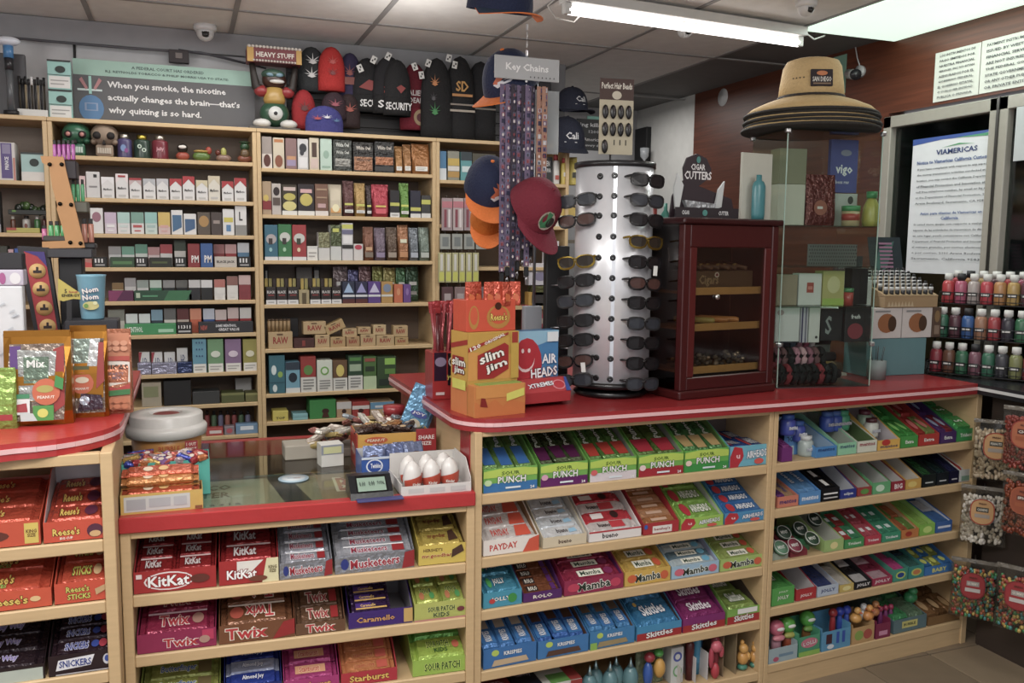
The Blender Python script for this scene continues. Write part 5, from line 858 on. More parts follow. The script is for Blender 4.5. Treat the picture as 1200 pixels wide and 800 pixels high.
# ---- humidor cabinet
hx, hy = pt(796, 469); hx2, hy2 = pt(905, 458); ang = math.atan2(hy2-hy, hx2-hx); HW = math.hypot(hx2-hx, hy2-hy); HD = .24
hh = at(796, 256, X=hx, ).z if False else None
v = Vector((hx, hy, 0)); HH = at(796, 254, Y=hy).z-ZT
hr = thing('humidor', 'dark red wooden cigar humidor cabinet with glass door right of sunglasses tower', 'humidor', (hx, hy, ZT), ang)
CH = '4a1212g'; CH2 = '5c1816g'
def hbox(nm, *a, bev=.003, c=CH): t = MB(); t.box(*a, c, bev); part(t, nm, hr)
hbox('base', -.008, HW+.008, -.008, HD+.004, 0, .03, bev=.006)
hbox('top_board', -.012, HW+.012, -.012, HD+.008, HH-.022, HH, bev=.006, c='3a0e10g')
hbox('back_panel', .002, HW-.002, HD-.01, HD, .03, HH-.022)
for x0 in (0, HW-.03): hbox('corner_post', x0, x0+.03, 0, .03, .03, HH-.022)
hbox('side_panel', HW-.006, HW, .03, HD-.01, .03, HH-.022)
t = MB(); t.box(.001, .004, .03, HD-.01, .03, HH-.022, glass('c8b8b0', .1)); part(t, 'side_glass', hr)
t = MB(); t.box(.062, HW-.062, .008, .011, .075, HH-.10, glass('e6e4e0', .1)); dr = part(t, 'glass_door', hr); hr0 = hr; hr = dr
for z0, z1 in ((.03, .075), (HH-.10, HH-.022)): hbox('door_rail', .03, HW-.03, .002, .02, z0, z1)
for x0, x1 in ((.03, .062), (HW-.062, HW-.03)): hbox('door_stile', x0, x1, .002, .02, .075, HH-.10, c=CH2)
hr = hr0
HZ = [.085, .235, .36]
for z0 in HZ:
    t = MB(); t.box(.034, HW-.034, .03, HD-.012, z0, z0+.008, 'b08a54w'); t.box(.034, HW-.034, .026, .03, z0-.004, z0+.022, 'c09a60w', .001); part(t, 'shelf', hr)
HM = Matrix.Translation((hx, hy, ZT)) @ Matrix.Rotation(ang, 4, 'Z')
def inh(mb_, nm, label, cat, x, y, z, rot=(0, 0, 0), grp=None):
    o = solid(mb_, nm, label, cat, (0, 0, 0), 0, grp); o.matrix_world = HM @ Matrix.Translation((x, y, z)) @ Matrix.Rotation(rot[2], 4, 'Z') @ Matrix.Rotation(rot[0], 4, 'X'); return o
for k, (x, c, lab) in enumerate([(.13, 'b8ac48g', 'yellow green cigar tube in humidor, leftmost'), (.195, 'd08a2cg', 'amber cigar tube in humidor, middle'), (.245, 'dc9430g', 'amber cigar tube in humidor, rightmost')]):
    t = MB(); t.X = Matrix.Rotation(-PI/2, 4, 'X'); t.lathe([(0, 0), (.008, .002), (.011, .012), (.011, .145), (.009, .15), (0, .15)], c, 12); inh(t, 'cigar_tube', lab, 'cigar', x+.06, .045, HZ[1]+.028, (0, 0, .55), 'cigar tubes in humidor')
t = MB(); t.box(0, .3, 0, .12, 0, .07, '5c4c38w', .003); t.box(.002, .298, .115, .122, .07, .15, '4a3c2cw', .002)
t.art((0, -.0005, 0), (.3, 0, 0), (0, 0, .07), [T_('Cigars', .3, .5, .3, .6, 'a89468p'), E_(.42, .8, .035, .14, 'd8d4c8p'), E_(.42, .8, .02, .07, '8c3c3cp')]); inh(t, 'cigar_box', 'open brown cigar box with gold lettering on top humidor shelf', 'cigar box', .06, .04, HZ[2]+.009)
for k in range(7):
    t = MB(); t.X = Matrix.Rotation(-PI/2, 4, 'X'); t.cyl(0, 0, 0, .12, .0075, ['6c4c30p', '5c4028p'][k % 2], 8); t.cyl(0, 0, .05, .062, .0079, 'b8943cg', 8); inh(t, 'cigar', 'brown cigar with gold band in box on top humidor shelf, %s from left' % ORD[k], 'cigar', .08+.04*k, .035+.01*(k % 2), HZ[2]+.088, (.15, 0, 0), 'cigars in the humidor box')
t = MB(); random.seed(3)
for k in range(60): t.ell(.05+random.random()*(HW-.12), .04+random.random()*.13, HZ[0]+.018+random.random()*.03, .012, .01, .009, ['5c4c38p', '8c8070p', '3c3028p', 'a89c88m'][k % 4], 7, 4)
o = link('lighter_pile', t.mesh('lighter_pile')); o.matrix_world = HM; tag(o, 'heap of small brown and silver trinkets on bottom humidor shelf', 'trinkets'); o['kind'] = 'stuff'
t = MB(); t.X = Matrix.Translation((HW*.36, .005, .35)) @ Matrix.Rotation(PI/2, 4, 'X'); t.cyl(0, 0, -.001, .006, .009, 'd8d8d4m', 14); part(t, 'knob', dr)
# cigar cutters display on the humidor
zt_ = ZT+HH+.0005
cx = at(818, 243, Y=hy+.09).x
r = thing('cigar_cutter_display', 'dark maroon cigar cutters display card on top of the humidor', 'display card', (cx, hy+.09, zt_), ang*.3)
t = MB(); poly = [(-.115, 0), (.16, 0), (.14, .07), (.0, .11), (.045, .14), (.05, .17), (.03, .205), (-.01, .22), (-.05, .205), (-.065, .17), (-.06, .13), (-.105, .075)]
t.prism(poly, 0, .008, '2c1a24p'); t.art((-.075, -.0004, .125), (.14, 0, 0), (0, 0, .095), [T_('CIGAR', .5, .52, .42, .22, 'e4e0e0p'), T_('CUTTERS', .5, .22, .8, .3, 'e8e4e4p'), E_(.5, .78, .06, .12, '3c8c84p')]); part(t, 'back_card', r)
t = MB(); t.prism([(-.1, .03), (-.085, .03), (-.07, .11), (-.095, .15), (-.108, .1)], -.012, -.004, 'c8ccccp'); t.prism([(.06, .03), (.09, .04), (.10, .13), (.075, .10)], -.012, -.004, 'c4c8c8p'); t.prism([(-.07, .06), (.06, .05), (.055, .02), (-.02, .0), (-.05, .02)], -.02, -.002, 'a4a8acf'); part(t, 'clear_pack', r)
t = MB(); t.box(-.11, .15, -.03, -.022, 0, .035, '241820p'); t.art((-.11, -.0304, 0), (.26, 0, 0), (0, 0, .035), [T_('CIGAR', .15, .5, .12, .4, 'd8d8d8p'), T_('CUTTER', .75, .5, .16, .4, 'd8d8d8p'), E_(.45, .5, .04, .3, '3c8c84p')]); part(t, 'front_card', r)
t = MB(); t.box(0, .14, 0, .012, 0, .24, 'c4c4b4p', .001); solid(t, 'carton', 'cream white box behind the teal bottle on the humidor', 'box', (at(868, 250, Y=hy+.14).x, hy+.14, zt_), .1)
t = MB(); t.lathe([(0, 0), (.025, 0), (.027, .02), (.027, .12), (.02, .135), (.011, .14), (.011, .16), (0, .16)], '3c8c94g', 18, sx=1, sy=.6); solid(t, 'lotion_bottle', 'teal bottle standing on the humidor in front of cream box', 'bottle', (at(888, 250, Y=hy+.115).x, hy+.115, zt_))
# ---- tilted glass showcase
P0 = Vector((2.052, 2.655, 0)); P1 = Vector((2.432, 2.595, 0)); zc = 2.03
u = (P1-P0).normalized(); SW = (P1-P0).length; n = Vector((-u.y, u.x, 0)); SD = .27; sa = math.atan2(u.y, u.x)
SH = at(916, 134, X=P0.x+.02).z-ZT if False else .945
sr = thing('glass_showcase', 'tall clear glass showcase with chrome clips under the straw hats', 'showcase', (P0.x, P0.y, ZT), sa)
GL = glass('f3f8f5', .06)
for nm, b in (('front_pane', (0, SW, 0, .004, .004, SH)), ('side_pane', (0, .004, .004, SD, .004, SH)), ('side_pane', (SW-.004, SW, .004, SD, .004, SH)), ('back_pane', (.004, SW-.004, SD-.004, SD, .004, SH)), ('top_pane', (-.003, SW+.003, -.003, SD+.003, SH, SH+.005))):
    t = MB(); t.box(*b, GL); part(t, nm, sr)
SZ = [.225, .315, .55]
for z0 in (.30, .45, .60): 
    t = MB(); t.box(.006, SW-.006, .006, SD-.006, z0, z0+.005, glass('d8e6de', .10)); part(t, 'glass_shelf', sr)
t = MB(); t.box(0, SW, 0, SD, 0, .004, '6c6c6cm'); part(t, 'base', sr)
for x in (0, SW):
    for y in (0, SD):
        for z0 in (.155, SH-.01):
            t = MB(); t.box(x-.009, x+.009, y-.009, y+.009, z0, z0+.016, 'b8b8b8m', .003); part(t, 'clip', sr)
for x in (-.001, SW-.003):
    t = MB(); t.box(x, x+.0035, -.001, .0015, .004, SH, '9cb4a8s'); part(t, 'edge_strip', sr)
SM = Matrix.Translation((P0.x, P0.y, ZT)) @ Matrix.Rotation(sa, 4, 'Z')
def ins(mb_, nm, label, cat, x, y, z, grp=None, rz=0):
    o = solid(mb_, nm, label, cat, (0, 0, 0), 0, grp); o.matrix_world = SM @ Matrix.Translation((x, y, z)) @ Matrix.Rotation(rz, 4, 'Z'); return o
def box_(w_, d_, h_, c, ops=()): t = MB(); t.box(0, w_, 0, d_, 0, h_, c, .001); t.art((0, -.0005, 0), (w_, 0, 0), (0, 0, h_), ops); return t
ins(box_(.10, .06, .135, 'd8d8d8p', [R_(0, 0, 1, .04, '2c2c3cp'), E_(.2, .85, .14, .08, 'b49c9cp')]), 'perfume_box', 'white box with flag print on the lower showcase shelf', 'box', .01, .05, .165)
ins(box_(.03, .06, .135, 'c4c0ccp', [R_(.1, 0, .3, 1, '3c3464p'), R_(.6, 0, .75, 1, '5c5474p')]), 'perfume_box', 'white box with purple stripes, narrow, in showcase', 'box', .115, .05, .165)
ins(box_(.045, .06, .135, 'd4d4d0p', [E_(.7, .15, .12, .04, '2c2c2cp')]), 'perfume_box', 'plain white box right of the striped one in showcase', 'box', .15, .05, .165)
ins(box_(.09, .05, .12, '1c2024p', [T_('S', .35, .5, .3, .6, '8c9494p')]), 'perfume_box', 'black box with script letter in showcase', 'box', .205, .06, .17)
ins(box_(.11, .05, .14, '24262ap', [T_('fresh', .4, .7, .35, .12, 'd8d8d8p'), E_(.4, .3, .3, .22, '8c2c3cp')]), 'perfume_box', 'black and red box in showcase, right of script box', 'box', .30, .05, .165)
t = MB(); t.box(0, SW-.02, .1, .2, 0, .003, '888888m'); 
ins(box_(.085, .05, .115, '9c8c70p', []), 'soap_box', 'tan box on the middle showcase shelf, leftmost', 'box', .015, .06, .306)
ins(box_(.095, .05, .12, 'd4d4d0p', [R_(.35, .4, .65, .72, 'b04030p'), R_(.4, .5, .6, .6, 'd88070p')]), 'soap_box', 'white box with red square logo on middle showcase shelf', 'box', .105, .06, .306)
ins(box_(.09, .06, .13, 'b8b060p', [E_(.5, .6, .3, .25, 'd0c88cp'), R_(0, 0, 1, .2, 'a0bc3cp')]), 'soap_box', 'yellow green box with round picture on middle showcase shelf', 'box', .205, .06, .306)
t = MB(); t.cyl(0, 0, 0, .05, .018, 'b83c34g', 14); t.cyl(0, 0, .05, .065, .019, '4c8c5cg', 14); ins(t, 'spice_jar', 'small red jar with green lid on middle showcase shelf', 'jar', .315, .06, .306)
ins(box_(.07, .05, .14, '18181cp'), 'perfume_box', 'black box at right end of middle showcase shelf', 'box', .345, .09, .306)
ins(box_(.11, .07, .15, 'ccc8b8p', []), 'carton', 'cream carton on the upper showcase shelf at left', 'box', .01, .07, .607)
ins(box_(.11, .07, .13, '8c8a6cp', []), 'carton', 'olive carton stacked on the cream one in showcase', 'box', .01, .07, .758)
t = bag(.12, .19, .04, '6c2420f', [E_(.45, .5, .3, .3, 'a0543cp'), R_(.3, .45, .55, .55, 'd8d4d0p')]); ins(t, 'snack_bag', 'dark red bag leaning in the showcase', 'bag', .125, .06, .606)
ins(box_(.115, .02, .20, '4c54a0p', [T_('vigo', .5, .42, .62, .22, 'f0f0f4p'), T_('boss rev', .45, .2, .5, .07, 'd8d8e8p'), E_(.55, .75, .2, .06, '8c90a8p')]), 'card', 'blue card with white vigo lettering in the showcase', 'card', .255, .13, .735)
ins(box_(.12, .04, .125, 'b8bcb8p', [E_(.75, .8, .1, .12, '3c4440p')]), 'carton', 'pale grey box below the blue card in showcase', 'box', .25, .12, .606)
t = MB(); t.cyl(0, 0, 0, .055, .033, 'c8b080g', 16); t.cyl(0, 0, .02, .045, .0335, 'b43c30g', 16); t.cyl(0, 0, .055, .075, .034, '3c9c5cg', 16); ins(t, 'spice_jar', 'jar with red label and green lid on the upper showcase shelf', 'jar', .30, .05, .606)
t = MB(); t.lathe([(0, 0), (.03, 0), (.034, .02), (.03, .07), (.018, .10), (.014, .105), (0, .105)], 'b8b03cg', 16); t.cyl(0, 0, .105, .13, .02, '3c9c5cg', 14); ins(t, 'oil_bottle', 'yellow bottle with green cap on upper showcase shelf', 'bottle', .385, .05, .606)
t = MB(); t.box(0, .21, .1, .103, 0, .085, '8c9490m')
for i in range(20):
    for j in range(6): t.cyl(.008+.0102*i+.005*(j % 2), 0, 0, .001, .003, '3c4440p', 5) if False else t.box(.006+.0102*i+.004*(j % 2), .011+.0102*i+.004*(j % 2), .0992, .1, .008+.013*j, .015+.013*j, '48504cp')
ins(t, 'perforated_plate', 'perforated metal plate at mid height in the showcase', 'metal plate', .17, .02, .452)
# hair ties on rolls at the showcase bottom
random.seed(11)
k = 0
for row, (yy, zz, n_) in enumerate([(.05, .045, 9), (.09, .105, 8), (.13, .165, 7)]):
    for i in range(n_):
        rr = .032; t = MB(); pts = []
        for q in range(13):
            th = 2*PI*q/12; pts.append((random.uniform(-.0015, .0015), rr*math.cos(th), rr*math.sin(th)))
        c = [['101012c', '16161ac', '121214c', '7c2c34c', '18181cc'], ['b07c8cc', '8c5c6cc', '1c1a1cc', 'c8a0a8c', '6c4c50c'], ['c0b0b4c', '4c5c6cc', '9c4c64c', '2c2c3cc', 'a06c7cc']][row][(i*3+row) % 5]
        t.tube(pts, .0105, c, 7); ins(t, 'hair_tie', '%s hair tie on the %s roll at showcase bottom, %s from left' % ({'1': 'black', '7': 'wine red', 'b': 'pink', '8': 'mauve', 'c': 'pale', '6': 'brown', '4': 'grey blue', '9': 'rose', '2': 'navy', 'a': 'dusty pink'}[c[0]], ['front', 'middle', 'rear'][row], ORD[i]), 'hair tie', .035+.027*i, yy, zz, 'hair ties in the showcase'); k += 1
for row, (yy, zz) in enumerate([(.05, .045), (.09, .105), (.13, .165)]):
    t = MB(); t.X = Matrix.Rotation(PI/2, 4, 'Y'); t.cyl(0, 0, 0, .27, .018, '2a2024c', 12); ins(t, 'roll', 'dark roll carrying hair ties, %s one' % ['lowest front', 'middle', 'upper rear'][row], 'roll', .015, yy, zz)
# straw hats on the showcase
def straw(z, s, label, patch=False, dark=False, dx=0, dy=0, sq=1):
    cxx, cyy = SM @ Vector((SW/2-.03+dx, SD/2+dy, 0)), 0
    r = thing('straw_hat', label, 'hat', (cxx.x, cxx.y, z), .3*dx*10, 'straw hats on the showcase')
    R_b = .25*s; pr = [(R_b, -.045*s*sq), (R_b*.9, -.02*s*sq), (R_b*.7, .004), (R_b*.48, .018*s), (R_b*.40, .03)]
    t = MB(); t.lathe(pr+[(R_b*.40, .034), (R_b*.7, .009), (R_b*.9, -.014*s*sq), (R_b, -.038*s*sq)], 'b59a6cc', 40)
    part(t, 'brim', r)
    t = MB(); t.lathe([(R_b+.001, -.048*s*sq), (R_b+.005, -.042*s*sq), (R_b+.001, -.036*s*sq)], '26231fc', 40); part(t, 'brim_edge', r)
    if patch:
        t = MB(); t.lathe([(.122, .018), (.115, .08), (.106, .14), (.094, .162), (.07, .17), (0, .165)], 'b89e72c', 30); part(t, 'crown', r)
        t = MB(); t.lathe([(.123, .020), (.122, .034)], '2a2420c', 30); part(t, 'hat_band', r)
        aa = math.atan2(-cxx.y, -cxx.x)+.30
        t = MB(); t.X = Matrix.Rotation(aa, 4, 'Z') @ Matrix.Translation((.118, 0, .055)) @ Matrix.Rotation(-.12, 4, 'Y') @ Matrix.Rotation(PI/2, 4, 'Z')
        t.box(-.04, .04, -.004, .004, 0, .062, '2a2226c', .002); t.art((-.04, -.0045, 0), (.08, 0, 0), (0, 0, .062), [T_('SAN DIEGO', .5, .4, .86, .3, 'd8d4ccp'), E_(.5, .75, .25, .14, 'c8702cp'), R_(.1, .1, .9, .18, '8c6c4cp')]); part(t, 'patch', r)
        t = MB()
        for k in range(4): t.X = Matrix.Rotation(aa-.55-.12*k, 4, 'Z') @ Matrix.Translation((.1135, 0, .09)); t.ell(0, 0, 0, .003, .003, .003, '3c3024p', 6, 4)
        part(t, 'eyelets', r)
    return r
zs = ZT+SH+.006
for k in range(4): straw(zs+.052+.012*k, 1.0-.012*k, 'straw hat in the stack on the showcase, %s from bottom' % ORD[k], dx=.008*(k % 2), sq=1.0-.05*k)
straw(zs+.052+.05, .97, 'topmost tan straw hat with dark San Diego patch', True, sq=.95)
# ---- stuff right of the showcase
def on(px, py, z=ZT): q = at(px, py, Z=z); return q.x, q.y
x, y = on(1032, 440)
pump = [E_(.5, .5, .3, .32, 'a0602cp'), E_(.68, .48, .14, .26, '4c3018p'), R_(.1, .86, .6, .92, '8c8c8cp')]
t = MB(); t.box(0, .30, 0, .14, 0, .155, '5c8c92p', .002); solid(t, 'carton', 'large teal carton on the red countertop right of showcase', 'box', (2.60, 2.80, ZT), -.05)
for k, xx in enumerate((-.20, -.045, .11)):
    t = carton(.15, .125, .13, 'd0c8c4p', pump); solid(t, 'candle_box', 'white box with brown bowl picture on teal carton, %s from left' % ORD[k], 'box', (2.66+xx*1.0, 2.795-xx*.05, ZT+.156), -.05, 'bowl picture boxes')
t = carton(.045, .125, .13, '5c4434p', [E_(.5, .7, .3, .2, '8c6c3cp'), R_(.2, .1, .8, .4, '8c7460p')]); solid(t, 'candle_box', 'narrow brown box at right end of the bowl picture boxes', 'box', (2.923, 2.782, ZT+.156), -.05)
t = MB(); t.box(0, .27, 0, .22, 0, .045, 'a8885cp', .002); t.art((0, -.0005, 0), (.27, 0, 0), (0, 0, .045), [G_([(.05+.06*k, .1), (.08+.06*k, .6), (.11+.06*k, .1)], 'c8b088p') for k in range(8)]); t.hexa([(0, .0, .045), (.27, 0, .045), (.27, .22, .045), (0, .22, .045), (0, .0, .05), (.27, 0, .05), (.27, .22, .13), (0, .22, .13)], 'a8885cp')
trayo = solid(t, 'bottle_tray', 'tan cardboard stepped tray of small bottles on bowl boxes', 'tray', (2.67, 2.79, ZT+.282), -.05)
k = 0
for r_ in range(6):
    for c_ in range(9):
        t = MB(); t.cyl(0, 0, 0, .02, .0085, '2c2c30g', 8); t.cyl(0, 0, .02, .034, .0088, 'c8c8c8g', 8); t.cyl(0, 0, .034, .045, .006, '1a1a1cg', 8)
        solid(t, 'nail_polish', 'tiny black bottle with pale label in tan tray, row %s, %s' % (['one', 'two', 'three', 'four', 'five', 'six'][r_], ORD[c_]), 'bottle', (2.688+.0285*c_+.002*r_, 2.806+.034*r_-.0015*c_, ZT+.333+.0125*r_), 0, 'tiny bottles in the tan tray')
q = at(1068, 310, Y=3.03); t = MB(); t.box(0, .17, 0, .004, 0, .17, '1c2c34p'); t.art((0, -.0004, 0), (.17, 0, 0), (0, 0, .17), [G_([(.1, 0), (.5, .2), (.8, .9), (.3, .7)], '3c6c64p')]+[R_(.3, .1+.1*k, .7, .15+.1*k, 'a06c8cp') for k in range(8)]); o = part(t, 'header_card', trayo, (.10, .205, .125), 0, (-.22, 0, 0))
q = at(1025, 328, Y=2.92); t = box_(.115, .06, .11, 'dcdcdcp', [E_(.3, .3, .12, .16, 'b0404cp'), R_(.4, .2, .6, .42, '3c5c9cp'), T_('OAT', .4, .7, .3, .1, '8c8c8cp')]); solid(t, 'carton', 'white carton with red and blue print left of tiny bottles', 'box', (2.545, 2.86, ZT+.283), -.05)
t = box_(.07, .03, .17, '34202cp', [E_(.5, .3, .4, .16, '8c2c5cp'), T_('500', .3, .9, .4, .08, '9c9c9cp'), R_(.2, .62, .6, .72, 'd8d8d8p')]); solid(t, 'snack_box', 'dark purple packet behind the white carton near showcase', 'packet', (2.56, 2.95, ZT+.29), -.05)
t = box_(.05, .03, .20, '1c2428p'); solid(t, 'snack_box', 'dark upright packet between purple packet and poster', 'packet', (2.64, 2.95, ZT+.29), -.05)
t = MB(); t.box(0, .13, 0, .11, 0, .28, '3a3030p', .002); solid(t, 'carton', 'tall dark carton supporting the white carton behind showcase', 'box', (2.53, 2.83, ZT+.0), -.05) if False else None
t = MB(); t.cyl(0, 0, 0, .075, .036, '7c8484p', 18)
for k in range(8): t.tube([(.02*math.cos(k), .02*math.sin(k), .07), (.03*math.cos(k), .03*math.sin(k), .13)], .0012, '4c4444p', 4)
x, y = on(1050, 438); solid(t, 'wire_cup', 'grey cup of thin wires in front of the teal carton', 'cup', (2.60, 2.74, ZT))
t = MB(); t.lathe([(0, 0), (.07, 0), (.078, .02), (.07, .045), (.04, .065), (0, .07)], 'a07c3cg', 20); t.box(-.08, .08, -.08, .08, -.0, .01, 'd0c8bcp'); solid(t, 'wooden_bowl', 'brown dome shaped bowl on a white tray behind showcase glass', 'bowl', (2.47, 2.93, ZT))
t = MB(); t.box(0, .115, 0, .10, 0, .28, '8c8c88p', .002); solid(t, 'carton', 'grey carton under the white carton beside showcase', 'box', (2.46, 2.99, ZT), -.05)
# ---- wire rack with squeeze bottles on the black counter
RZ = [(0, .0), (.05, .115), (.11, .25)]
BC = [['8c2434', '6c4430', '2c6c4c', '7c4c5c', '2c6a50', '3c3c44', '7c8048'], ['2c6a50', '5c3440', '2c5c9c', '9c6c4c', 'a02c34', '34303c', '2c6c48'], ['b82c34', 'b04c6c', 'a89c98', 'b82c3c', 'b07838', 'b08c3c', '5c3440']]
rk_ = thing('wire_rack', 'three tier black wire rack of squeeze bottles on the black counter', 'rack', (2.94, 2.75, ZT), -1.13)
ra = -1.08; RL = .52
rk_.rotation_euler = (0, 0, ra)
RMx = Matrix.Translation((2.915, 2.79, ZT)) @ Matrix.Rotation(ra, 4, 'Z'); rk_.matrix_world = RMx
for tier in range(3):
    y0 = .0+.058*tier; z0 = .012+.142*tier
    t = MB(); t.box(0, RL, y0, y0+.055, z0-.003, z0, '18181ap')
    for zz in (z0+.045, z0+.012):
        t.tube([(0, y0, zz), (RL, y0, zz)], .0016, '16161ag', 5)
    t.tube([(0, y0, z0+.045), (0, y0+.055, z0+.05)], .0016, '16161ag', 5); t.tube([(RL, y0, z0+.045), (RL, y0+.055, z0+.05)], .0016, '16161ag', 5)
    for k in range(26): t.tube([(k*RL/25, y0-.001, z0), (k*RL/25, y0-.001, z0+.045)], .001, '16161ag', 4)
    part(t, 'basket', rk_)
for x in (.003, RL-.003):
    t = MB(); t.tube([(x, .005, 0), (x, .005, .012), (x, .17, .30), (x, .175, 0)], .003, '16161ag', 6); part(t, 'leg', rk_)
def squeeze(c, lid='d8d8d4'):
    t = MB(); t.lathe([(0, 0), (.0215, 0), (.023, .004), (.023, .075), (.019, .086), (.012, .09), (0, .09)], c+'g', 14)
    t2 = MB(); t2.lathe([(.0125, .088), (.0125, .094), (.0165, .095), (.0155, .118), (0, .119)], lid+'p', 12)
    t3 = MB(); t3.box(-.017, .017, -.0238, -.0225, .03, .045, '1c1c20p'); t3.art((-.017, -.0242, .03), (.034, 0, 0), (0, 0, .015), [R_(.1, .25, .9, .75, 'e0e0dcp')])
    return t.mesh('bottle_body'), t2.mesh('cap'), t3.mesh('label')
for tier in range(3):
    for k in range(10):
        c = BC[tier][k % 7]
        for back in (0, 1):
            if back and (k % 3 == 0) and tier < 2: continue
            b1, c1, l1 = squeeze(c if not back else BC[tier][(k+3) % 7], 'd4d4d0' if (k+tier) % 8 != 3 else '26262a')
            p3 = RMx @ Vector((.027+.0495*k, .028+.058*tier+.026*back*0+(.05*back if tier == 2 else .0), .012+.142*tier+.0005)) if not back else None
            if back:
                if tier < 2: continue
                p3 = RMx @ Vector((.05+.0495*k, .055+.058*tier+.022, .012+.142*tier+.012))
            cn = {'8c2434': 'wine red', '6c4430': 'brown', '2c6c4c': 'green', '7c4c5c': 'mauve', '2c6a50': 'dark green', '3c3c44': 'charcoal', '7c8048': 'olive', '5c3440': 'plum', '2c5c9c': 'blue', '9c6c4c': 'tan', 'a02c34': 'red', '34303c': 'black', '2c6c48': 'emerald', 'b82c34': 'bright red', 'b04c6c': 'pink', 'a89c98': 'clear grey', 'b82c3c': 'scarlet', 'b07838': 'amber', 'b08c3c': 'yellow'}
            cc = c if not back else BC[tier][(k+3) % 7]
            r = thing('squeeze_bottle', '%s squeeze bottle, %s from left, %s%s row of the wire rack' % (cn[cc], ORD[k], 'rear ' if back else '', ['bottom', 'middle', 'top'][tier]), 'bottle', (0, 0, 0), 0, 'squeeze bottles')
            r.matrix_world = Matrix.Translation(p3) @ Matrix.Rotation(ra, 4, 'Z') @ Matrix.Scale(1.06, 4)
            link('bottle_body', b1, r); link('cap', c1, r); link('label', l1, r)

# ---- left end of the red counter : cartons, lanyards
sx, sy = on(548, 487); x2, y2 = on(606, 481); ag = math.atan2(y2-sy, x2-sx); W_s = math.hypot(x2-sx, y2-sy)
sj = thing('snack_carton', 'tall yellow and red meat stick carton at corner of red countertop', 'box', (sx, sy, ZT), ag)
H_s = at(548, 390, Y=sy).z-ZT; lowf = H_s*.42
flame = [G_([(0, 0), (1, 0), (1, .35), (.7, .5), (.55, .3), (.4, .55), (.2, .35), (0, .5)], 'd0701cg')]
SJ = [G_([(0, .0), (1, 0), (1, .5), (0, .6)], 'd89428g'), G_([(.05, .62), (.8, .93), (.8, .98), (.0, .68), (0, .58)], 'a8241cg'), T_('120', .14, .69, .22, .09, 'f0ece0g', None, .35), T_('ORIGINAL', .52, .85, .44, .065, 'f0ece0g', None, .38),
      G_([(.18, .02), (.18, .52), (.72, .76), (.80, .70), (.80, .2), (.5, .02)], 'a81c1cg'), T_('slim', .45, .50, .5, .2, 'f2efe6g', '3c2418g', .30), T_('jim', .55, .27, .44, .2, 'f2efe6g', '3c2418g', .30), R_(.84, 0, 1, 1, 'c8a01cg'), R_(.86, .75, .98, .98, 'a8301cg')]
t = MB(); t.box(0, W_s, .0, .11, 0, H_s, 'c8981cg', .001); t.art((0, -.0005, lowf), (W_s, 0, 0), (0, 0, H_s-lowf), SJ); part(t, 'carton_body', sj)
t = MB(); t.art((-.0006, .11, 0), (0, -.11, 0), (0, 0, H_s), [R_(0, 0, 1, 1, 'cf9c1cg'), R_(0, .0, 1, .35, 'd8782cg'), G_([(0, .78), (1, .86), (1, .92), (0, .84)], 'a8241cg'), R_(.1, .48, .8, .7, 'a01c1cg'), T_('slim', .5, .63, .8, .1, 'f2efe6g', '3c2418g'), T_('jim', .55, .52, .6, .1, 'f2efe6g', '3c2418g'), R_(.15, .3, .95, .42, 'd8d43cg')]); part(t, 'side_print', sj)
t = MB(); t.box(-.001, W_s+.002, -.045, -.001, 0, lowf*.9, 'd07a20g', .001); t.art((0, -.0455, 0), (W_s, 0, 0), (0, 0, lowf*.9), flame+[R_(.02, .6, .98, 1, 'd88c28g'), G_([(.1, .35), (.25, .3), (.2, .6), (.12, .62)], '8c1c14g'), G_([(.62, .45), (.98, .6), (.98, .85), (.62, .7)], 'd8d43cg')]); t.box(.02, W_s-.01, -.040, -.006, lowf*.9, lowf*.93, '8cac3cg'); part(t, 'front_bin', sj)
# orange candy carton on top
zz = ZT+H_s+.0005
r = thing('candy_carton', 'orange peanut butter cup carton standing on the meat stick carton', 'box', (sx+.0, sy+.015, zz), ag)
h1 = at(575, 352, Y=sy).z-zz
t = MB(); t.box(0, W_s*.98, 0, .09, 0, h1, 'd8461ag', .001); cup = [E_(.5, .45, .36, .38, 'c0841cg'), E_(.5, .5, .27, .28, 'd8501cg'), T_("Reese's", .5, .45, .5, .24, 'e8c83cg', '5a2410g'), E_(.48, .8, .1, .12, '4c2414g')]
t.art((W_s*.3, -.0005, 0), (W_s*.66, 0, 0), (0, 0, h1), cup); t.art((0, -.0005, 0), (W_s*.28, 0, 0), (0, 0, h1), cup[:2]); part(t, 'carton_body', r)
for k in range(6):
    t = bag(.034, .075, .018, 'cf451af', [T_('R', .5, .5, .5, .6, 'e8c83cg'), E_(.5, .5, .4, .3, 'd8601cg')]); o = solid(t, 'candy_packet', 'orange candy packet standing in the orange carton, %s' % ORD[k], 'candy', (sx+.005+.03*k, sy+.03+.02*(k % 2), zz+h1-.02), ag+random.uniform(-.3, .3), 'packets in orange carton')
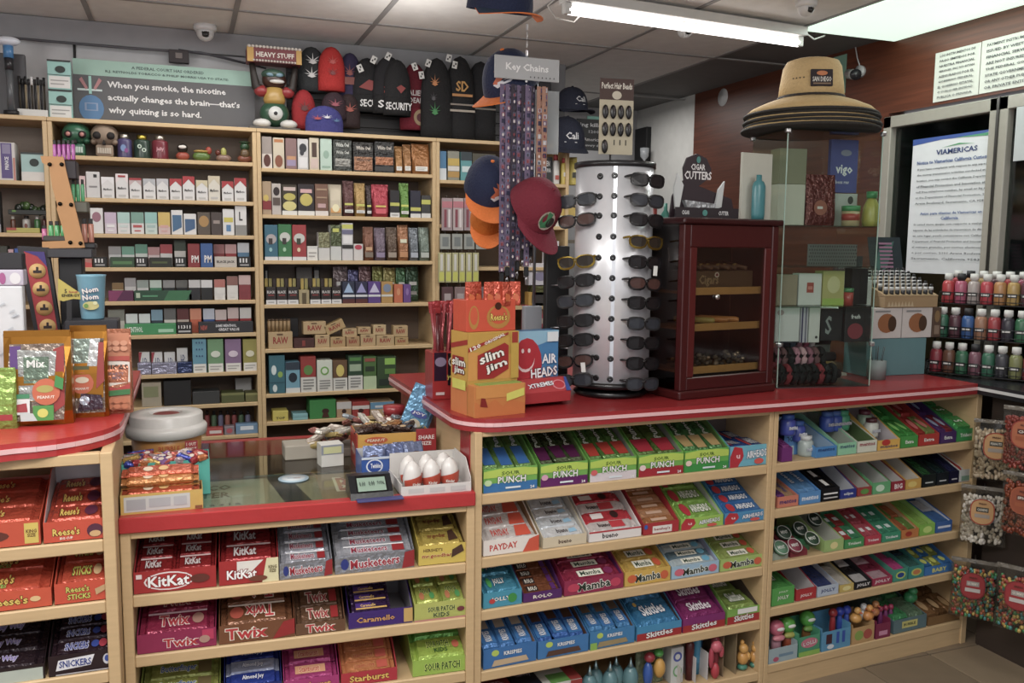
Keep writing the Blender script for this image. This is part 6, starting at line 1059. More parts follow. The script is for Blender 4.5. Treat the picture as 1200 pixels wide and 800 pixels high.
# taffy display
x1, y1 = on(607, 479); x3, y3 = on(660, 474); ag2 = math.atan2(y3-y1, x3-x1); W3 = math.hypot(x3-x1, y3-y1)
H3 = at(610, 388, Y=y1+.05).z-ZT
r = thing('candy_carton', 'blue taffy carton with big red smiling balloon beside meat stick carton', 'box', (x1, y1+.04, ZT), ag2)
t = MB(); t.box(0, W3*.98, 0, .05, 0, H3, '3c84bcg', .001); t.art((0, -.0005, 0), (W3*.98, 0, 0), (0, 0, H3), [G_([(0, .7), (1, .9), (1, 1), (0, 1)], '8cc0dcg'), E_(.28, .55, .34, .36, 'c0182cg'), E_(.25, .62, .2, .17, 'f0d0d0g'), E_(.25, .66, .2, .17, 'c0182cg'), E_(.18, .74, .03, .03, 'f0d8d8g'), E_(.32, .74, .03, .03, 'f0d8d8g'),
  T_('AIR', .78, .62, .34, .13, 'f4f4f8g', '2c5c94g'), T_('HEADS', .66, .44, .6, .13, 'f4f4f8g', '7a1420g', .08), T_('TEN BARS', .76, .3, .34, .07, '8cd0c0g'), R_(.72, .85, .97, .98, 'dce4e8p')]); part(t, 'carton_body', r)
t = MB(); t.prismx([(0, 0), (-.05, .015), (-.055, .05), (-.02, .09), (0, .09)], .004, W3*1.08, 'b8242cg'); t.art((.004, -.0560, .049), (W3*1.05, 0, 0), (0, .035, .04), [E_(.8, .5, .14, .35, 'e0808cg'), E_(.8, .5, .11, .28, 'c0182cg'), T_('XTREMES', .42, .55, .55, .3, 'f0ecf0g', '3c1c4cg', .1), G_([(.9, 0), (1, 0), (1, 1), (.95, 1)], '2c4c9cg')]); part(t, 'front_packet', r)
# meat stick stand and foil roll behind on the left
x4, y4 = on(482, 462)
r = thing('snack_stand', 'red and black meat stick stand at the left edge of red countertop', 'display stand', (.768, 2.80, ZT), 0)
t = MB(); t.box(0, .10, 0, .1, 0, .16, 'a8181cg', .002); t.art((0, -.0005, 0), (.1, 0, 0), (0, 0, .16), [R_(.05, .4, .48, 1, '2c1430g'), E_(.27, .8, .2, .1, '8c7c9cg'), R_(.52, .3, .98, .98, '18141cg'), E_(.74, .8, .2, .12, 'c0b8b8g'), E_(.74, .8, .16, .09, '1c1418g'), T_('Jerky', .7, .5, .44, .1, 'c8c83cg', None, .3), R_(.1, .1, .4, .16, 'd8c0c0g', )]); part(t, 'stand_box', r)
random.seed(5)
for k in range(16):
    t = MB(); x_, y_ = .012+.0055*k, .02+.06*random.random(); t.X = Matrix.Rotation(random.uniform(-.12, .12), 4, 'Y'); t.tube([(0, 0, 0), (0, 0, .30-.05*random.random())], .006, ['8c1c24g', 'a03038g', '5c141cg', 'c04c54f'][k % 4], 6); t.box(-.009, .009, -.001, .001, .26, .30, 'b0242cf')
    solid(t, 'meat_stick', 'thin red wrapped meat stick in the stand, %s from left' % ORD[k], 'meat stick', (.772+x_, 2.805+y_, ZT+.03), 0, 'meat sticks')
r = thing('foil_bundle', 'tall silver speckled foil bundle hanging beside the meat sticks', 'snack bundle', (.872, 2.785, ZT), 0)
t = MB(); random.seed(8)
for k in range(9):
    x_ = .009*k; t.tube([(x_, .01*(k % 3), .01), (x_+random.uniform(-.003, .003), .01*(k % 3), .12), (x_, .01*(k % 3), .27-.01*(k % 2))], .006, ['7c7c80f', '4c4c50f', 'a0a0a4f'][k % 3], 6)
part(t, 'foil_sticks', r)
t = MB()
for k in range(160):
    x_ = random.random()*.075; z_ = random.random()*.26; t.add([(x_, -.0105, z_), (x_+.004, -.0105, z_+.001), (x_+.002, -.0105, z_+.005)], [(0, 1, 2)], ['d8d8dcp', '1c1c20p', '3c4c9cp' if z_ < .1 else 'e8e8e8p'][k % 3])
t.box(0, .08, -.009, -.004, 0, .27, '54545af'); part(t, 'speckled_wrap', r)
# lanyard rack
lx, ly = 1.125, 2.93
r = thing('lanyard_rack', 'clear key chain header with white chain holding hanging lanyards', 'display rack', (lx, ly, ZT))
t = MB(); t.box(-.05, .09, -.05, .06, 0, .012, '2c2c30g', .004); t.tube([(.07, .03, .01), (.07, .03, 1.1)], .006, '8c9094m', 8); t.box(.03, .10, .02, .05, .0, .30, '9498a0p', .004); part(t, 'stand', r)
zh0 = at(610, 95, Y=2.9).z-ZT; zh1 = at(610, 68, Y=2.9).z-ZT
t = MB(); t.box(-.12, .12, -.055, -.051, zh0-.0, zh1, 'b4b6b8p', .002); t.art((-.12, -.0555, zh0), (.24, 0, 0), (0, 0, zh1-zh0), [T_('Key Chains', .5, .5, .66, .4, 'f4f4f4p')]+[E_(.55+.06*k, .14, .008, .04, '3c3c3cp') for k in range(7)]); part(t, 'header', r)
t = MB(); t.box(.0, .145, .0, .004, zh0-.24, zh0-.02, glass('d0d4d6', .1, .35)); part(t, 'clear_panel', r)
t = MB(); zc1 = at(612, 28, Y=2.85).z-ZT
for k in range(30):
    z_ = zc1-(zc1-.42)*k/29; t.box(-.004, .004, -.050, -.046, z_-.011, z_+.011, 'e4e4e6g', .002) if k % 3 == 0 else t.tube([(0, -.048, z_-.012), (0, -.048, z_+.012)], .0018, 'dcdcdeg', 5)
part(t, 'white_chain', r)
random.seed(21)
LY = [(-.088, 'p', .64), (-.07, 'p', .62), (-.052, 'd', .66), (-.030, 'p', .60), (-.012, 'd', .56), (.0, 'p', .62), (.02, 'd', .55), (.045, 'o', .38), (.062, 'o', .40)]
for k, (dx, kind, L) in enumerate(LY):
    pal = {'p': ['6c6078c', '865c6cc', '74748ac'], 'd': ['3a3440c', '5c5468c', '4c4c5cc'], 'o': ['a07c6cc', '6c5c78c', 'b0b0b8c']}[kind]
    t = MB(); yy = -.055-.006*(k % 3); z1 = zh0-.02; z0_ = z1-L
    for s_ in (-1, 1):
        t.hexa([(s_*.002-.008, yy, z0_), (s_*.002+.008, yy, z0_), (s_*.002+.008, yy+.0015, z0_), (s_*.002-.008, yy+.0015, z0_), (s_*.006-.007, yy+.006*s_, z1), (s_*.006+.007, yy+.006*s_, z1), (s_*.006+.007, yy+.006*s_+.0015, z1), (s_*.006-.007, yy+.006*s_+.0015, z1)], pal[0])
    nsq = int(L/.022)
    ops = []
    for q in range(nsq):
        f0 = q/nsq; ops.append(R_(.1, f0+.004, .9, f0+.75/nsq, [pal[1], pal[2], 'c8b8c8p' if q % 4 == 0 else pal[0], '34304cc'][q % 4])); ops.append(E_(.45, f0+.35/nsq, .2, .25/nsq, ['d8ccc8p', '8c2c34p', '2c2c48p'][q % 3]))
    t.art((-.008, yy-.004, z0_), (.016, 0, 0), (0, .0, L), ops, .00003)
    r2 = thing('lanyard', '%s patterned lanyard hanging from key chain header, %s from left' % ({'p': 'purple', 'd': 'dark', 'o': 'tan and grey'}[kind], ORD[k]), 'lanyard', (lx+dx, ly, ZT), 0, 'lanyards')
    part(t, 'ribbon', r2)
    t = MB(); t.box(-.008, .008, yy-.006, yy+.004, z0_-.035, z0_-.002, '161618g', .002); part(t, 'buckle', r2)
    t = MB(); t.tube([(0, yy, z0_-.035), (.004, yy, z0_-.05), (0, yy, z0_-.065), (-.004, yy, z0_-.05), (0, yy, z0_-.035)], .0018, 'c0c0c4m', 5); part(t, 'hook', r2)

# ---- caps
def cap(label, loc, rz, crown, brim, under, ops=None, tilt=0, roll=0, s=1.0, btn='d8763cc', logo_a=0, grp='baseball caps', zlogo=.45):
    r = thing('baseball_cap', label, 'cap', loc, 0, grp); r.rotation_euler = (tilt, roll, rz)
    R0 = .085*s; t = MB(); n = 24; k = 9; vs = []; fs = []
    for j in range(k+1):
        ph = PI/2*j/k; rr = math.cos(ph)**.8 if j < k else 0; zz = math.sin(ph)**1.0
        for q in range(n):
            th = 2*PI*q/n; vs.append((R0*rr*math.cos(th)*.95, R0*rr*math.sin(th)*1.12, .115*s*zz))
    for j in range(k):
        for q in range(n): fs.append((j*n+q, j*n+(q+1) % n, (j+1)*n+(q+1) % n, (j+1)*n+q))
    t.add(vs, fs, crown, True); t.ell(0, 0, .116*s, .007*s, .007*s, .004*s, btn, 8, 5); part(t, 'crown', r)
    vs = []; m_ = 12; q_ = 5
    for i in range(m_+1):
        th = PI+PI*(i+.5)/(m_+1)*1.0; th = PI+.25+(PI-.5)*i/m_
        for j in range(q_+1):
            f = j/q_; ex = R0*.95*math.cos(th)*(1+.02*f); ey = R0*1.12*math.sin(th)-f*.075*s*abs(math.sin(th))**.6; cz = .004-.9*(ex*ex)*3.0/s*f*.8-.0*f
            vs.append((ex, ey, cz))
    top = len(vs); vs2 = [(x, y, z-.003) for x, y, z in vs]
    fs = []; fs2 = []
    for i in range(m_):
        for j in range(q_):
            a0 = i*(q_+1)+j; fs.append((a0, a0+1, a0+q_+2, a0+q_+1)); fs2.append((a0, a0+q_+1, a0+q_+2, a0+1))
    t = MB(); t.add(vs, fs, brim, True); t.add(vs2, fs2, under, True)
    e = [(i*(q_+1)+q_) for i in range(m_+1)]; t.add([vs[i] for i in e]+[vs2[i] for i in e], [(i, i+1, i+1+m_+1, i+m_+1) for i in range(m_)], under); part(t, 'brim', r)
    if ops:
        t = MB(); t.X = Matrix.Rotation(logo_a, 4, 'Z') @ Matrix.Translation((0, -R0*1.06, .02*s)) @ Matrix.Rotation(-.30, 4, 'X')
        t.art((-.04*s, -.004, 0), (.08*s, 0, 0), (0, 0, .07*s), ops, .0008)
        # bend the print round the crown
        for i, v in enumerate(t.v):
            th = math.atan2(v.y, v.x); rho = math.hypot(v.x, v.y); zf = max(0, min(.98, v.z/(.115*s))); rr = R0*(math.cos(math.asin(zf))**.8)+.0022
            t.v[i] = Vector((rr*math.cos(th)*.95, rr*math.sin(th)*1.12, v.z))
        part(t, 'emblem', r)
    return r
bron = [G_([(0, .3), (.25, .55), (.15, .8), (.4, .7), (.35, .95), (.6, .75), (.9, .7), (1, .5), (.8, .45), (.5, .45), (.2, .25)], 'd0602cp'), G_([(0, .25), (.3, .35), (.6, .4), (.95, .35), (.8, .25), (.5, .22), (.2, .1)], 'd8d8e0p')]
def CPt(px, py, Y): q = at(px, py, Y=Y); return (q.x, q.y, q.z)
NV = '1c2440c'; OR = 'd8763cc'
cap('navy cap with orange underside brim at the very top of the frame', CPt(585, 14, 2.86), .12, NV, '233448c', OR, None, .25, .0, 1.35, logo_a=.3)
cap('navy cap with orange flame emblem hanging behind key chain header', CPt(600, 104, 3.0), -1.0, NV, OR, OR, bron, .45, .0, 1.2, logo_a=.5)
cap('navy cap with orange flame emblem left of the purple lanyards', CPt(572, 222, 3.04), -.15, NV, OR, OR, bron, .75, .0, 1.1, logo_a=.3)
cap('orange brimmed cap below the navy cap behind the lanyards', CPt(571, 258, 3.10), -.3, 'c8702cc', OR, OR, None, .9, 0, .8)
cap('maroon cap with green head emblem hanging over the lanyards', CPt(622, 246, 2.84), .45, '6a1c2cc', '6a1c2cc', '6a1c2cc', [E_(.42, .5, .4, .46, 'b8a898p'), G_([(.1, .6), (.3, .95), (.6, .95), (.5, .6), (.55, .2), (.3, .1), (.1, .3)], '2c7c4cp'), E_(.6, .5, .2, .26, '2a2420p')], 1.0, .0, 1.08, logo_a=-.25, btn='6a1c2cc')
# ---------------------------------------------------------------- slat wall with knit hats behind the middle rack
xs0, xs1 = .50, 1.93
sl = thing('slat_wall', 'dark grooved slat wall holding knit hats above middle rack', 'slat wall', (xs0, YB-.045, zb0+.01))
HS = ZC-.105-(zb0+.01)-.002
t = MB(); t.box(0, xs1-xs0-.002, .012, .04, 0, HS, '2b2a2dp'); part(t, 'back_board', sl)
slm = MB(); slm.box(.001, xs1-xs0-.003, 0, .012, .002, HS/6-.012, '37363ap', .002); slm = slm.mesh('slat')
for k in range(6): link('slat', slm, sl, (0, 0, HS/6*k))
def beanie(x0, x1, y0, y1, col, Y, label, ops=None, fold=None, fops=None, rib=True, w=.0):
    x0, x1 = x0-3, x1+4; cx = (x0+x1)/2; a = at(x0, y1, Y=Y); b = at(x1, y1, Y=Y); zt2 = at(cx, y0, Y=Y).z; zb2 = at(cx, y1, Y=Y).z; W = b.x-a.x; H = zt2-zb2
    r = thing('knit_hat', label, 'knit hat', (a.x+W/2, Y, zb2), 0, 'knit hats on slat wall')
    t = MB(); n = 28; vs = []; fs = []; k = 10
    for j in range(k+1):
        f = j/k; f = 1-(1-f)**1.5; rr = 1.0 if f < .4 else max(0, 1-((f-.4)/.6)**2.4)**.5; rr = max(rr, .02)
        for q in range(n):
            th = 2*PI*q/n; rib_ = 1+.02*(q % 2)
            vs.append((W/2*rr*math.cos(th)*rib_, .04*rr**.5*math.sin(th)*rib_, H*f))
    for j in range(k):
        for q in range(n): fs.append((j*n+q, j*n+(q+1) % n, (j+1)*n+(q+1) % n, (j+1)*n+q))
    fs.append(tuple(range(n-1, -1, -1))); t.add(vs, fs, col+'c', True); part(t, 'knit_body', r)
    if fold:
        t = MB(); t.lathe([(1, 0), (1.04, .02), (1.04, H*.30), (1, H*.32)], fold+'c', 28, sx=W/2, sy=.043); part(t, 'folded_cuff', r)
        t.v = [v for v in t.v]
    if ops: t = MB(); t.art((-W*.42, -.0445, H*.33), (W*.84, 0, 0), (0, .0, H*.5), ops, .0006); part(t, 'print', r)
    if fops: t = MB(); t.art((-W*.5, -.0465, 0), (W, 0, 0), (0, 0, H*.3), fops, .0006); part(t, 'cuff_lettering', r)
    return r
YS_ = YB-.10
leaf = lambda cx, cy, s, c: G_([(cx+1.3*s*r_*math.sin(a_), cy-.35*s+.9*s*r_*math.cos(a_)) for a_, r_ in [((j-6)*.34, (.22 if j % 2 else [.55, .85, 1.15, 1.35, 1.15, .85, .55][j//2])) for j in range(13)]]+[(cx+.04*s, cy-.8*s), (cx-.04*s, cy-.8*s)], c)
beanie(352, 378, 55, 108, '25282a', YS_-.02, 'black knit hat with white leaves, leftmost on the slat wall', [leaf(.5, .75, .3, 'c8c8c8p'), leaf(.45, .15, .3, 'c8c8c8p')])
beanie(376, 400, 55, 107, 'a02a28', YS_-.06, 'bright red knit hat beside the white leaf hat', [leaf(.5, .7, .25, 'c03c34p'), leaf(.5, .2, .25, '7c1c20p')])
beanie(400, 420, 62, 120, '2a2440', YS_-.02, 'navy and rust knit hat between red hat and black hats', [leaf(.4, .6, .3, '8c3c34p'), R_(0, 0, 1, .3, '7c3428p')])
beanie(345, 366, 105, 152, '8c2428', YS_-.05, 'red knit hat with dark leaf hanging low at left', [leaf(.5, .5, .35, '5c1c1cp')])
beanie(380, 402, 108, 140, '2c1c24', YS_-.09, 'black knit hat with wine leaf below the red hat', [leaf(.5, .5, .35, '9c3c50p')])
beanie(398, 418, 110, 150, '2a1c1e', YS_-.06, 'black knit hat with orange leaf beside wine leaf hat', [leaf(.5, .5, .35, 'a03c28p')])
beanie(361, 398, 124, 160, '34346c', YS_-.16, 'blue purple knit hat with red and white leaves at rack edge', [leaf(.25, .5, .2, 'b03030p'), leaf(.55, .6, .18, 'd0d0d8p'), leaf(.85, .4, .16, '3c6c94p')])
beanie(416, 444, 68, 132, '17171a', YS_-.05, 'black knit hat with white SECUR lettering, left of security hats', [G_([(.1, .2), (.6, .1), (.9, .4), (.5, .5)], '8c2420p')], '121214', [T_('SECUR', .55, .5, .7, .45, 'd8d8d8p')])
beanie(440, 470, 66, 134, '16161a', YS_-.09, 'black knit hat with white SE lettering, middle of security hats', [T_('S', .4, .15, .3, .3, 'a83428p')], '111113', [T_('SE', .3, .5, .4, .45, 'd8d8d8p'), R_(.7, .8, .9, 1, '222222p')])
beanie(452, 477, 70, 136, '161618', YS_-.12, 'black knit hat with white SECURITY lettering, right of security hats', [G_([(.4, .3), (.6, .4), (.8, .3), (.6, .1)], '8c2420p')], '111113', [T_('SECURITY', .5, .5, .95, .45, 'd8d8d8p')])
beanie(472, 498, 74, 153, '5a1220', YS_-.04, 'maroon knit hat with white lettering between black hats', [T_('ALIEN', .5, .42, .7, .16, 'c8c0c0p'), T_('DEAD', .5, .2, .6, .16, 'c8c0c0p')], '681828', [E_(.65, .6, .25, .4, 'a08458p'), E_(.65, .6, .15, .22, '5a1220p')])
beanie(496, 526, 68, 162, '151517', YS_-.09, 'tall black knit hat with sunset leaf and green leaf', [leaf(.35, .75, .18, 'c87c34p'), leaf(.35, .05, .2, '2c8c44p'), leaf(.3, .35, .13, '50505 4p'.replace(' ', ''))])
beanie(524, 552, 66, 165, '161618', YS_-.07, 'tall black knit hat with orange script behind the orange brim', [T_('SD', .5, .6, .5, .25, 'c89030p'), R_(0, .15, 1, .19, '8c8074p'), R_(0, .0, 1, .05, 'b0a494p'), R_(.1, .36, .9, .42, 'c08030p')])
beanie(548, 576, 72, 165, '17171a', YS_-.03, 'plain black knit hat behind the lanyards', [R_(0, .1, 1, .14, '7c7468p')])
random.seed(2)
for i, (px, py) in enumerate([(455, 66), (438, 70), (422, 80), (486, 78), (502, 74), (526, 68), (533, 76), (494, 88)]):
    t = MB(); t.X = Matrix.Rotation(random.uniform(-.5, .5), 4, 'Y'); t.box(-.013, .013, 0, .0012, -.018, .018, 'd4d4d0p'); t.art((-.013, -.0003, -.018), (.026, 0, 0), (0, 0, .036), [R_(.2, .2, .5, .45, '3c3c3cp'), R_(.5, .5, .8, .8, '3c3c3cp')])
    q = at(px, py, Y=YS_-.125); solid(t, 'price_tag', 'small white price tag pinned to the knit hats, %s' % ORD[i], 'tag', (q.x, q.y, q.z), 0, 'tags on knit hats')
# ---- strongman figurine holding a sign box
fx = at(322, 140, Y=4.42).x; zf = zb0+.0095
r = thing('figurine', 'seated cartoon figure lifting a HEAVY STUFF box over its head', 'figurine', (fx, 4.42, zf))
k_ = 1/265.
def fp(px, py): return ((px-322)*k_*1.0, (146-py)*k_*1.0)
t = MB(); t.box(-.125, .115, -.05, .05, 0, .018, '54504ap', .004); part(t, 'base', r)
for sx in (-1, 1):
    t = MB(); t.ell(sx*.062, -.03, .035, .042, .035, .022, 'd0d0ccg', 14, 8); part(t, 'foot', r)
    t = MB(); t.tube([(sx*.045, 0, .19), (sx*.085, 0, .21), (sx*.095, -.005, .27), (sx*.10, 0, .315)], [.026, .022, .016, .014], '2c2420p', 10); part(t, 'arm', r)
    t = MB(); t.ell(sx*.06, 0, .19, .035, .03, .028, '9c2428g', 12, 8); part(t, 'sleeve', r)
t = MB(); t.ell(0, 0, .085, .07, .05, .062, '28543cg', 18, 12); part(t, 'trousers', r)
t = MB(); t.X = Matrix.Translation((0, -.047, .082)) @ Matrix.Rotation(PI/2, 4, 'X'); t.cyl(0, 0, 0, .006, .033, 'd0d4d0g', 18); t.cyl(0, 0, .006, .009, .009, '202020g', 12); part(t, 'emblem', r)
t = MB(); t.lathe([(.045, .13), (.052, .15), (.042, .2), (.03, .21)], 'b8902cg', 16, sy=.8); part(t, 'shirt', r)
t = MB(); t.ell(0, 0, .245, .058, .045, .048, '44281eg', 16, 10); hd_ = part(t, 'head', r)
t = MB(); t.ell(.01, -.04, .232, .036, .014, .010, 'd8d8d4g', 12, 6); part(t, 'mouth', hd_)
t = MB(); t.ell(-.005, -.01, .268, .056, .045, .026, '3c5c4cg', 16, 8); t.ell(-.02, -.046, .262, .02, .008, .01, '6c94a8g', 10, 6); t.ell(.02, -.046, .262, .02, .008, .01, '6c94a8g', 10, 6); part(t, 'hat', r)
t = MB(); t.box(-.125, .125, -.05, .05, .315, .385, '7c2830p', .004); t.art((-.125, -.0505, .315), (.25, 0, 0), (0, 0, .07), [R_(.0, .0, .12, 1, 'c8982cp'), R_(.9, 0, 1, 1, 'c8982cp'), R_(.12, .0, .9, .2, '5c1c24p'), T_('HEAVY STUFF', .51, .5, .7, .34, 'e0d8ccp')])
for k in range(15): t.ell(-.115+.0165*k, -.052, .385, .009, .008, .007, 'd8d0c4p', 6, 4); t.ell(-.095+.0135*k, -.052, .322, .006, .006, .005, 'd8d0c4p', 6, 4)
part(t, 'sign_box', r)
# ---- contents of the rack behind the lanyards
W3_ = 'rack behind the lanyards'
o8 = (480, 160)
shelfrow(o8, 4, C_Z[0], [(140, 172, 68, 'c', 'blue and white box', 'box', '3c7ca8p', [R_(0, 0, 1, .4, 'd0d8dcp')]), (178, 232, 68, 'c', 'yellow labelled box', 'box', '8c8c7cp', [R_(0, .5, 1, .75, 'c8a830p'), R_(0, .1, 1, .3, 'b88c2cp'), R_(0, .32, 1, .48, 'd8d4ccp')]), (238, 290, 72, 'c', 'teal and white box', 'box', '4c9ca0p', [R_(0, .7, 1, 1, '2c3c44p'), R_(.1, .3, .9, .5, 'c8dcdcp')]), (292, 400, 80, 'c', 'dark olive box', 'box', '4c4838p', []),
 (612, 664, 95, 'c', 'black box with white lettering', 'box', '242628p', [T_('MEN', .5, .75, .5, .2, 'd8d8d8p'), T_('PRIMA', .5, .5, .7, .16, 'c8c8c8p')]), (668, 702, 85, 't', 'white spray can', 'spray can', 'd8d4d0g', [R_(.1, 0, .9, .3, 'b8402cp')], {'cap': 'a02c34p'}), (708, 738, 100, 't', 'yellow spray can with red top', 'spray can', 'd0b82cg', [R_(.1, .3, .9, .6, 'd8d8d4p')], {'cap': 'a8242cp'}), (742, 800, 95, 't', 'yellow bottle', 'bottle', 'c8b43cg', [R_(.1, .2, .9, .6, '3c3c2cp')], {'cap': 'c8b43cp'})], 'top shelf, '+W3_)
o9 = (620, 60); 
shelfrow(o8, 4, C_Z[1], [(680, 790, 320, 'c', 'yellow and white boxes', 'box', 'c8a83cp', [R_(0, 0, 1, .5, 'd4d0c0p')]), (640, 678, 350, 'c', 'white carton with lilac round', 'box', 'd0ccd0p', [E_(.5, .4, .35, .25, '8c84b4p')]), (795, 860, 340, 'c', 'purple sachet box', 'box', '6c5490p', [])], 'second shelf, '+W3_)
shelfrow(o8, 4, C_Z[2], [(560, 668, 630, 'c', 'white and lilac carton', 'box', 'ccc8d0p', [E_(.5, .4, .3, .2, '8c84a4p')], {'vb': 612+120, 'on': C_Z[3]+.12}), (640, 700, 490, 'c', 'white box with lilac print', 'box', 'd4d0d4p', [E_(.5, .4, .3, .25, '9484b4p')])], 'third shelf, '+W3_)
shelfrow((480, 320), 4, C_Z[3], [(560, 660, -10, 'c', 'yellow framed dark box', 'box', 'c8982cp', [R_(.15, .2, .85, .8, '3c3838p')], {'vb': 55, 'on': C_Z[3]+.0095}), (575, 655, 60, 'c', 'olive foil packet', 'packet', '6c6c3cf', [])], 'fourth shelf, '+W3_)
shelfrow((480, 320), 4, C_Z[4], [(545, 600, 150, 'c', 'red and pink packet', 'packet', 'b03c4cp', []), (605, 655, 165, 'c', 'orange brown packet', 'packet', 'a0603cp', [])], 'fifth shelf, '+W3_)
def hang(px0, px1, py0, py1, c, nm, label, ops, Y=YF-.02, grp=None, n=1):
    a = at(px0, py1, Y=Y); b = at(px1, py1, Y=Y); z1 = at((px0+px1)/2, py0, Y=Y).z; w_ = (b.x-a.x); h_ = z1-a.z
    t = MB(); t.box(0, w_, 0, .012, 0, h_, c, .001); t.art((0, -.0005, 0), (w_, 0, 0), (0, 0, h_), ops); t.tube([(w_/2, .006, h_-.004), (w_/2, .006, h_+.012), (w_/2, .05, h_+.014)], .0015, 'b8b8b8m', 5)
    return solid(t, nm, label, 'packet', (a.x, Y, a.z), 0, grp)
for k in range(4): hang(518+13*k, 530+13*k, 232, 270, 'b8a8a8p' if k % 2 else 'a08c90p', 'blister_pack', 'pink and grey hanging pack left of the lanyards, %s from left' % ORD[k], [R_(0, .7, 1, .9, 'c0707cp'), R_(.2, .1, .45, .65, '8c3c4cp'), R_(.6, .1, .8, .65, 'd8d0d0p')], grp='pink hanging packs')
for k in range(6): hang(514+8*k, 521+8*k, 296, 331, 'b8b47cp', 'vape_blister', 'yellow green hanging pack left of the lanyards, %s from left' % ORD[k], [R_(.3, .4, .7, .95, 'd0d0c8p'), R_(.1, .05, .9, .35, 'c8cc3cp')], grp='yellow hanging packs')
for k in range(4): hang(516+14*k, 528+14*k, 274, 292, '9ca098p', 'blister_pack', 'small grey hanging pack between pink and yellow packs, %s' % ORD[k], [R_(.2, .2, .8, .8, '747c7cp')], grp='grey hanging packs')
for k in range(4): hang(518+15*k, 531+15*k, 336, 362, ['5c3c40p', '8c7474p', '6c4c3cp', '7c6c70p'][k], 'blister_pack', 'small dark hanging pack below yellow packs, %s from left' % ORD[k], [R_(.2, .3, .8, .7, 'b0a0a0p')], grp='dark hanging packs')
for k in range(5):
    px = 622+9*k; hang(px, px+8, 368, 384, ['a0603cp', 'b03c50p', '8c8c3cp', 'c04c3cp', '6c5c54p'][k], 'blister_pack', 'tiny coloured pack on a hook right of orange carton, %s from left' % ORD[k], [R_(.2, .3, .8, .7, 'c8b0a0p')], grp='tiny hanging packs')
# caps "Cali" on top of that rack, mint sign and black sign behind them, hair pin card
cap('dark navy cap with white script above another, behind key chains', CPt(669, 130, 4.42), .15, '1c2030c', '1c2030c', '1c2030c', [T_('Cali', .5, .5, .8, .4, 'd0d0d4p'), R_(.0, .1, .8, .14, 'd0d0d4p')], .1, 0, 1.1, btn='1c2030c', logo_a=.0, grp='dark script caps')
cap('dark navy cap with white script, lower front one', CPt(662, 170, 4.36), -.1, '1c2030c', '1c2030c', '1c2030c', [T_('Cali', .5, .5, .8, .4, 'd0d0d4p'), R_(.0, .1, .8, .14, 'd0d0d4p')], .3, 0, 1.3, btn='1c2030c', grp='dark script caps')
q = at(688, 155, Y=4.5); t = MB(); t.box(0, .12, 0, .006, 0, .09, '70b0a0p'); t.art((0, -.0005, 0), (.12, 0, 0), (0, 0, .09), [R_(.3, .6, .9, .68, '3c5c54p'), R_(.4, .3, .8, .38, '3c5c54p')]); solid(t, 'sign', 'small mint green sign behind the dark caps', 'sign', (q.x, 4.5, q.z))
q = at(675, 192, Y=4.48); t = MB(); t.box(0, .21, 0, .006, 0, .17, '1e1e22p'); t.art((0, -.0005, 0), (.21, 0, 0), (0, 0, .17), [T_('ing kills', .4, .8, .6, .16, 'c8c8ccp'), T_('1200', .5, .6, .3, .1, 'a8a8acp'), T_('Americans', .5, .35, .6, .11, 'b8b8bcp'), T_('every day', .5, .15, .5, .1, 'b8b8bcp')]); solid(t, 'warning_sign', 'black sign with white lettering behind the lower dark cap', 'sign', (q.x, 4.48, zb0+.0095))
q0 = at(703, 180, Y=2.78); q1 = at(740, 180, Y=2.78); wz = q1.x-q0.x; zz1 = at(722, 92, Y=2.78).z
r = thing('hair_clip_card', 'cream and brown card of black hair clips hanging above silver tower', 'display card', (q0.x, 2.79, q0.z-.0), -.15); HC = zz1-q0.z
t = MB(); t.box(0, wz, 0, .003, 0, HC*.72, 'c4b898p'); t.box(0, wz, 0, .003, HC*.72, HC, '4c3028p'); t.art((0, -.0004, HC*.72), (wz, 0, 0), (0, 0, HC*.28), [T_('Perfect Hair Beads', .5, .66, .9, .3, 'e4dccc p'.replace(' ', '')), E_(.5, .22, .14, .2, 'd0c4acp')])
t.art((0, -.0004, 0), (wz, 0, 0), (0, 0, HC*.72), [T_('l', .45+.17*k, .22, .03, .1, '2c2420p') for k in range(4)][:3]); part(t, 'card', r)
for row in range(3):
    for c_ in range(4 if row < 2 else 1):
        t = MB(); t.ell(0, 0, 0, .0115, .005, .024, '171314g', 12, 8); t.box(-.002, .002, -.007, -.004, .004, .016, '5c5456m'); part(t, 'hair_clip', r, (wz*(.16+.23*c_), -.006, HC*(.56-.23*row)))
t = MB(); t.tube([(0, 0, 0), (0, 0, .2)], .004, 'a8a8a8m', 6); solid(t, 'stand_rod', 'thin metal rod carrying the hair clip card above the tower', 'rod', (q0.x+.05, 2.80, ZT+TOPZ+.0045))
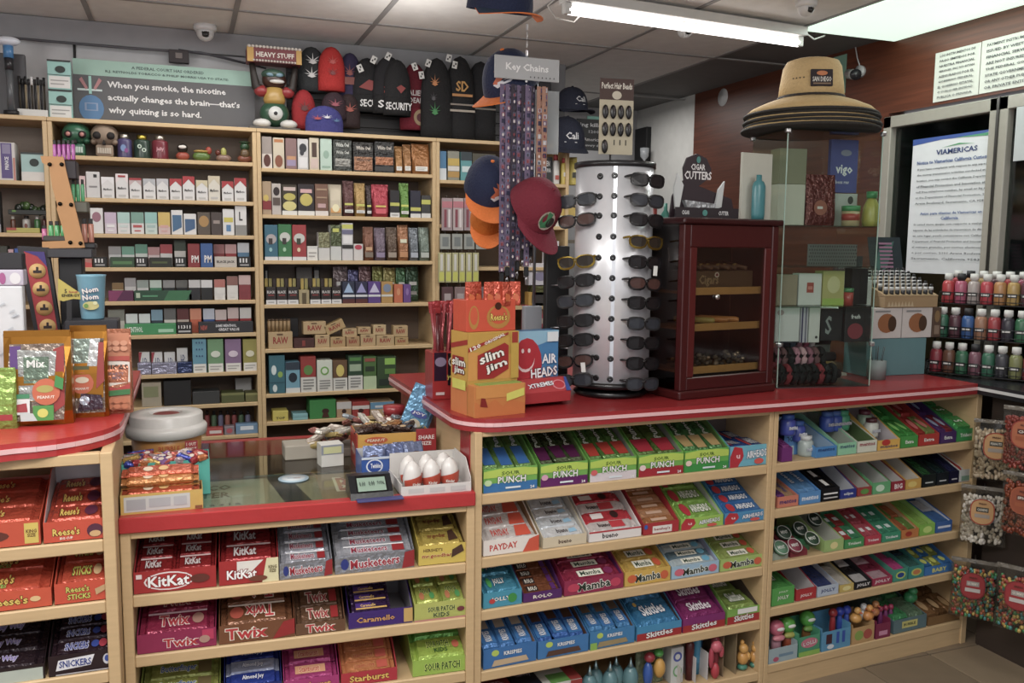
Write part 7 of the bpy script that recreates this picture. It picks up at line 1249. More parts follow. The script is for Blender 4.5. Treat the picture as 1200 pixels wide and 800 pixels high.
# ---- far back shelf with a black speaker and two glasses
z9 = at(765, 196, Y=5.7).z
t = MB(); a9 = at(742, 190, Y=5.7).x; t.box(0, XS-a9-.005, 0, .29, -.012, .012, 'a89c90w'); t.box(0, XS-a9-.005, .27, .295, -.9, -.012, '4c4444p'); solid(t, 'wall_shelf', 'narrow shelf in the rear recess carrying a black speaker', 'shelf', (a9, 5.7, z9-.0125))
s0 = at(755, 195, Y=5.8).x; s1 = at(806, 195, Y=5.8).x; hs = at(780, 150, Y=5.8).z-z9
t = MB(); t.box(0, s1-s0, 0, .18, 0, hs, '17181ap', .006); t.art((0, -.0005, 0), (s1-s0, 0, 0), (0, 0, hs), [R_(.55, .05, .95, .95, '1f2023p')]); solid(t, 'speaker', 'black box speaker on the shelf in the rear recess', 'speaker', (s0, 5.78, z9))
for k, px in enumerate((755, 772)):
    t = MB(); t.lathe([(0, 0), (.03, 0), (.006, .01), (.006, .05), (.03, .08), (.034, .14), (.03, .14)], 'a0a4a8s', 14); solid(t, 'goblet', 'small glass goblet in front of black speaker, %s one' % ['left', 'right'][k], 'goblet', (at(px, 190, Y=5.74).x, 5.74, z9), 0, 'goblets by the speaker')
row9 = [(742, 'c83c3c', 240, 'red'), (752, '6ca4c8', 238, 'light blue'), (762, 'b0342c', 215, 'bright red'), (748, 'c8c0b0', 268, 'cream')]
t = MB(); t.box(0, 1.1, 0, .25, 0, .02, '8c8478w'); t.box(0, .02, 0, .25, -.6, 0, '6c645cp'); t.box(1.08, 1.1, 0, .25, -.6, 0, '6c645cp'); q9 = at(735, 282, Y=4.9); t.X = Matrix.Identity(4)
solid(t, 'back_shelf', 'low shelf behind the sunglasses tower with small bottles', 'shelf', (2.05, 4.9, q9.z-.02)) 
for k, (px, c, py, nm) in enumerate([(738, 'c8c0b0', 255, 'cream'), (751, '6ca4c8', 236, 'light blue'), (768, 'b0342c', 228, 'red'), (783, '3c9484', 238, 'teal'), (792, 'd8d4d0', 240, 'white'), (838, '8c8c3c', 222, 'olive'), (853, '4c84c8', 232, 'blue'), (862, '1c1c20', 218, 'black')]):
    q = at(px, py, Y=4.95); hh_ = max(.06, q.z-q9.z); t = MB(); t.lathe([(0, 0), (.028, 0), (.03, .01), (.03, hh_*.7), (.012, hh_*.82), (.012, hh_), (0, hh_)], c+'g', 14); solid(t, 'bottle', '%s bottle on the low shelf behind tower and humidor' % nm, 'bottle', (q.x, 4.98, q9.z+.0005), 0, 'bottles behind the tower')

# ---------------------------------------------------------------- signs on the right wall
def wallsign(px0, px1, py0a, py1a, py0b, py1b, label, lines, bg='d4d6cc', name='notice', Xw=XS-.004, th=.003, hdr=None):
    A = at(px0, py1a, X=Xw); B = at(px1, py1b, X=Xw); zt1 = at(px0, py0a, X=Xw).z; zt2 = at(px1, py0b, X=Xw).z
    zb, ztp = (A.z+B.z)/2, (zt1+zt2)/2
    L = A.y-B.y; H = ztp-zb; t = MB(); t.box(-th, 0, 0, L, 0, H, bg+'p')
    t.art((-th-.0006, L, 0), (0, -L, 0), (0, 0, H), lines); return solid(t, name, label, 'sign', (Xw+.003, B.y, zb))
sp = ['LOS INSTRUMENTOS DE', 'PAGO EMITIDOS POR', 'NUESTRA FINANCIAL', 'SERVICES, INC NO ESTAN', 'ASEGURADOS POR EL', 'GOBIERNO FEDERAL,', 'EL GOBIERNO ESTATAL', 'O CUALQUIER ENTIDAD', 'PUBLICA O PRIVADA.']
wallsign(1093, 1146, 64, 121, 50, 110, 'left white Spanish payment notice on the wood wall above window', [T_(s_, .5, .92-.105*k, .78, .05, '55585ap') for k, s_ in enumerate(sp)])
en = ['PAYMENT INSTRUMENTS', 'ISSUED BY WESTERN', 'FINANCIAL SERVICES', 'ARE NOT INSURED BY', 'THE FEDERAL GOVT,', 'STATE GOVERNMENT', 'OR ANY OTHER PUBLIC', 'OR PRIVATE ENTITY']
wallsign(1147, 1215, 50, 110, 32, 98, 'right white English payment notice on the wood wall above window', [T_(s_, .5, .9-.115*k, .8, .055, '55585ap') for k, s_ in enumerate(en)])
txt = [T_('Notice to Viamericas California Customers', .5, .82, .86, .028, '3c5c9cp')]
ww = ['If you have complaints with respect to any aspect of', 'the money transmission activities conducted at this', 'location, you may contact the California Department', 'of Financial Protection and Innovation at its', 'toll free telephone number, by email or by mail', 'at the Department of Financial Protection, 2101', 'Arena Boulevard, Sacramento, CA 95834.']
txt += [T_(s_, .5, .77-.042*k, .84, .02, '6c7074p') for k, s_ in enumerate(ww)]
txt += [T_('Aviso para clientes de Viamericas en', .5, .44, .7, .026, '3c5c9cp'), T_('California', .5, .405, .2, .024, '3c5c9cp')]
ws = ['Si usted tiene quejas con respecto a cualquier', 'aspecto de las actividades de transmision de dinero', 'en este lugar, puede comunicarse con California', 'Department of Financial Protection and Innovation', 'al numero gratuito, por correo electronico', 'o por correo, 2101 Arena Boulevard', 'Sacramento, California 95834.']
txt += [T_(s_, .5, .36-.042*k, .84, .02, '6c7074p') for k, s_ in enumerate(ws)]
hdr = [G_([(0, .955), (.35, .975), (.7, .97), (1, 1), (0, 1)], '2c54a8p'), G_([(.5, .975), (1, .955), (1, .985)], '3c9c6cp'), T_('VIAMERICAS', .52, .885, .46, .038, '24407cp'), G_([(.35, .915), (.55, .935), (.72, .92), (.55, .925)], '3ca060p')]
wallsign(1061, 1164, 168, 322, 148, 320, 'tall white Viamericas customer notice poster in the window', hdr+txt, 'd8dce0', 'notice_poster', XS-.012)
wallsign(1187, 1215, 128, 190, 120, 185, 'pale blank sheet hanging on the window at right frame edge', [], 'b8bec0', 'paper_sheet', XS-.04)
# bullet camera with cable and box behind the hats
q = at(1010, 84, X=XS); r = thing('security_camera', 'white bullet camera with cable on the wood wall right of hats', 'security camera', (XS-.001, q.y, q.z), 0)
t = MB(); t.X = Matrix.Rotation(-PI/2, 4, 'Y'); t.cyl(0, 0, 0, .02, .03, 'd4d4d4g', 16); part(t, 'mount', r)
t = MB(); t.tube([(-.02, 0, 0), (-.05, 0, .0), (-.055, .01, -.012)], .008, 'd4d4d4g', 8); part(t, 'arm', r)
t = MB(); t.tube([(-.05, .035, -.008), (-.075, -.03, -.024), (-.09, -.055, -.03)], [.024, .026, .026], 'd8d8d8g', 14); t.tube([(-.09, -.055, -.03), (-.1, -.075, -.035)], [.0265, .0265], '2c2c30g', 14); part(t, 'barrel', r)
t = MB(); t.tube([(-.01, 0, .02), (-.005, .03, .07), (-.008, .045, .13)], .003, 'dcdcdcg', 6); part(t, 'cable', r)
q = at(982, 88, X=XS-.01); t = MB(); t.box(-.002, 0, -.05, .05, -.10, .10, '7cb098p'); solid(t, 'card', 'mint green card on the wood wall behind the straw hats', 'card', (XS-.0005, q.y, q.z))
# ---------------------------------------------------------------- ceiling tube and its fixture
A = Vector((1.43, 3.27, 2.50)); B = Vector((2.66, 3.375, 2.50)); d = (B-A); L = d.length; aa = math.atan2(d.y, d.x)
r = thing('fluorescent_light', 'long lit fluorescent tube under the ceiling above the tower', 'ceiling light', tuple(A), aa)
t = MB(); t.box(0, L, -.04, .04, .055, .095, 'd0d0ccp', .004); part(t, 'housing', r)
t = MB(); t.X = Matrix.Translation((.02, 0, .028)) @ Matrix.Rotation(PI/2, 4, 'Y'); t.cyl(0, 0, 0, L-.04, .017, emit('fffaf6', 5.0), 14); part(t, 'tube', r)
for x_ in (0, L-.03): t = MB(); t.box(x_, x_+.03, -.016, .016, .012, .056, 'd8d8d4p', .003); part(t, 'tube_holder', r)
t = MB(); t.tube([(-.01, 0, .09), (-.06, .02, .04), (-.02, .03, .0), (.06, .02, -.01), (.1, 0, .04)], .004, 'd8d4ccp', 6); part(t, 'cable', r)
t = MB(); pts = [(2.67, 3.38, 2.585), (2.75, 3.40, 2.56), (2.82, 3.42, 2.585), (2.86, 3.46, 2.60)]; t.tube(pts, .004, 'e0e0dcp', 6); solid(t, 'cable', 'white cable between fluorescent tube and the light panel', 'cable')

# ---------------------------------------------------------------- lower shelf toys
def toy(u, z, px, parts_, label, name='toy_figure', y=.05, grp=None, s=1.0, cat='toy'):
    x = u.x(px, z+.04, y); p = u.P(x, y, z+.0006); r_ = thing(name, label, cat, p, u.a, grp)
    for it in parts_:
        nm, (cx, cy, cz, rx, ry, rz, c) = it; t = MB(); t.ell(cx*s, cy*s, cz*s, rx*s, ry*s, rz*s, c, 14, 9); part(t, nm, r_)
    return r_
BS = 'on the bottom shelf of right cabinet'
eyes = ('eyes', (0, -.024, .112, .018, .006, .007, 'e8e8e4g'))
def head(c1, c2, c3): return [('body', (0, 0, .045, .02, .018, .045, c2)), ('head', (0, 0, .108, .031, .027, .03, c1)), ('hands', (0, -.014, .075, .028, .014, .012, c3)), eyes]
toy(UB, ZQ[4], 909, head('d0607cg', 'c88c9cg', 'd87c8cg'), 'pink cartoon pop candy figure '+BS+' at left')
toy(UB, ZQ[4], 922, head('4cac2cg', 'b04c24g', 'a8a83cg'), 'green headed pop candy figure beside the pink one', y=.055)
toy(UB, ZQ[4], 945, head('4cb430g', '8c5c24g', '6c9c34g'), 'green headed pop candy figure in the teal tub', y=.07, s=1.0)
t = MB(); x0 = UB.x(902, ZQ[4]+.03); x1 = UB.x(937, ZQ[4]+.03); t.box(0, x1-x0-.002, 0, .09, 0, .06, '8ca8b4p', .001); t.art((0, -.0004, 0), (x1-x0, 0, 0), (0, 0, .06), [R_(.35, .35, .85, .55, '5c84a0p'), E_(.25, .25, .1, .16, 'c04c6cp')])
solid(t, 'toy_box', 'pale blue box at left end of bottom shelf, right cabinet', 'box', UB.P(x0, .008, ZQ[4]+.0004), UB.a) if False else None
def tub(px0, px1, h_, c, ops, label, d_=.11):
    x0 = UB.x(px0, ZQ[4]+.03)+.001; x1 = UB.x(px1, ZQ[4]+.03)-.001; W = x1-x0; t = MB(); t.box(0, W, 0, .002, 0, h_, c); t.box(0, .002, .002, d_, 0, h_*1.2, c); t.box(W-.002, W, .002, d_, 0, h_*1.2, c); t.box(0, W, d_-.002, d_, 0, h_*1.4, c); t.art((0, 0, 0), (W, 0, 0), (0, 0, h_), ops)
    return solid(t, 'toy_box', label, 'box', UB.P(x0, .006, ZQ[4]+.0004), UB.a)
tub(902, 936, .055, '9cb4bcp', [R_(.35, .35, .85, .55, '6c90a8p'), E_(.25, .25, .1, .16, 'c04c6cp')], 'pale blue open box holding two pop candy figures')
tub(937, 962, .075, '3c9c74g', [E_(.5, .65, .4, .25, 'd8708cg'), T_('LOLLI', .5, .65, .6, .2, 'f0e8e8g', '8c1c3cg', .1), R_(0, 0, 1, .25, '8cc03cg')], 'teal open tub with pink LOLLI badge and green figure')
tub(964, 998, .075, '4c9cc8g', [R_(.15, .35, .35, .85, '4c2430p'), R_(.5, .3, .6, .9, '2c54b8p'), R_(.7, .3, .8, .9, '2c54b8p'), E_(.3, .2, .12, .12, 'd8e0e8p')], 'light blue open box of blue topped candy bottles')
tub(1000, 1026, .065, 'c89c5cg', [E_(.3, .5, .2, .3, '8cac3cp'), E_(.7, .5, .2, .3, 'b84c3cp')], 'tan and green open box of toy ducks')
tub(1028, 1045, .06, '8c2450g', [R_(.2, .2, .8, .5, 'd88cb0p')], 'magenta open box of purple candy tubes')
for k in range(3): toy(UB, ZQ[4], 975+8*k, [('tube', (0, 0, .06, .012, .012, .06, 'a8242cg' if k == 0 else '2c50b0g')), ('cap', (0, 0, .115, .018, .016, .018, ['a8242cg', '2440b8g', '2c48c0g'][k]))], '%s capped candy bottle in the light blue box, %s from left' % (['red', 'blue', 'blue'][k], ORD[k]), 'candy_bottle', .06, 'candy bottles', cat='candy')
for k in range(4): toy(UB, ZQ[4], 1002+7*k, [('body', (0, 0, .085, .024, .022, .02, ['d89c34g', 'd0d4d8g', 'd88c2cg', 'c87c3cg'][k])), ('head', (.0, -.008, .118, .014, .014, .014, ['d8a03cg', 'd4d8dcg', 'd8942cg', 'c88444g'][k])), ('beak', (0, -.024, .115, .006, .008, .004, 'c05c24g'))], '%s toy duck in the tan box, %s from left' % (['orange', 'white', 'amber', 'brown'][k], ORD[k]), 'toy_duck', .04+.02*(k % 2), 'toy ducks')
for k in range(3): toy(UB, ZQ[4], 1031+6*k, [('tube', (0, 0, .05, .01, .01, .05, '7c2c6cg')), ('cap', (0, 0, .095, .011, .011, .012, 'a02450g'))], 'purple candy tube in the magenta box, %s from left' % ORD[k], 'candy_tube', .05, 'purple candy tubes', cat='candy')
toy(UB, ZQ[4], 1066, [('body', (0, 0, .09, .03, .025, .025, '2c9c5cg')), ('head', (0, -.01, .12, .018, .018, .016, '34a464g'))], 'green toy creature on the grey blue tub', y=.1)
# gum bottles on the top shelf at left of right cabinet, mint tins on the third
def jarx(u, z, px, c, cap_, label, name='gum_bottle', r_=.026, h_=.075, y=.06, zz=0, rot=None, ops=None):
    x = u.x(px, z+.04, y); t = MB(); t.lathe([(0, 0), (r_, 0), (r_*1.08, .01), (r_*1.08, h_*.7), (r_*.8, h_*.8)], c, 18); rr = thing(name, label, 'gum', u.P(x, y, z+.0006+zz), u.a, 'gum bottles', rot); part(t, 'bottle_body', rr)
    t = MB(); t.cyl(0, 0, h_*.78, h_, r_*.85, cap_, 18); part(t, 'cap', rr)
    t = MB(); t.art((-r_*.8, -r_*1.12, h_*.2), (r_*1.6, 0, 0), (0, 0, h_*.4), ops or [T_('mentos', .5, .5, .9, .5, 'e8ecf0g', '2c3c7cg')]); part(t, 'wrapper_print', rr)
jarx(UB, ZQ[0], 922, '3c4cacg', '2c5cb4g', 'blue gum bottle lying over purple pouches, top shelf right cabinet', zz=.085)
jarx(UB, ZQ[0], 934, '3c50b0g', '3c6cc0g', 'blue gum bottle with label, second on top shelf right cabinet', y=.09, zz=.05)
jarx(UB, ZQ[0], 944, 'a8b8b4g', 'c8ccccg', 'white and teal gum bottle at front of top shelf', zz=0)
x0 = UB.x(938, ZQ[0]+.03); t = MB(); t.box(0, .09, 0, .003, 0, .10, '4c8cd0g'); t.box(0, .09, .003, .1, 0, .003, '4c8cd0g'); t.art((0, -.0004, 0), (.09, 0, 0), (0, 0, .1), [T_('SOL', .35, .6, .45, .2, '1c2c5cg', None, 3.14), R_(0, 0, .5, .35, 'a8c4c0p')]); solid(t, 'candy_box', 'blue open box with upside down lettering beside gum bottles', 'box', UB.P(x0, .085, ZQ[0]+.0004), UB.a)
for k in range(3): jarx(UB, ZQ[0], 968+9*k, '3c60c4g' if k < 2 else '3cac7cg', '4c7cccg' if k < 2 else '3cb484g', '%s gum bottle behind the mint gum trays, %s' % ('blue' if k < 2 else 'green', ORD[k]), y=.13, zz=.065)
jarx(UB, ZQ[0], 1012, '8ca88cg', '6c3040g', 'green gum bottle with maroon cap behind white gum tray', y=.12, zz=.06)
jarx(UB, ZQ[0], 1020, 'c8ccc0g', '5c2c34g', 'white gum bottle with dark cap behind white gum tray', y=.09, zz=.035)
k = 0
for (px, y, zz, c) in [(914, .03, .035, '5c8c6c'), (930, .03, .035, '8c2c44'), (950, .03, .05, '2c4c34'), (917, .10, .06, '3c5444'), (936, .10, .065, '2c4438'), (953, .12, .085, '24382c')]:
    x = UB.x(px, ZQ[2]+.05, y); rr = thing('mint_tin', 'round %s mint tin with white ring, %s row, %s on third shelf' % ({'5c8c6c': 'pale green', '8c2c44': 'wine red', '2c4c34': 'dark green', '3c5444': 'grey green', '2c4438': 'forest green', '24382c': 'deep green'}[c], 'front' if k < 3 else 'rear', ORD[k % 3]), 'mint tin', UB.P(x, y, ZQ[2]+.0006+zz), 0, 'mint tins', (.7, 0, UB.a))
    t = MB(); t.cyl(0, 0, 0, .012, .029, c+'p', 22); part(t, 'tin_body', rr); t = MB(); t.tube([(.0275*math.cos(PI*j/12), .0275*math.sin(PI*j/12), .013) for j in range(25)], .0014, 'd0d4ccg', 5); part(t, 'ring', rr)
    t = MB(); t.art((-.02, -.008, .0125), (.04, 0, 0), (0, .016, 0), [T_('MINT', .5, .5, .8, .8, 'e0e4dcg')]); part(t, 'lettering', rr); k += 1
for px0, px1, c, lab in [(908, 930, '9cac9cg', 'grey green carton under the front mint tins'), (931, 958, '8c2c3cg', 'wine red carton under the front mint tins'), (943, 965, '3c8c5cg', 'green carton at right of the mint tins')]:
    x0 = UB.x(px0, ZQ[2]+.02); x1 = UB.x(px1, ZQ[2]+.02); t = MB(); yy = 0 if px0 != 943 else .04; t.prismx([(0, 0), (.12, 0), (.12, .06), (0, .022)], .001, min(x1-x0, .08)-.002, c); solid(t, 'carton', lab, 'box', UB.P(x0, .02+yy, ZQ[2]+.0004), UB.a)
# bottom shelf of the long cabinet
ZB5 = ZA[4]
def tbox(px0, px1, h_, c, label, ops=(), y=.02, d_=.12, nm='toy_box', cat='box', tilt=0):
    x0 = UA.x(px0, ZB5+.05, y)+.001; x1 = UA.x(px1, ZB5+.05, y)-.001; t = MB(); t.box(0, x1-x0, 0, d_, 0, h_, c, .001); t.art((0, -.0004, 0), (x1-x0, 0, 0), (0, 0, h_), ops); t.art((0, 0, h_+.0005), (x1-x0, 0, 0), (0, d_, 0), ops); return solid(t, nm, label, cat, UA.P(x0, y, ZB5+.0005), UA.a)
tbox(568, 606, .10, '8c2420g', 'dark red candy box at left of the bottom shelf', [T_('RED', .5, .5, .6, .3, 'd8a0a0p')])
tbox(607, 636, .11, '1c1c28g', 'black candy box with pale script on bottom shelf', [T_('Candy', .5, .6, .7, .3, 'a8a0c0p')])
tbox(637, 682, .10, 'c8c8c0p', 'white and green open carton on bottom shelf', [R_(.2, .0, .8, .5, '5c9c3cp'), R_(.7, 0, 1, 1, 'a02c28p')])
for k, px in enumerate((690, 702, 714, 726, 738)):
    x = UA.x(px, ZB5+.07, .06); rr = thing('toy_ball', 'teal glassy toy bulb on bottom shelf, %s from left' % ORD[k], 'toy', UA.P(x, .055+.03*(k % 2), ZB5+.0006), UA.a, 'toy bulbs'); t = MB(); t.ell(0, 0, .045, .028, .028, .045, '5c8c94g', 16, 10); part(t, 'bulb', rr); t = MB(); t.lathe([(.012, .085), (.006, .1), (.002, .12), (0, .12)], 'a8c4ccm', 12); part(t, 'tip', rr)
x = UA.x(765, ZB5+.07, .05); rr = thing('toy_bag', 'clear bag with yellow, blue and red toy parts on bottom shelf', 'bag', UA.P(x, .04, ZB5+.0006), UA.a)
t = MB(); t.box(-.055, .055, .03, .04, 0, .15, '7c8c6cf', .002); part(t, 'card', rr)
for nm, a_ in (('yellow_piece', (.02, 0, .07, .022, .02, .035, 'd8a02cg')), ('blue_piece', (-.025, 0, .055, .018, .018, .045, '2c5cb4g')), ('red_piece', (-.02, 0, .115, .02, .018, .018, 'a82c3cg')), ('green_piece', (.015, 0, .125, .018, .018, .014, '3c9c3cg'))):
    t = MB(); t.ell(*a_, 12, 8); part(t, nm, rr)
tbox(786, 801, .13, 'c8ccccp', 'white box with green and blue rings on bottom shelf', [E_(.5, .75, .35, .14, '4c5cb0p'), E_(.5, .75, .2, .08, 'c8ccccp'), E_(.5, .35, .35, .16, '6cac6cp'), E_(.5, .35, .25, .11, 'c8ccccp')], y=.04, d_=.06)
for k, (px, c) in enumerate([(808, '5c1c24'), (822, '3c9cc8'), (838, 'b03c4c'), (832, '2c6ca8')]):
    x = UA.x(px, ZB5+.09, .05); t = MB(); t.lathe([(0, 0), (.013, 0), (.014, .08), (.016, .1), (.016, .13), (.008, .145), (0, .145)], c+'g', 14); solid(t, 'candy_tube', '%s toy candy tube on bottom shelf near the duck figures' % ['dark red', 'sky blue', 'rosy red', 'blue'][k], 'candy', UA.P(x, .05+.03*(k % 2)+(.04 if k == 3 else 0), ZB5+.0006), UA.a, 'toy candy tubes')
for k, px in enumerate((797, 815, 829, 847, 862)): 
    t = MB(); t.box(0, .0025, 0, .16, 0, [.07, .09, .10, .17, .17][k], ['c8c4c0p', 'd0ccccp', 'd0ccccp', '8c7454p', '94805cp'][k]); solid(t, 'divider', '%s cardboard divider on bottom shelf, %s from left' % (['white', 'white', 'white', 'brown', 'brown'][k], ORD[k]), 'divider', UA.P(UA.x(px, ZB5+.05, .02), .02, ZB5+.0006), UA.a)
rr = toy(UA, ZB5, 838, [('body', (0, 0, .03, .016, .016, .03, 'c03040g')), ('head', (0, -.004, .12, .022, .018, .022, 'd0586cg')), ('arm', (.02, -.005, .1, .01, .01, .022, 'c84458g')), ('tail', (-.018, 0, .08, .01, .01, .04, 'b8344cg'))], 'pink and red toy figure left of the duck figures', y=.02)
for k, (px, s_) in enumerate([(870, 1.0), (884, .9)]):
    toy(UA, ZB5, px, [('body', (0, 0, .045, .022, .02, .026, 'd8982cg')), ('head', (0, -.004, .082, .018, .017, .018, 'dca034g')), ('wing', (.018, -.004, .05, .012, .012, .016, 'e0a83cg')), ('crest', (-.004, 0, .104, .008, .008, .01, 'dc9c28g')), ('base', (0, 0, .012, .02, .018, .012, '3c8c74g'))], 'yellow toy duck figure on green foot, %s one' % ['left', 'right'][k], 'toy_duck', .04, 'yellow duck figures', s_)
# ---------------------------------------------------------------- hanging bags at the right
def hangbag(px, py, sc, c_fill, c_lab, lab_text, label, Y=None, nuts=True, seed=1, rz=-.85, Xb=2.93, off=0):
    q = at(px, py, X=Xb-off); sc *= 1.28; W, H = .165*sc, .235*sc
    r_ = thing('snack_bag', label, 'snack bag', (q.x, q.y, q.z), 0, 'bags hanging under the black counter'); r_.rotation_euler = (0, .0, rz)
    random.seed(seed); t = MB(); n = 10; m_ = 8; vs = []; fs = []
    for side in (-1, 1):
        for j in range(m_+1):
            f = j/m_; z = -H/2+H*f; bul = .030*math.sin(PI*min(1, f*1.35))**.7*(1 if f < .7 else (1-f)/.3+.05)
            for i in range(n+1):
                g = i/n; x = (g-.5)*W*(1-.04*math.sin(PI*f)); y = side*bul*math.sin(PI*g)**.6+.002*side+random.uniform(-.0012, .0012); vs.append((x, y, z))
    for s_ in range(2):
        o_ = s_*(m_+1)*(n+1)
        for j in range(m_):
            for i in range(n):
                a_ = o_+j*(n+1)+i; f_ = (a_, a_+1, a_+n+2, a_+n+1); fs.append(f_ if s_ == 0 else f_[::-1])
    t.add(vs, fs, glass('e4e2dc', .07, .02), True); part(t, 'clear_bag', r_)
    t = MB(); random.seed(seed+5)
    for k in range(340):
        f = random.random()*.80; g = random.random(); z = -H/2+.012+H*f; x = (g-.5)*W*.86; y = (random.random()*.5-.9)*.026*math.sin(PI*g)**.6
        t.ell(x, y, z, .0075, .007, .009, c_fill[k % len(c_fill)], 5, 3)
    o = link('bag_filling', t.mesh('bag_filling'), r_); o['kind'] = 'stuff'
    t = MB(); lw, lh = W*.52, H*.44; ops = [('g', [(.5+.5*math.cos(2*PI*k/24)*(abs(math.cos(2*PI*k/24))**-.0)*1.0, .5+.5*math.copysign(abs(math.sin(2*PI*k/24))**.6, math.sin(2*PI*k/24))) for k in range(24)], c_lab[0]), ('g', [(.5+.45*math.cos(2*PI*k/24), .5+.46*math.copysign(abs(math.sin(2*PI*k/24))**.6, math.sin(2*PI*k/24))) for k in range(24)], c_lab[1]),
        R_(.25, .5, .75, .68, c_lab[2]), T_(lab_text, .5, .59, .42, .1, 'e0dccc p'.replace(' ', '')), R_(.2, .28, .8, .42, c_lab[3]), T_('FRESH', .5, .82, .3, .07, '5c2c20p')]
    t.art((-lw*.55, -.036, -H*.12), (lw, 0, 0), (0, 0, lh), ops, .0008); t.box(-lw*.4, lw*.3, -.0355, -.031, -H*.05, lh*.5, c_lab[1]); part(t, 'label', r_)
    t = MB(); t.box(-W*.5, W*.5, -.003, .003, H*.44, H*.5, '8c867cf'); part(t, 'seal', r_)
    t = MB(); t.tube([(0, -.02, H*.47), (0, .02, H*.46), (0, .09, H*.46)], .0022, 'a8a8a8m', 6); part(t, 'hook', r_)
    return r_
NUT = ['c8b494p', 'b8a280p', 'd4c4a4p', 'a8906cp']; PST = ['d8d0c0p', 'c8c0b0p', 'e0d8ccp', 'b8ac98p']; GUM = ['a8342cg', '3c8c4cg', 'c8a83cg', 'b05c2cg', '3c8c8cg']
LB = ['b03c1cp', 'd09c58p', '3c3c34p', 'a89c90p']; RB = ['8c1820p', 'a82028p', 'a89c98p', 'c8c0bcp']
hangbag(1168, 528, .80, NUT, LB, 'PEANUTS', 'nut bag with orange oval label, upper left of hanging bags', seed=1)
hangbag(1152, 604, .78, PST, LB, 'CASHEWS', 'pale nut bag with orange oval label below the upper nut bag', seed=2, off=.03)
hangbag(1141, 690, .80, GUM, RB, 'GUMMY', 'gummy candy bag with round red label, lowest left hanging bag', seed=3, off=.05)
hangbag(1204, 515, .78, ['8c3024g', 'a03c28g', '7c2820g'], ['a02c18p', 'b8602cp', '5c2418p', 'a8501cp'], 'CHILI', 'reddish snack bag at right frame edge beside upper nut bag', seed=4, off=.10, rz=-1.1)
hangbag(1203, 592, .78, ['8c3c1cg', 'a0481cg', '7c3018g'], ['b0501cp', 'a0481cp', '6c2c18p', 'a8501cp'], 'SPICY', 'orange brown snack bag at the right frame edge, middle one', seed=5, off=.10, rz=-1.1)
hangbag(1197, 703, .82, GUM, RB, 'GUMMY', 'gummy candy bag with red label at the right frame edge, lowest', seed=6, off=.10, rz=-1.1)

# ---------------------------------------------------------------- left counter things
def ptl(px, py): q = at(px, py, Z=ZLc); return q.x, q.y
YL1 = 2.74
def gold(px0, px1, py0, py1, Y, label, ops, c='a87434', d_=.07, name='snack_bag', crimp=True):
    a_ = at(px0, py1, Z=ZLc) if Y is None else at(px0, py1, Y=Y); Yb = a_.y if Y is None else Y
    b_ = at(px1, py1, Y=Yb); W = b_.x-a_.x; H = at((px0+px1)/2, py0, Y=Yb).z-ZLc
    r_ = thing(name, label, 'snack bag', (a_.x, Yb, ZLc), -.05)
    t = bag(W, H*.97, d_, c+('m' if c == 'a87434' else 'f'), ops); part(t, 'pouch', r_)
    t = MB(); t.box(W*.005, W*.995, d_*.45, d_*.55, H*.93, H, c+('m' if c == 'a87434' else 'f'), .001); part(t, 'zip_seal', r_)
    return r_, W, H
r_, W, H = gold(6, 86, 388, 508, 2.585, 'large gold snack bag with clear window at front of left counter', [])
t = MB(); t.add([(W*.1, -.004, H*.06), (W*.88, -.004, H*.06), (W*.93, .010, H*.5), (W*.9, .024, H*.86), (W*.1, .024, H*.86), (W*.06, .010, H*.5)], [(0, 1, 2, 3, 4, 5)], '8c7a6cf'); 
t.art((W*.1, -.005, H*.06), (W*.8, 0, 0), (0, .028, H*.78), [G_([(0, .35), (.14, .3), (.2, 1), (0, 1)], '5c3480p'), G_([(.8, .1), (1, .2), (1, 1), (.8, .95)], '9c2420p'), G_([(.16, .28), (.78, .25), (.86, .92), (.14, .95)], 'a8aca8f'), G_([(.25, .5), (.7, .5), (.72, .85), (.25, .85)], '6c8470f'), T_('Mix', .48, .76, .34, .1, 'd8dcd8p'), E_(.66, .38, .26, .18, 'c85c2cp'), E_(.64, .42, .16, .05, 'a8a03cp'), T_('PEANUT', .66, .31, .32, .04, 'e8dcccp'),
   G_([(.05, .08), (.36, .1), (.36, .36), (.05, .34)], 'd8dcdcp'), G_([(.1, .12), (.32, .12), (.3, .24), (.1, .22)], 'a82c34p'), R_(.05, .3, .36, .36, '2c8c5cp'), R_(.42, .0, .8, .2, '3c9434p'), E_(.6, .1, .1, .06, 'c8c83cp'), G_([(.2, 0), (.5, 0), (.42, .1), (.18, .12)], 'b8c4c4p'), G_([(.82, .45), (.98, .4), (1, .55), (.85, .6)], '2c8c3cp')], .0008); part(t, 'clear_window', r_)
r_, W, H = gold(84, 128, 382, 500, 2.66, 'narrow gold snack bag behind the large one on left counter', [])
t = MB(); t.art((W*.02, -.003, H*.06), (W*.9, 0, 0), (0, .028, H*.84), [R_(0, 0, 1, .95, '7c6a5cf'), G_([(.1, .5), (.6, .5), (.7, .95), (.1, .95)], '8ca094f'), G_([(.4, .3), (.7, .35), (.9, .95), (.6, .95)], 'c8cccc f'.replace(' ', '')), R_(.05, .45, .55, .6, '5c5c2cp'), E_(.34, .38, .34, .14, 'c85c2cp'), E_(.34, .42, .2, .04, 'd8ccb0p'), T_('PEANUT', .34, .31, .4, .03, 'e8dcccp'), G_([(.75, .3), (1, .4), (1, .9), (.85, .9)], 'a0302cp'), G_([(.2, .02), (.95, .05), (.9, .22), (.3, .25)], '4c3c4cf'), E_(.4, .16, .15, .06, 'b8c4d8f')], .0008); part(t, 'clear_window', r_)
r_, W, H = gold(122, 156, 386, 496, 2.70, 'tall party mix chip bag at right end of left counter', [], 'c87850', .055)
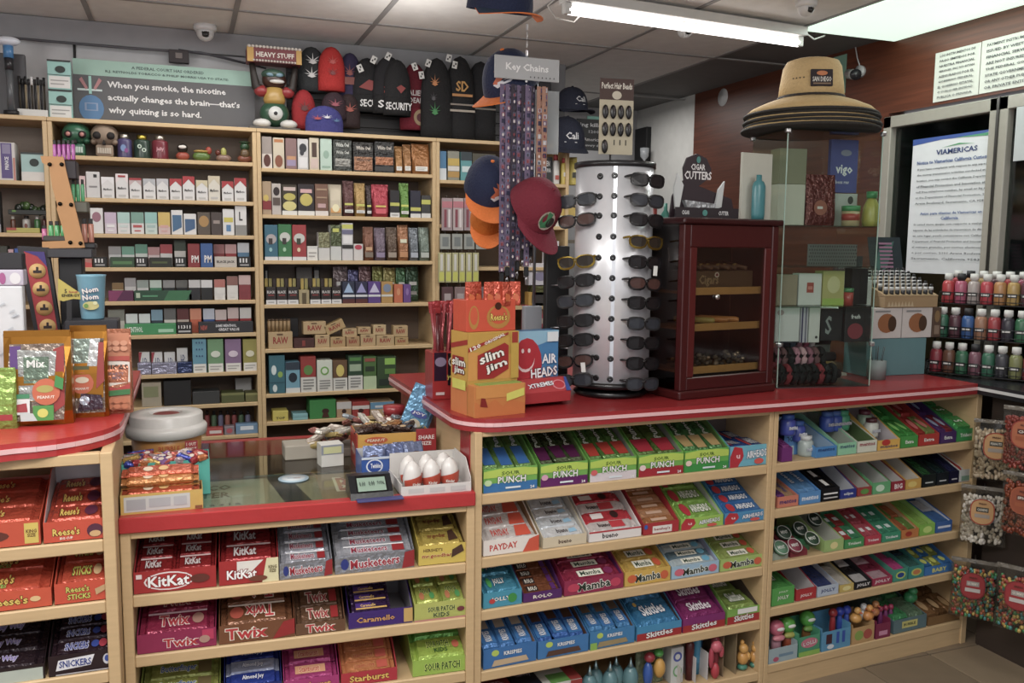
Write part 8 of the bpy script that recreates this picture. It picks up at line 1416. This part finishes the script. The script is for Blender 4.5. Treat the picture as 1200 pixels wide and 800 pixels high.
t = MB(); t.art((W*.05, -.004, H*.05), (W*.9, 0, 0), (0, .026, H*.9), [R_(0, 0, 1, 1, 'c8784cp'), G_([(0, .3), (1, .36), (1, .62), (0, .66)], 'e0d8ccp'), T_('RICAS', .5, .55, .85, .08, '2c2420p'), T_('PARTY', .5, .47, .55, .04, '8c6c7cp'), T_('MIX', .5, .42, .35, .04, '8c6c7cp'), R_(0, .64, 1, .70, 'b83c2cp'), G_([(0, .24), (1, .26), (1, .34), (.5, .28), (0, .32)], 'b8302cp'), G_([(0, .18), (1, .2), (1, .27), (0, .25)], '2c7c3cp')]+[E_(.2+.3*(k % 3), .8+.07*(k//3), .14, .035, 'd89068p') for k in range(6)]+[E_(.2+.3*(k % 3), .05+.07*(k//3), .14, .035, 'c06c3cp') for k in range(6)], .0008); part(t, 'bag_print', r_)
r_, W, H = gold(-12, 20, 432, 512, 2.56, 'bright green and red snack bag cut by the left frame edge', [R_(0, .1, 1, .3, 'a8242cg')], '8cb03c', .05)
# upright lighter display : orange arm, red panel
ax = at(62, 300, Y=2.92).x
def P2(px, py, Y=2.92): q = at(px, py, Y=Y); return (q.x-ax, q.z-ZLc)
r = thing('lighter_display', 'lighter display stand with slanted orange arm and red icon panel', 'display stand', (ax, 2.92, ZLc))
t = MB(); t.prism([P2(*p_) for p_ in [(50, 291), (50, 283), (77, 282), (74, 268), (67, 245), (68, 241), (62, 220), (58, 195), (50, 191), (48, 183), (75, 184), (78, 200), (100, 290)]], -.012, 0, 'b8803cp'); part(t, 'orange_arm', r)
for k, p_ in enumerate([(59, 193), (73, 193), (71, 239), (84, 240), (83, 284), (95, 285)]):
    t = MB(); q = P2(*p_); t.X = Matrix.Translation((q[0], -.013, q[1])) @ Matrix.Rotation(PI/2, 4, 'X'); t.cyl(0, 0, -.002, .002, .006, '1c1814m', 10); part(t, 'screw', r)
t = MB(); a_ = [(22, 288), (58, 290), (74, 395), (44, 396)]; t.prism([P2(*p_) for p_ in a_], -.03, 0, '26262cp'); part(t, 'panel_frame', r)
t = MB(); pl = [P2(*p_) for p_ in [(30, 294), (54, 295), (70, 390), (48, 391)]]; t.prism(pl, -.034, -.03, 'a8242cp')
cx = lambda f: 42.5+15.5*f; 
t.prism([P2(*p_) for p_ in [(30, 294), (54, 295), (57, 312), (46, 300)]], -.0352, -.034, '3c2c7cp')
for k, (px, py) in enumerate([(46, 317), (50, 338), (54, 360), (58, 381)]):
    q = P2(px, py); t.X = Matrix.Translation((q[0], -.0355, q[1])) @ Matrix.Rotation(PI/2, 4, 'X'); t.cyl(0, 0, -.0005, .0008, .022, 'c89c4cp', 20); t.X = Matrix.Identity(4)
    t.box(q[0]-.011, q[0]+.011, -.0375, -.0365, q[1]-.006, q[1]+.002, '2c1c1cp'); t.box(q[0]-.003, q[0]+.003, -.0375, -.0365, q[1]+.002, q[1]+.012, '2c1c1cp')
part(t, 'red_panel', r)
def bxp(p0, p1, y0, y1, c, nm='shelf'): a_, b_ = P2(*p0), P2(*p1); t = MB(); t.box(min(a_[0], b_[0]), max(a_[0], b_[0]), y0, y1, min(a_[1], b_[1]), max(a_[1], b_[1]), c, .003); part(t, nm, r)
bxp((57, 291), (110, 302), -.04, .09, '34343ap'); bxp((68, 302), (100, 398), .0, .09, '1c1c20p', 'rear_box'); bxp((76, 378), (132, 396), -.06, .06, '26242ap', 'base'); bxp((62, 187), (90, 210), .0, .07, '2a2028p', 'shelf'); bxp((85, 236), (103, 249), .0, .07, '5c5a4cp', 'shelf'); bxp((50, 276), (80, 283), .0, .07, '3c3a34p', 'shelf'); bxp((95, 285), (112, 291), 0, .07, '2c2c30p', 'shelf')
a_ = P2(20, 400); b_ = P2(132, 400); t = MB(); t.box(a_[0], b_[0], -.06, .10, 0, max(.01, P2(60, 393)[1]), '222226p', .004); part(t, 'foot', r)
def lighter(px0, px1, py0, py1, c, label, grp, Y=2.93, n=1):
    for k in range(n):
        w_ = (px1-px0)/n; A_ = at(px0+w_*k+.4, py1, Y=Y); B_ = at(px0+w_*(k+1)-.4, py1, Y=Y); z1 = at(px0+w_*k, py0, Y=Y).z; W = B_.x-A_.x; H = z1-A_.z
        rr = thing('lighter', label+(', %s from left' % ORD[k] if n > 1 else ''), 'lighter', (A_.x+W/2, Y, A_.z), 0, grp); t = MB(); t.lathe([(0, 0), (W*.48, 0), (W*.5, .002), (W*.5, H*.76), (W*.4, H*.78)], c+'g', 12, sy=.7); part(t, 'lighter_body', rr)
        t = MB(); t.box(-W*.36, W*.36, -W*.25, W*.25, H*.78, H, '1c1818p', .001); part(t, 'lighter_top', rr)
lighter(62, 89, 164, 187, 'a83c9c', 'purple lighter on top of the orange arm display', 'purple lighters', n=5, Y=2.95)
lighter(84, 100, 210, 236, '2c9c5c', 'green lighter right of the orange arm', 'green lighters', n=3, Y=2.95)
lighter(57, 78, 259, 281, '2c9c4c', 'green lighter low beside the orange arm', 'low green lighters', n=3, Y=2.945)
lighter(49, 56, 264, 281, 'b84c84', 'pink lighter at lower left of the orange arm', None, n=1, Y=2.945)
lighter(96, 111, 256, 284, 'b87058', 'copper lighter right of the orange arm foot', 'copper lighters', n=2, Y=2.95)
# yellow energy sign, cup
q = at(70, 350, Y=2.80); t = MB(); Q = lambda px, py: ((at(px, py, Y=2.80).x-q.x), at(px, py, Y=2.80).z-ZLc)
t.prism([Q(68, 326), (Q(80, 334)), Q(101, 348), Q(96, 351), Q(86, 350), Q(74, 353), Q(68, 351)], 0, .004, 'c8b430p'); t.prism([Q(78, 352), Q(84, 352), Q(84, 399), Q(78, 399)], .001, .004, '26262ap'); a1 = Q(70, 348); b1 = Q(96, 338)
t.art((a1[0], -.0005, a1[1]), (b1[0]-a1[0], 0, 0), (0, 0, b1[1]-a1[1]), [T_('5', .28, .7, .12, .5, '24201cp'), T_('hour', .62, .62, .4, .3, 'b8402cp'), T_('ENERGY', .5, .2, .8, .34, '24201cp')]); solid(t, 'sign', 'yellow pointed energy shot sign between red panel and cup', 'sign', (q.x, 2.80, ZLc))
cq = at(108, 374, Y=2.80); r = thing('snack_cup', 'blue printed snack cup standing on a dark box behind gold bags', 'cup', (cq.x, 2.82, at(108, 374, Y=2.80).z)); Hc = at(108, 322, Y=2.80).z-at(108, 374, Y=2.80).z
t = MB(); t.lathe([(0, 0), (.030, 0), (.031, .004), (.039, Hc*.96), (.041, Hc), (.037, Hc), (.036, Hc*.9), (0, Hc*.88)], '6ca8c0g', 22); part(t, 'cup_body', r)
t = MB(); t.art((-.03, -.040, Hc*.2), (.06, 0, 0), (0, -.004, Hc*.6), [E_(.5, .2, .36, .16, 'c8c070p'), T_('Nom', .5, .78, .7, .2, 'f0ece0g', '5c4c8cg', .2), T_('Nom', .5, .52, .7, .2, 'f0ece0g', '5c4c8cg', .1), E_(.3, .2, .1, .08, '6c9c3cp'), E_(.7, .3, .1, .07, 'd8d8a0p')]); part(t, 'cup_print', r)
t = MB(); zq = at(108, 374, Y=2.80).z-ZLc; t.box(-.07, .07, -.05, .06, 0, zq-.001, '2c2c34p', .003); t.box(-.071, .071, -.051, .061, zq*.7, zq*.8, '8c3c5cp'); solid(t, 'display_box', 'dark box with a thin band carrying the blue snack cup', 'box', (cq.x, 2.82, ZLc))
# white paper covered terminal at the left edge
Yp = 2.70; q0 = at(-30, 470, Y=Yp); q1 = at(33, 470, Y=Yp); zz1 = at(10, 335, Y=Yp).z
t = MB(); t.box(0, q1.x-q0.x, 0, .04, 0, zz1-ZLc, 'd0d4d8p', .004); random.seed(4)
t.art((0, -.0005, 0), (q1.x-q0.x, 0, 0), (0, 0, zz1-ZLc), [G_([(x_, y_), (x_+.1, y_+.02), (x_+.08, y_+.03), (x_-.02, y_+.01)], 'b8c0c8p') for x_, y_ in [(random.uniform(.5, .85), random.uniform(.2, .9)) for _ in range(14)]]); solid(t, 'monitor_back', 'white panel of the register monitor at left frame edge', 'register monitor', (q0.x, Yp, ZLc))
q2 = at(28, 333, Y=Yp); t = MB(); t.box(0, q2.x-q0.x, 0, .06, 0, at(10, 316, Y=Yp).z-zz1, 'c0b8ccp', .004); t.art((0, -.0005, 0), (q2.x-q0.x, 0, 0), (0, 0, .04), [E_(.62, .5, .06, .4, 'a84c8cp'), E_(.85, .5, .1, .4, 'd8d8dcp')]); solid(t, 'tissue_pack', 'lilac and white packet lying on the register monitor', 'packet', (q0.x, Yp-.0, zz1+.0006))
t = MB(); t.box(0, q2.x-q0.x+.0, .0, .05, 0, .045, '222228p', .003); solid(t, 'router', 'black low box on top of the lilac packet at left edge', 'box', (q0.x, Yp+.0, at(10, 316, Y=Yp).z+.001))
# ---------------------------------------------------------------- low glass counter things
r = thing('bucket', 'orange bucket with large white ring lid on the low counter', 'bucket', (-.072, 3.02, ZG))
hb = .105
t = MB(); t.lathe([(0, 0), (.100, 0), (.112, .15), (0, .15)], 'c8862cg', 30); part(t, 'bucket_body', r)
t = MB(); t.lathe([(.114, .112), (.124, .115), (.126, .140), (.123, .145), (.114, .150), (.113, .152), (.113, .180), (.110, .184), (.052, .186), (.049, .182), (.049, .17), (0, .168)], 'dad8d2g', 36); part(t, 'ring_lid', r)
t = MB(); t.ell(0, 0, .178, .045, .045, .008, '8c2420g', 16, 6); part(t, 'candy_inside', r)
t = MB(); t.art((-.03, -.113, .06), (.13, 0, 0), (0, -.0, .055), [T_('BUBBLE', .3, .5, .5, .3, 'b8401cg', 'e0a83cg'), R_(.66, .25, .95, .9, 'a8202cp'), T_('1 OUT', .8, .7, .22, .2, 'e8dccc p'.replace(' ', '')), T_('5 SHOUT', .8, .42, .24, .2, 'e8dcccp')]); part(t, 'front_label', r)
# teal box full of candy, yellow box with packs in front
def gbox(px0, px1, Y, h_, d_, c, inner, label, ops, rz=0, name='candy_box'):
    a_ = at(px0, 590, Y=Y).x; b_ = at(px1, 590, Y=Y).x; W = b_-a_; r_ = thing(name, label, 'box', (a_, Y, ZG), rz)
    t = MB(); t.box(0, W, 0, .002, 0, h_, c); t.box(0, .002, .002, d_, 0, h_, c); t.box(W-.002, W, .002, d_, 0, h_, c); t.box(0, W, d_-.002, d_, 0, h_, inner); t.box(.002, W-.002, .002, d_-.002, 0, .003, inner); part(t, 'carton', r_)
    t = MB(); t.art((0, -.0004, 0), (W, 0, 0), (0, 0, h_), ops); 
    if ops: part(t, 'front_print', r_)
    return r_, a_, W
r_, a_, W = gbox(144, 247, 2.66, .105, .13, '3cb4a4g', '2c8c80p', 'turquoise candy box on the low counter in front of bucket', [R_(.02, .35, .42, .85, '5cc0b4p')]+[R_(.04, .4+.1*k, .4, .43+.1*k, 'b8dcd8p') for k in range(5)])
random.seed(14); CC = ['2c3c9cf', 'a8242cf', 'c8702cf', 'c8a03cf', '8c5c9cf', 'b84c3cf', 'c8b0b8f']; cn = ['blue', 'red', 'orange', 'gold', 'lilac', 'coral', 'pale pink']
cm = [bar_mesh(.05, .026, .02, c, [E_(.5, .5, .25, .35, 'd8c8b8g')], True, 'wrapped_candy') for c in CC]
for k in range(30):
    i = k % 7; o = link('wrapped_candy', cm[i], None, (a_+.024+(W-.05)*((k % 10)/9.), 2.675+.03*(k//10)+.0, ZG+.10+.010*random.random())); o.rotation_euler = (random.uniform(-.5, .5), random.uniform(-.4, .4), random.uniform(-1.5, 1.5))
    tag(o, '%s wrapped candy in the turquoise box, %s row, %s from left' % (cn[i], ['front', 'middle', 'rear'][k//10], ORD[k % 10]), 'candy', 'candies in the turquoise box')
t = MB(); t.box(.003, W-.003, .003, .125, .0035, .09, '6c2c24p'); solid(t, 'candy_layer', 'inner red cardboard layer under candies in the turquoise box', 'liner', (a_, 2.66, ZG))
for k, (px, c, cc) in enumerate([(146, '8c1c28', 'red'), (157, '2c3490', 'dark blue')]):
    q = at(px+8, 545, Y=2.76); t = bag(.075, .10, .03, c+'f', [E_(.5, .5, .3, .3, 'd8a03cg')]); solid(t, 'candy_bag', '%s shiny candy bag standing left behind the turquoise box' % cc, 'candy bag', (q.x-.035, 2.80+.03*k, ZG), .3)
r_, a_, W = gbox(141, 238, 2.515, .055, .10, 'd0a83cg', 'b8782cp', 'yellow open box of orange packs at front of low counter', [R_(.04, .12, .84, .88, 'c8c8c4p'), R_(.07, .2, .3, .75, 'a8a8acp'), R_(.34, .3, .6, .75, 'b0b0b4p'), R_(.64, .3, .8, .75, 'b4b4b8p'), R_(.9, .05, .99, .2, '8c4c1cp')])
bmx = [bar_mesh(W*.96, .05, .02, c, [E_(.3, .5, .08, .3, 'e8d0b0g'), E_(.55, .5, .08, .3, 'e0b060g')], True, 'candy_pack') for c in ('c87c24f', 'c8501cf', 'd0902cf')]
for k in range(5):
    o = link('candy_pack', bmx[k % 3], None, (a_+W*.48, 2.545+.012*(k % 3)+.012*k, ZG+.032+.015*k)); o.rotation_euler = (.25, 0, -.02+.02*(k % 2)); tag(o, '%s foil pack in the yellow box, %s from bottom' % (['amber', 'orange red', 'golden'][k % 3], ORD[k]), 'candy', 'packs in the yellow box')
# coaster
q = at(344, 561, Z=ZG); t = MB(); t.cyl(0, 0, 0, .003, .047, 'a0bcccp', 26); t.cyl(0, 0, .003, .0034, .036, 'c8d4d8p', 24); t.X = Matrix.Translation((0, 0, .0036)); t.art((-.025, -.012, 0), (.05, 0, 0), (0, .024, 0), [T_('Coors', .4, .5, .6, .5, '6c8cb0p'), R_(.5, .1, .9, .3, 'b08070p')]); solid(t, 'coaster', 'round pale blue coaster on the glass counter top', 'coaster', (q.x, q.y, ZG+.0002))
# orange yellow carton with chocolate, blue cake box, scale, egg tray
r_, a_, W = gbox(420, 503, 2.80, .115, .16, 'd8a024g', '8c6c44p', 'yellow chocolate carton with red side and SHARE flap', [E_(.25, .82, .16, .1, 'c8501cg'), T_('PEANUT', .25, .82, .24, .08, 'e8dcc0g')], -.05)
t = MB(); t.box(-.004, -.001, -.002, .16, 0, .115, 'b8281cg'); t.art((-.0045, .158, 0), (0, -.158, 0), (0, 0, .115), [T_('m', .5, .5, .4, .3, 'e8dcd0g')]); part(t, 'red_side', r_)
t = MB(); t.box(W*.80, W+.02, -.004, -.001, .05, .125, 'a81c24g'); t.art((W*.80, -.0045, .05), (W*.2+.02, 0, 0), (0, 0, .075), [T_('SHARE', .5, .62, .8, .2, 'ecdcd8g'), T_('SIZE', .5, .35, .5, .18, 'ecdcd8g')]); part(t, 'share_flap', r_)
random.seed(31)
for k in range(8):
    m_ = bar_mesh(.07, .03, .02, ['3c241cf', '5c3c2cf', 'b87c3cf'][k % 3], [E_(.5, .5, .2, .3, 'c8a878g')], True, 'chocolate_pack'); o = link('chocolate_pack', m_, None, (a_+.03+.022*k, 2.84+.03*(k % 3), ZG+.118+.006*(k % 2))); o.rotation_euler = (random.uniform(-.3, .3), random.uniform(-.3, .3), random.uniform(-1, 1)); tag(o, '%s chocolate pack lying in the yellow carton, %s from left' % (['dark brown', 'brown', 'golden'][k % 3], ORD[k]), 'candy', 'packs in the yellow carton')
t = MB(); t.box(.004, W-.004, .004, .155, .004, .11, '4c3828p'); solid(t, 'candy_layer', 'brown cardboard layer inside the yellow chocolate carton', 'liner', (a_, 2.80, ZG), -.05)
r_, a_, W = gbox(424, 498, 2.655, .075, .13, '2c5cb0g', 'c8ccd0p', 'blue and white cake box on the low counter behind scale', [E_(.2, .6, .13, .3, 'e0e8f4g'), E_(.2, .6, .11, .25, '2450a8g'), T_('Twinkies', .22, .62, .16, .2, 'f0f4f8g'), T_('Cakes', .6, .3, .4, .4, 'e8ecf4g', '8c2c4cg'), R_(.0, .9, 1, 1, 'c8d4e4g')], -.04)
for k in range(5):
    t = bag(.07, .05, .05, ['6c7ca8f', '8c7470f', '6474a4f', '5c6c98f', '7c8cb4f'][k], [E_(.5, .5, .3, .3, '5c4440p')]); o = solid(t, 'cake_pack', 'clear wrapped cake in the blue box, %s from left' % ORD[k], 'cake', (a_+.01+.035*k, 2.68+.02*(k % 2), ZG+.05), random.uniform(-.3, .3), 'cakes in the blue box')
q = at(437, 584, Z=ZG); r = thing('card_reader', 'black wedge shaped price display with grey green screen', 'price display', (q.x-.065, q.y-.005, ZG), -.03)
t = MB(); t.prismx([(0, 0), (.11, 0), (.10, .055), (.06, .058), (.008, .018)], 0, .125, '1c1e22g'); part(t, 'housing', r)
t = MB(); t.art((.02, .0065, .0185), (.09, 0, 0), (0, .05, .0385), [R_(0, 0, 1, 1, '0c0c0es'), R_(.04, .08, .96, .86, '84a08cp'), T_('0.00', .2, .5, .2, .3, '2c3c34p'), T_('0.00', .5, .5, .2, .3, '2c3c34p'), T_('TOTAL', .8, .5, .24, .2, '2c3c34p')], .0006); part(t, 'screen', r)
t = MB(); t.box(0, .135, -.02, .012, 0, .004, '3c3c7cp', .001); solid(t, 'card', 'dark blue flat card in front of the price display', 'card', (q.x-.05, q.y-.014, ZG+.0002), -.03)
qa = at(470, 588, Z=ZG); r = thing('egg_tray', 'white cardboard tray holding white and red chocolate eggs', 'tray', (.577, 2.452, ZG), -.03)
Wt, Dt = .214, .19
t = MB(); t.box(0, Wt, 0, .002, 0, .028, 'd8d4d0p'); t.box(0, .002, .002, Dt, 0, .035, 'd8d4d0p'); t.box(0, Wt, .002, Dt, 0, .003, 'c8c4c0p'); t.box(.002, Wt-.002, Dt-.002, Dt, .003, .085, 'd4d0ccp')
t.prismx([(.002, 0), (Dt, 0), (Dt, .09), (.06, .09), (.002, .04)], Wt-.002, Wt, 'd8d4d0p'); t.art((0, -.0003, 0), (Wt, 0, 0), (0, 0, .028), [R_(.1+.3*k, .2, .32+.3*k, .7, 'c4c2c2p') for k in range(3)]); part(t, 'tray_body', r)
t = MB(); t.art((Wt*.70, Dt-.003, .03), (Wt*.26, 0, 0), (0, 0, .05), [R_(.1, 0, 1, 1, 'dcd8d0p'), T_('Kinder', .55, .65, .6, .16, '8c3c3cp'), T_('JOY', .55, .35, .5, .18, 'c8982cp')]); part(t, 'back_print', r)
t = MB(); t.lathe([(0, 0), (.012, .001), (.020, .012), (.0215, .024), (.018, .042), (.010, .055), (0, .060)], 'dcd8d4g', 20); em = t.mesh('egg_body')
t = MB()
for k in range(14):
    th = -PI/2-1.2+2.4*k/13; 
vs = []; 
for k in range(15):
    th = -PI*.5-1.35+2.7*k/14; f = k/14; zt__ = .022+.014*f; 
    for z_, rr_ in ((.004, .0155), (.012, .0206), (zt__, .0218)): vs.append((rr_*1.02*math.cos(th), rr_*1.02*math.sin(th), z_))
fs = [(3*k+j, 3*k+3+j, 3*k+4+j, 3*k+1+j) for k in range(14) for j in range(2)]
t.add(vs, fs, 'c8401cg', True); t.art((-.012, -.0225, .012), (.024, 0, 0), (0, 0, .012), [T_('Kinder', .5, .3, .8, .5, 'f0e8e0g')]); wm = t.mesh('red_band')
ei = 0
for (ex, ey) in [(.04, .05), (.10, .055), (.158, .06), (.042, .118), (.10, .122), (.156, .128)]:
    p_ = Matrix.Translation((.577, 2.452, ZG)) @ Matrix.Rotation(-.03, 4, 'Z') @ Vector((ex+.004, ey, .0036+.0)); rr = thing('chocolate_egg', 'white and red wrapped chocolate egg in tray, %s row, %s' % (['front', 'middle', 'rear'][ei//3], ['left', 'centre', 'right'][ei % 3]), 'chocolate egg', p_, random.uniform(-.3, .3), 'chocolate eggs'); rr.scale = (1.36, 1.36, 1.5); link('red_band', wm, link('egg_body', em, rr)); ei += 1
# blue candy bag, red cup, clutter of sweets, white box, candy bags behind
q = at(474, 512, Y=2.90); t = bag(.10, .20, .04, '5c9cc4f', [E_(.5, .8, .4, .12, '3c4c9cp'), T_('JOY', .5, .82, .6, .12, 'e8e8f0g', '4c3c8cg'), E_(.45, .4, .3, .22, 'c8bca0p'), E_(.5, .35, .12, .12, 'd8dce0p'), G_([(0, .1), (.5, .2), (.9, .6), (.6, .1)], '8c9c74p')]); solid(t, 'candy_bag', 'light blue candy bag leaning beside the red side panel', 'candy bag', (q.x-.035, 2.90, q.z+.005), -.2, None, (0, .38, -.2))
q = at(463, 498, Y=3.06); t = MB(); t.lathe([(0, 0), (.028, 0), (.036, .10), (0, .10)], 'c8a090g', 18, sy=.8); t.lathe([(.037, .09), (.040, .125), (0, .126)], 'a8242cg', 18, sy=.8); t.art((-.02, -.031, .01), (.04, 0, 0), (0, 0, .07), [E_(.5, .5, .2, .3, '6c2c24p'), R_(.1, 0, .9, .15, 'd8b878p')]); solid(t, 'candy_cup', 'pale cup with red lid left of the blue candy bag', 'cup', (q.x, 3.08, ZG+.03))
t = MB(); t.box(0, .30, 0, .14, 0, .03, '6c6054p', .003); solid(t, 'tray', 'low grey brown tray under the sweets by the red panel', 'tray', (.455, 2.985, ZG))
t = MB(); t.box(0, .075, 0, .06, 0, .075, 'd4d4ccp', .001); t.art((0, -.0005, 0), (.075, 0, 0), (0, 0, .075), [R_(0, .55, 1, .98, '8c94a0p'), R_(.1, .6, .9, .9, 'c8cc8cp')]); solid(t, 'carton', 'small white carton left of the red sided carton', 'box', (at(372, 540, Z=ZG).x, 2.86, ZG), .1)
random.seed(77); SWC = [('c8b060', 'yellow'), ('c8b8a8', 'cream'), ('b87068', 'pink'), ('d0ccc0', 'white'), ('7c3c2c', 'brown'), ('a8b4bc', 'silver')]
sm_ = [bar_mesh(.075, .028, .016, c+'f', [E_(.5, .5, .2, .3, 'e8e0d0g')], True, 'sweet') for c, _ in SWC]
for k in range(26):
    i = k % 6; px = 365+4.1*k; q = at(px, 520, Y=3.03+.02*(k % 3)); o = link('sweet', sm_[i], None, (q.x, 3.0+.035*(k % 3), ZG+.045+.016*(k % 4)+(.03 if k > 8 else 0))); o.rotation_euler = (random.uniform(-.5, .5), random.uniform(-.6, .6), random.uniform(-1.3, 1.3))
    tag(o, '%s wrapped sweet in the loose heap by red panel, %s from left' % (SWC[i][1], ORD[k] if k < 20 else 'twenty-'+ORD[k-20] if k > 20 else 'last but five'), 'candy', 'loose sweets by the red panel')
t = MB(); t.box(0, .14, 0, .10, 0, .05, 'a8a090p', .003); solid(t, 'tray', 'small pale tray under the left end of the loose sweets', 'tray', (.30, 2.99, ZG))
# cards and packets seen through the rear glass of the low counter
LX = UM
for k, (x_, w_, c, ops, lab) in enumerate([(.17, .16, '40605cp', [T_('ROLLING', .35, .8, .5, .12, 'b8d0c8p'), R_(.1, .5, .7, .58, '8cb4acp'), R_(.1, .15, .9, .4, 'a0705cp')], 'teal lettered card under the glass, leftmost'), (.34, .10, 'a07448p', [R_(.1, .5, .9, .9, '5c3c30p'), R_(.1, .1, .9, .3, '7c8c3cp')], 'orange brown card under the glass'), (.47, .26, '5c5854p', [T_('BACKWOODS', .5, .8, .8, .12, 'b08c74p'), R_(.1, .3, .9, .6, '34343cp'), E_(.85, .75, .08, .14, 'b8b4a8p')], 'dark lettered box under the glass, right of the gap')]):
    t = MB(); t.box(0, w_, 0, .20, 0, .05, c, .002); t.art((0, 0, .0505), (w_, 0, 0), (0, .2, 0), ops); solid(t, 'tobacco_carton', lab, 'carton', UM.P(x_+.15, .52, .7155), UM.a, 'cartons under the rear glass')
t = MB(); t.box(0, .035, 0, .46, 0, .02, 'c0a05cw'); solid(t, 'wood_strip', 'light wood strip under the rear glass of the low counter', 'strip', UM.P(.43, .38, .7155), UM.a)
# wall outlet style speaker bracket high in the hat corner, plus box on the showcase hats
q = at(893, 95, Y=3.6)
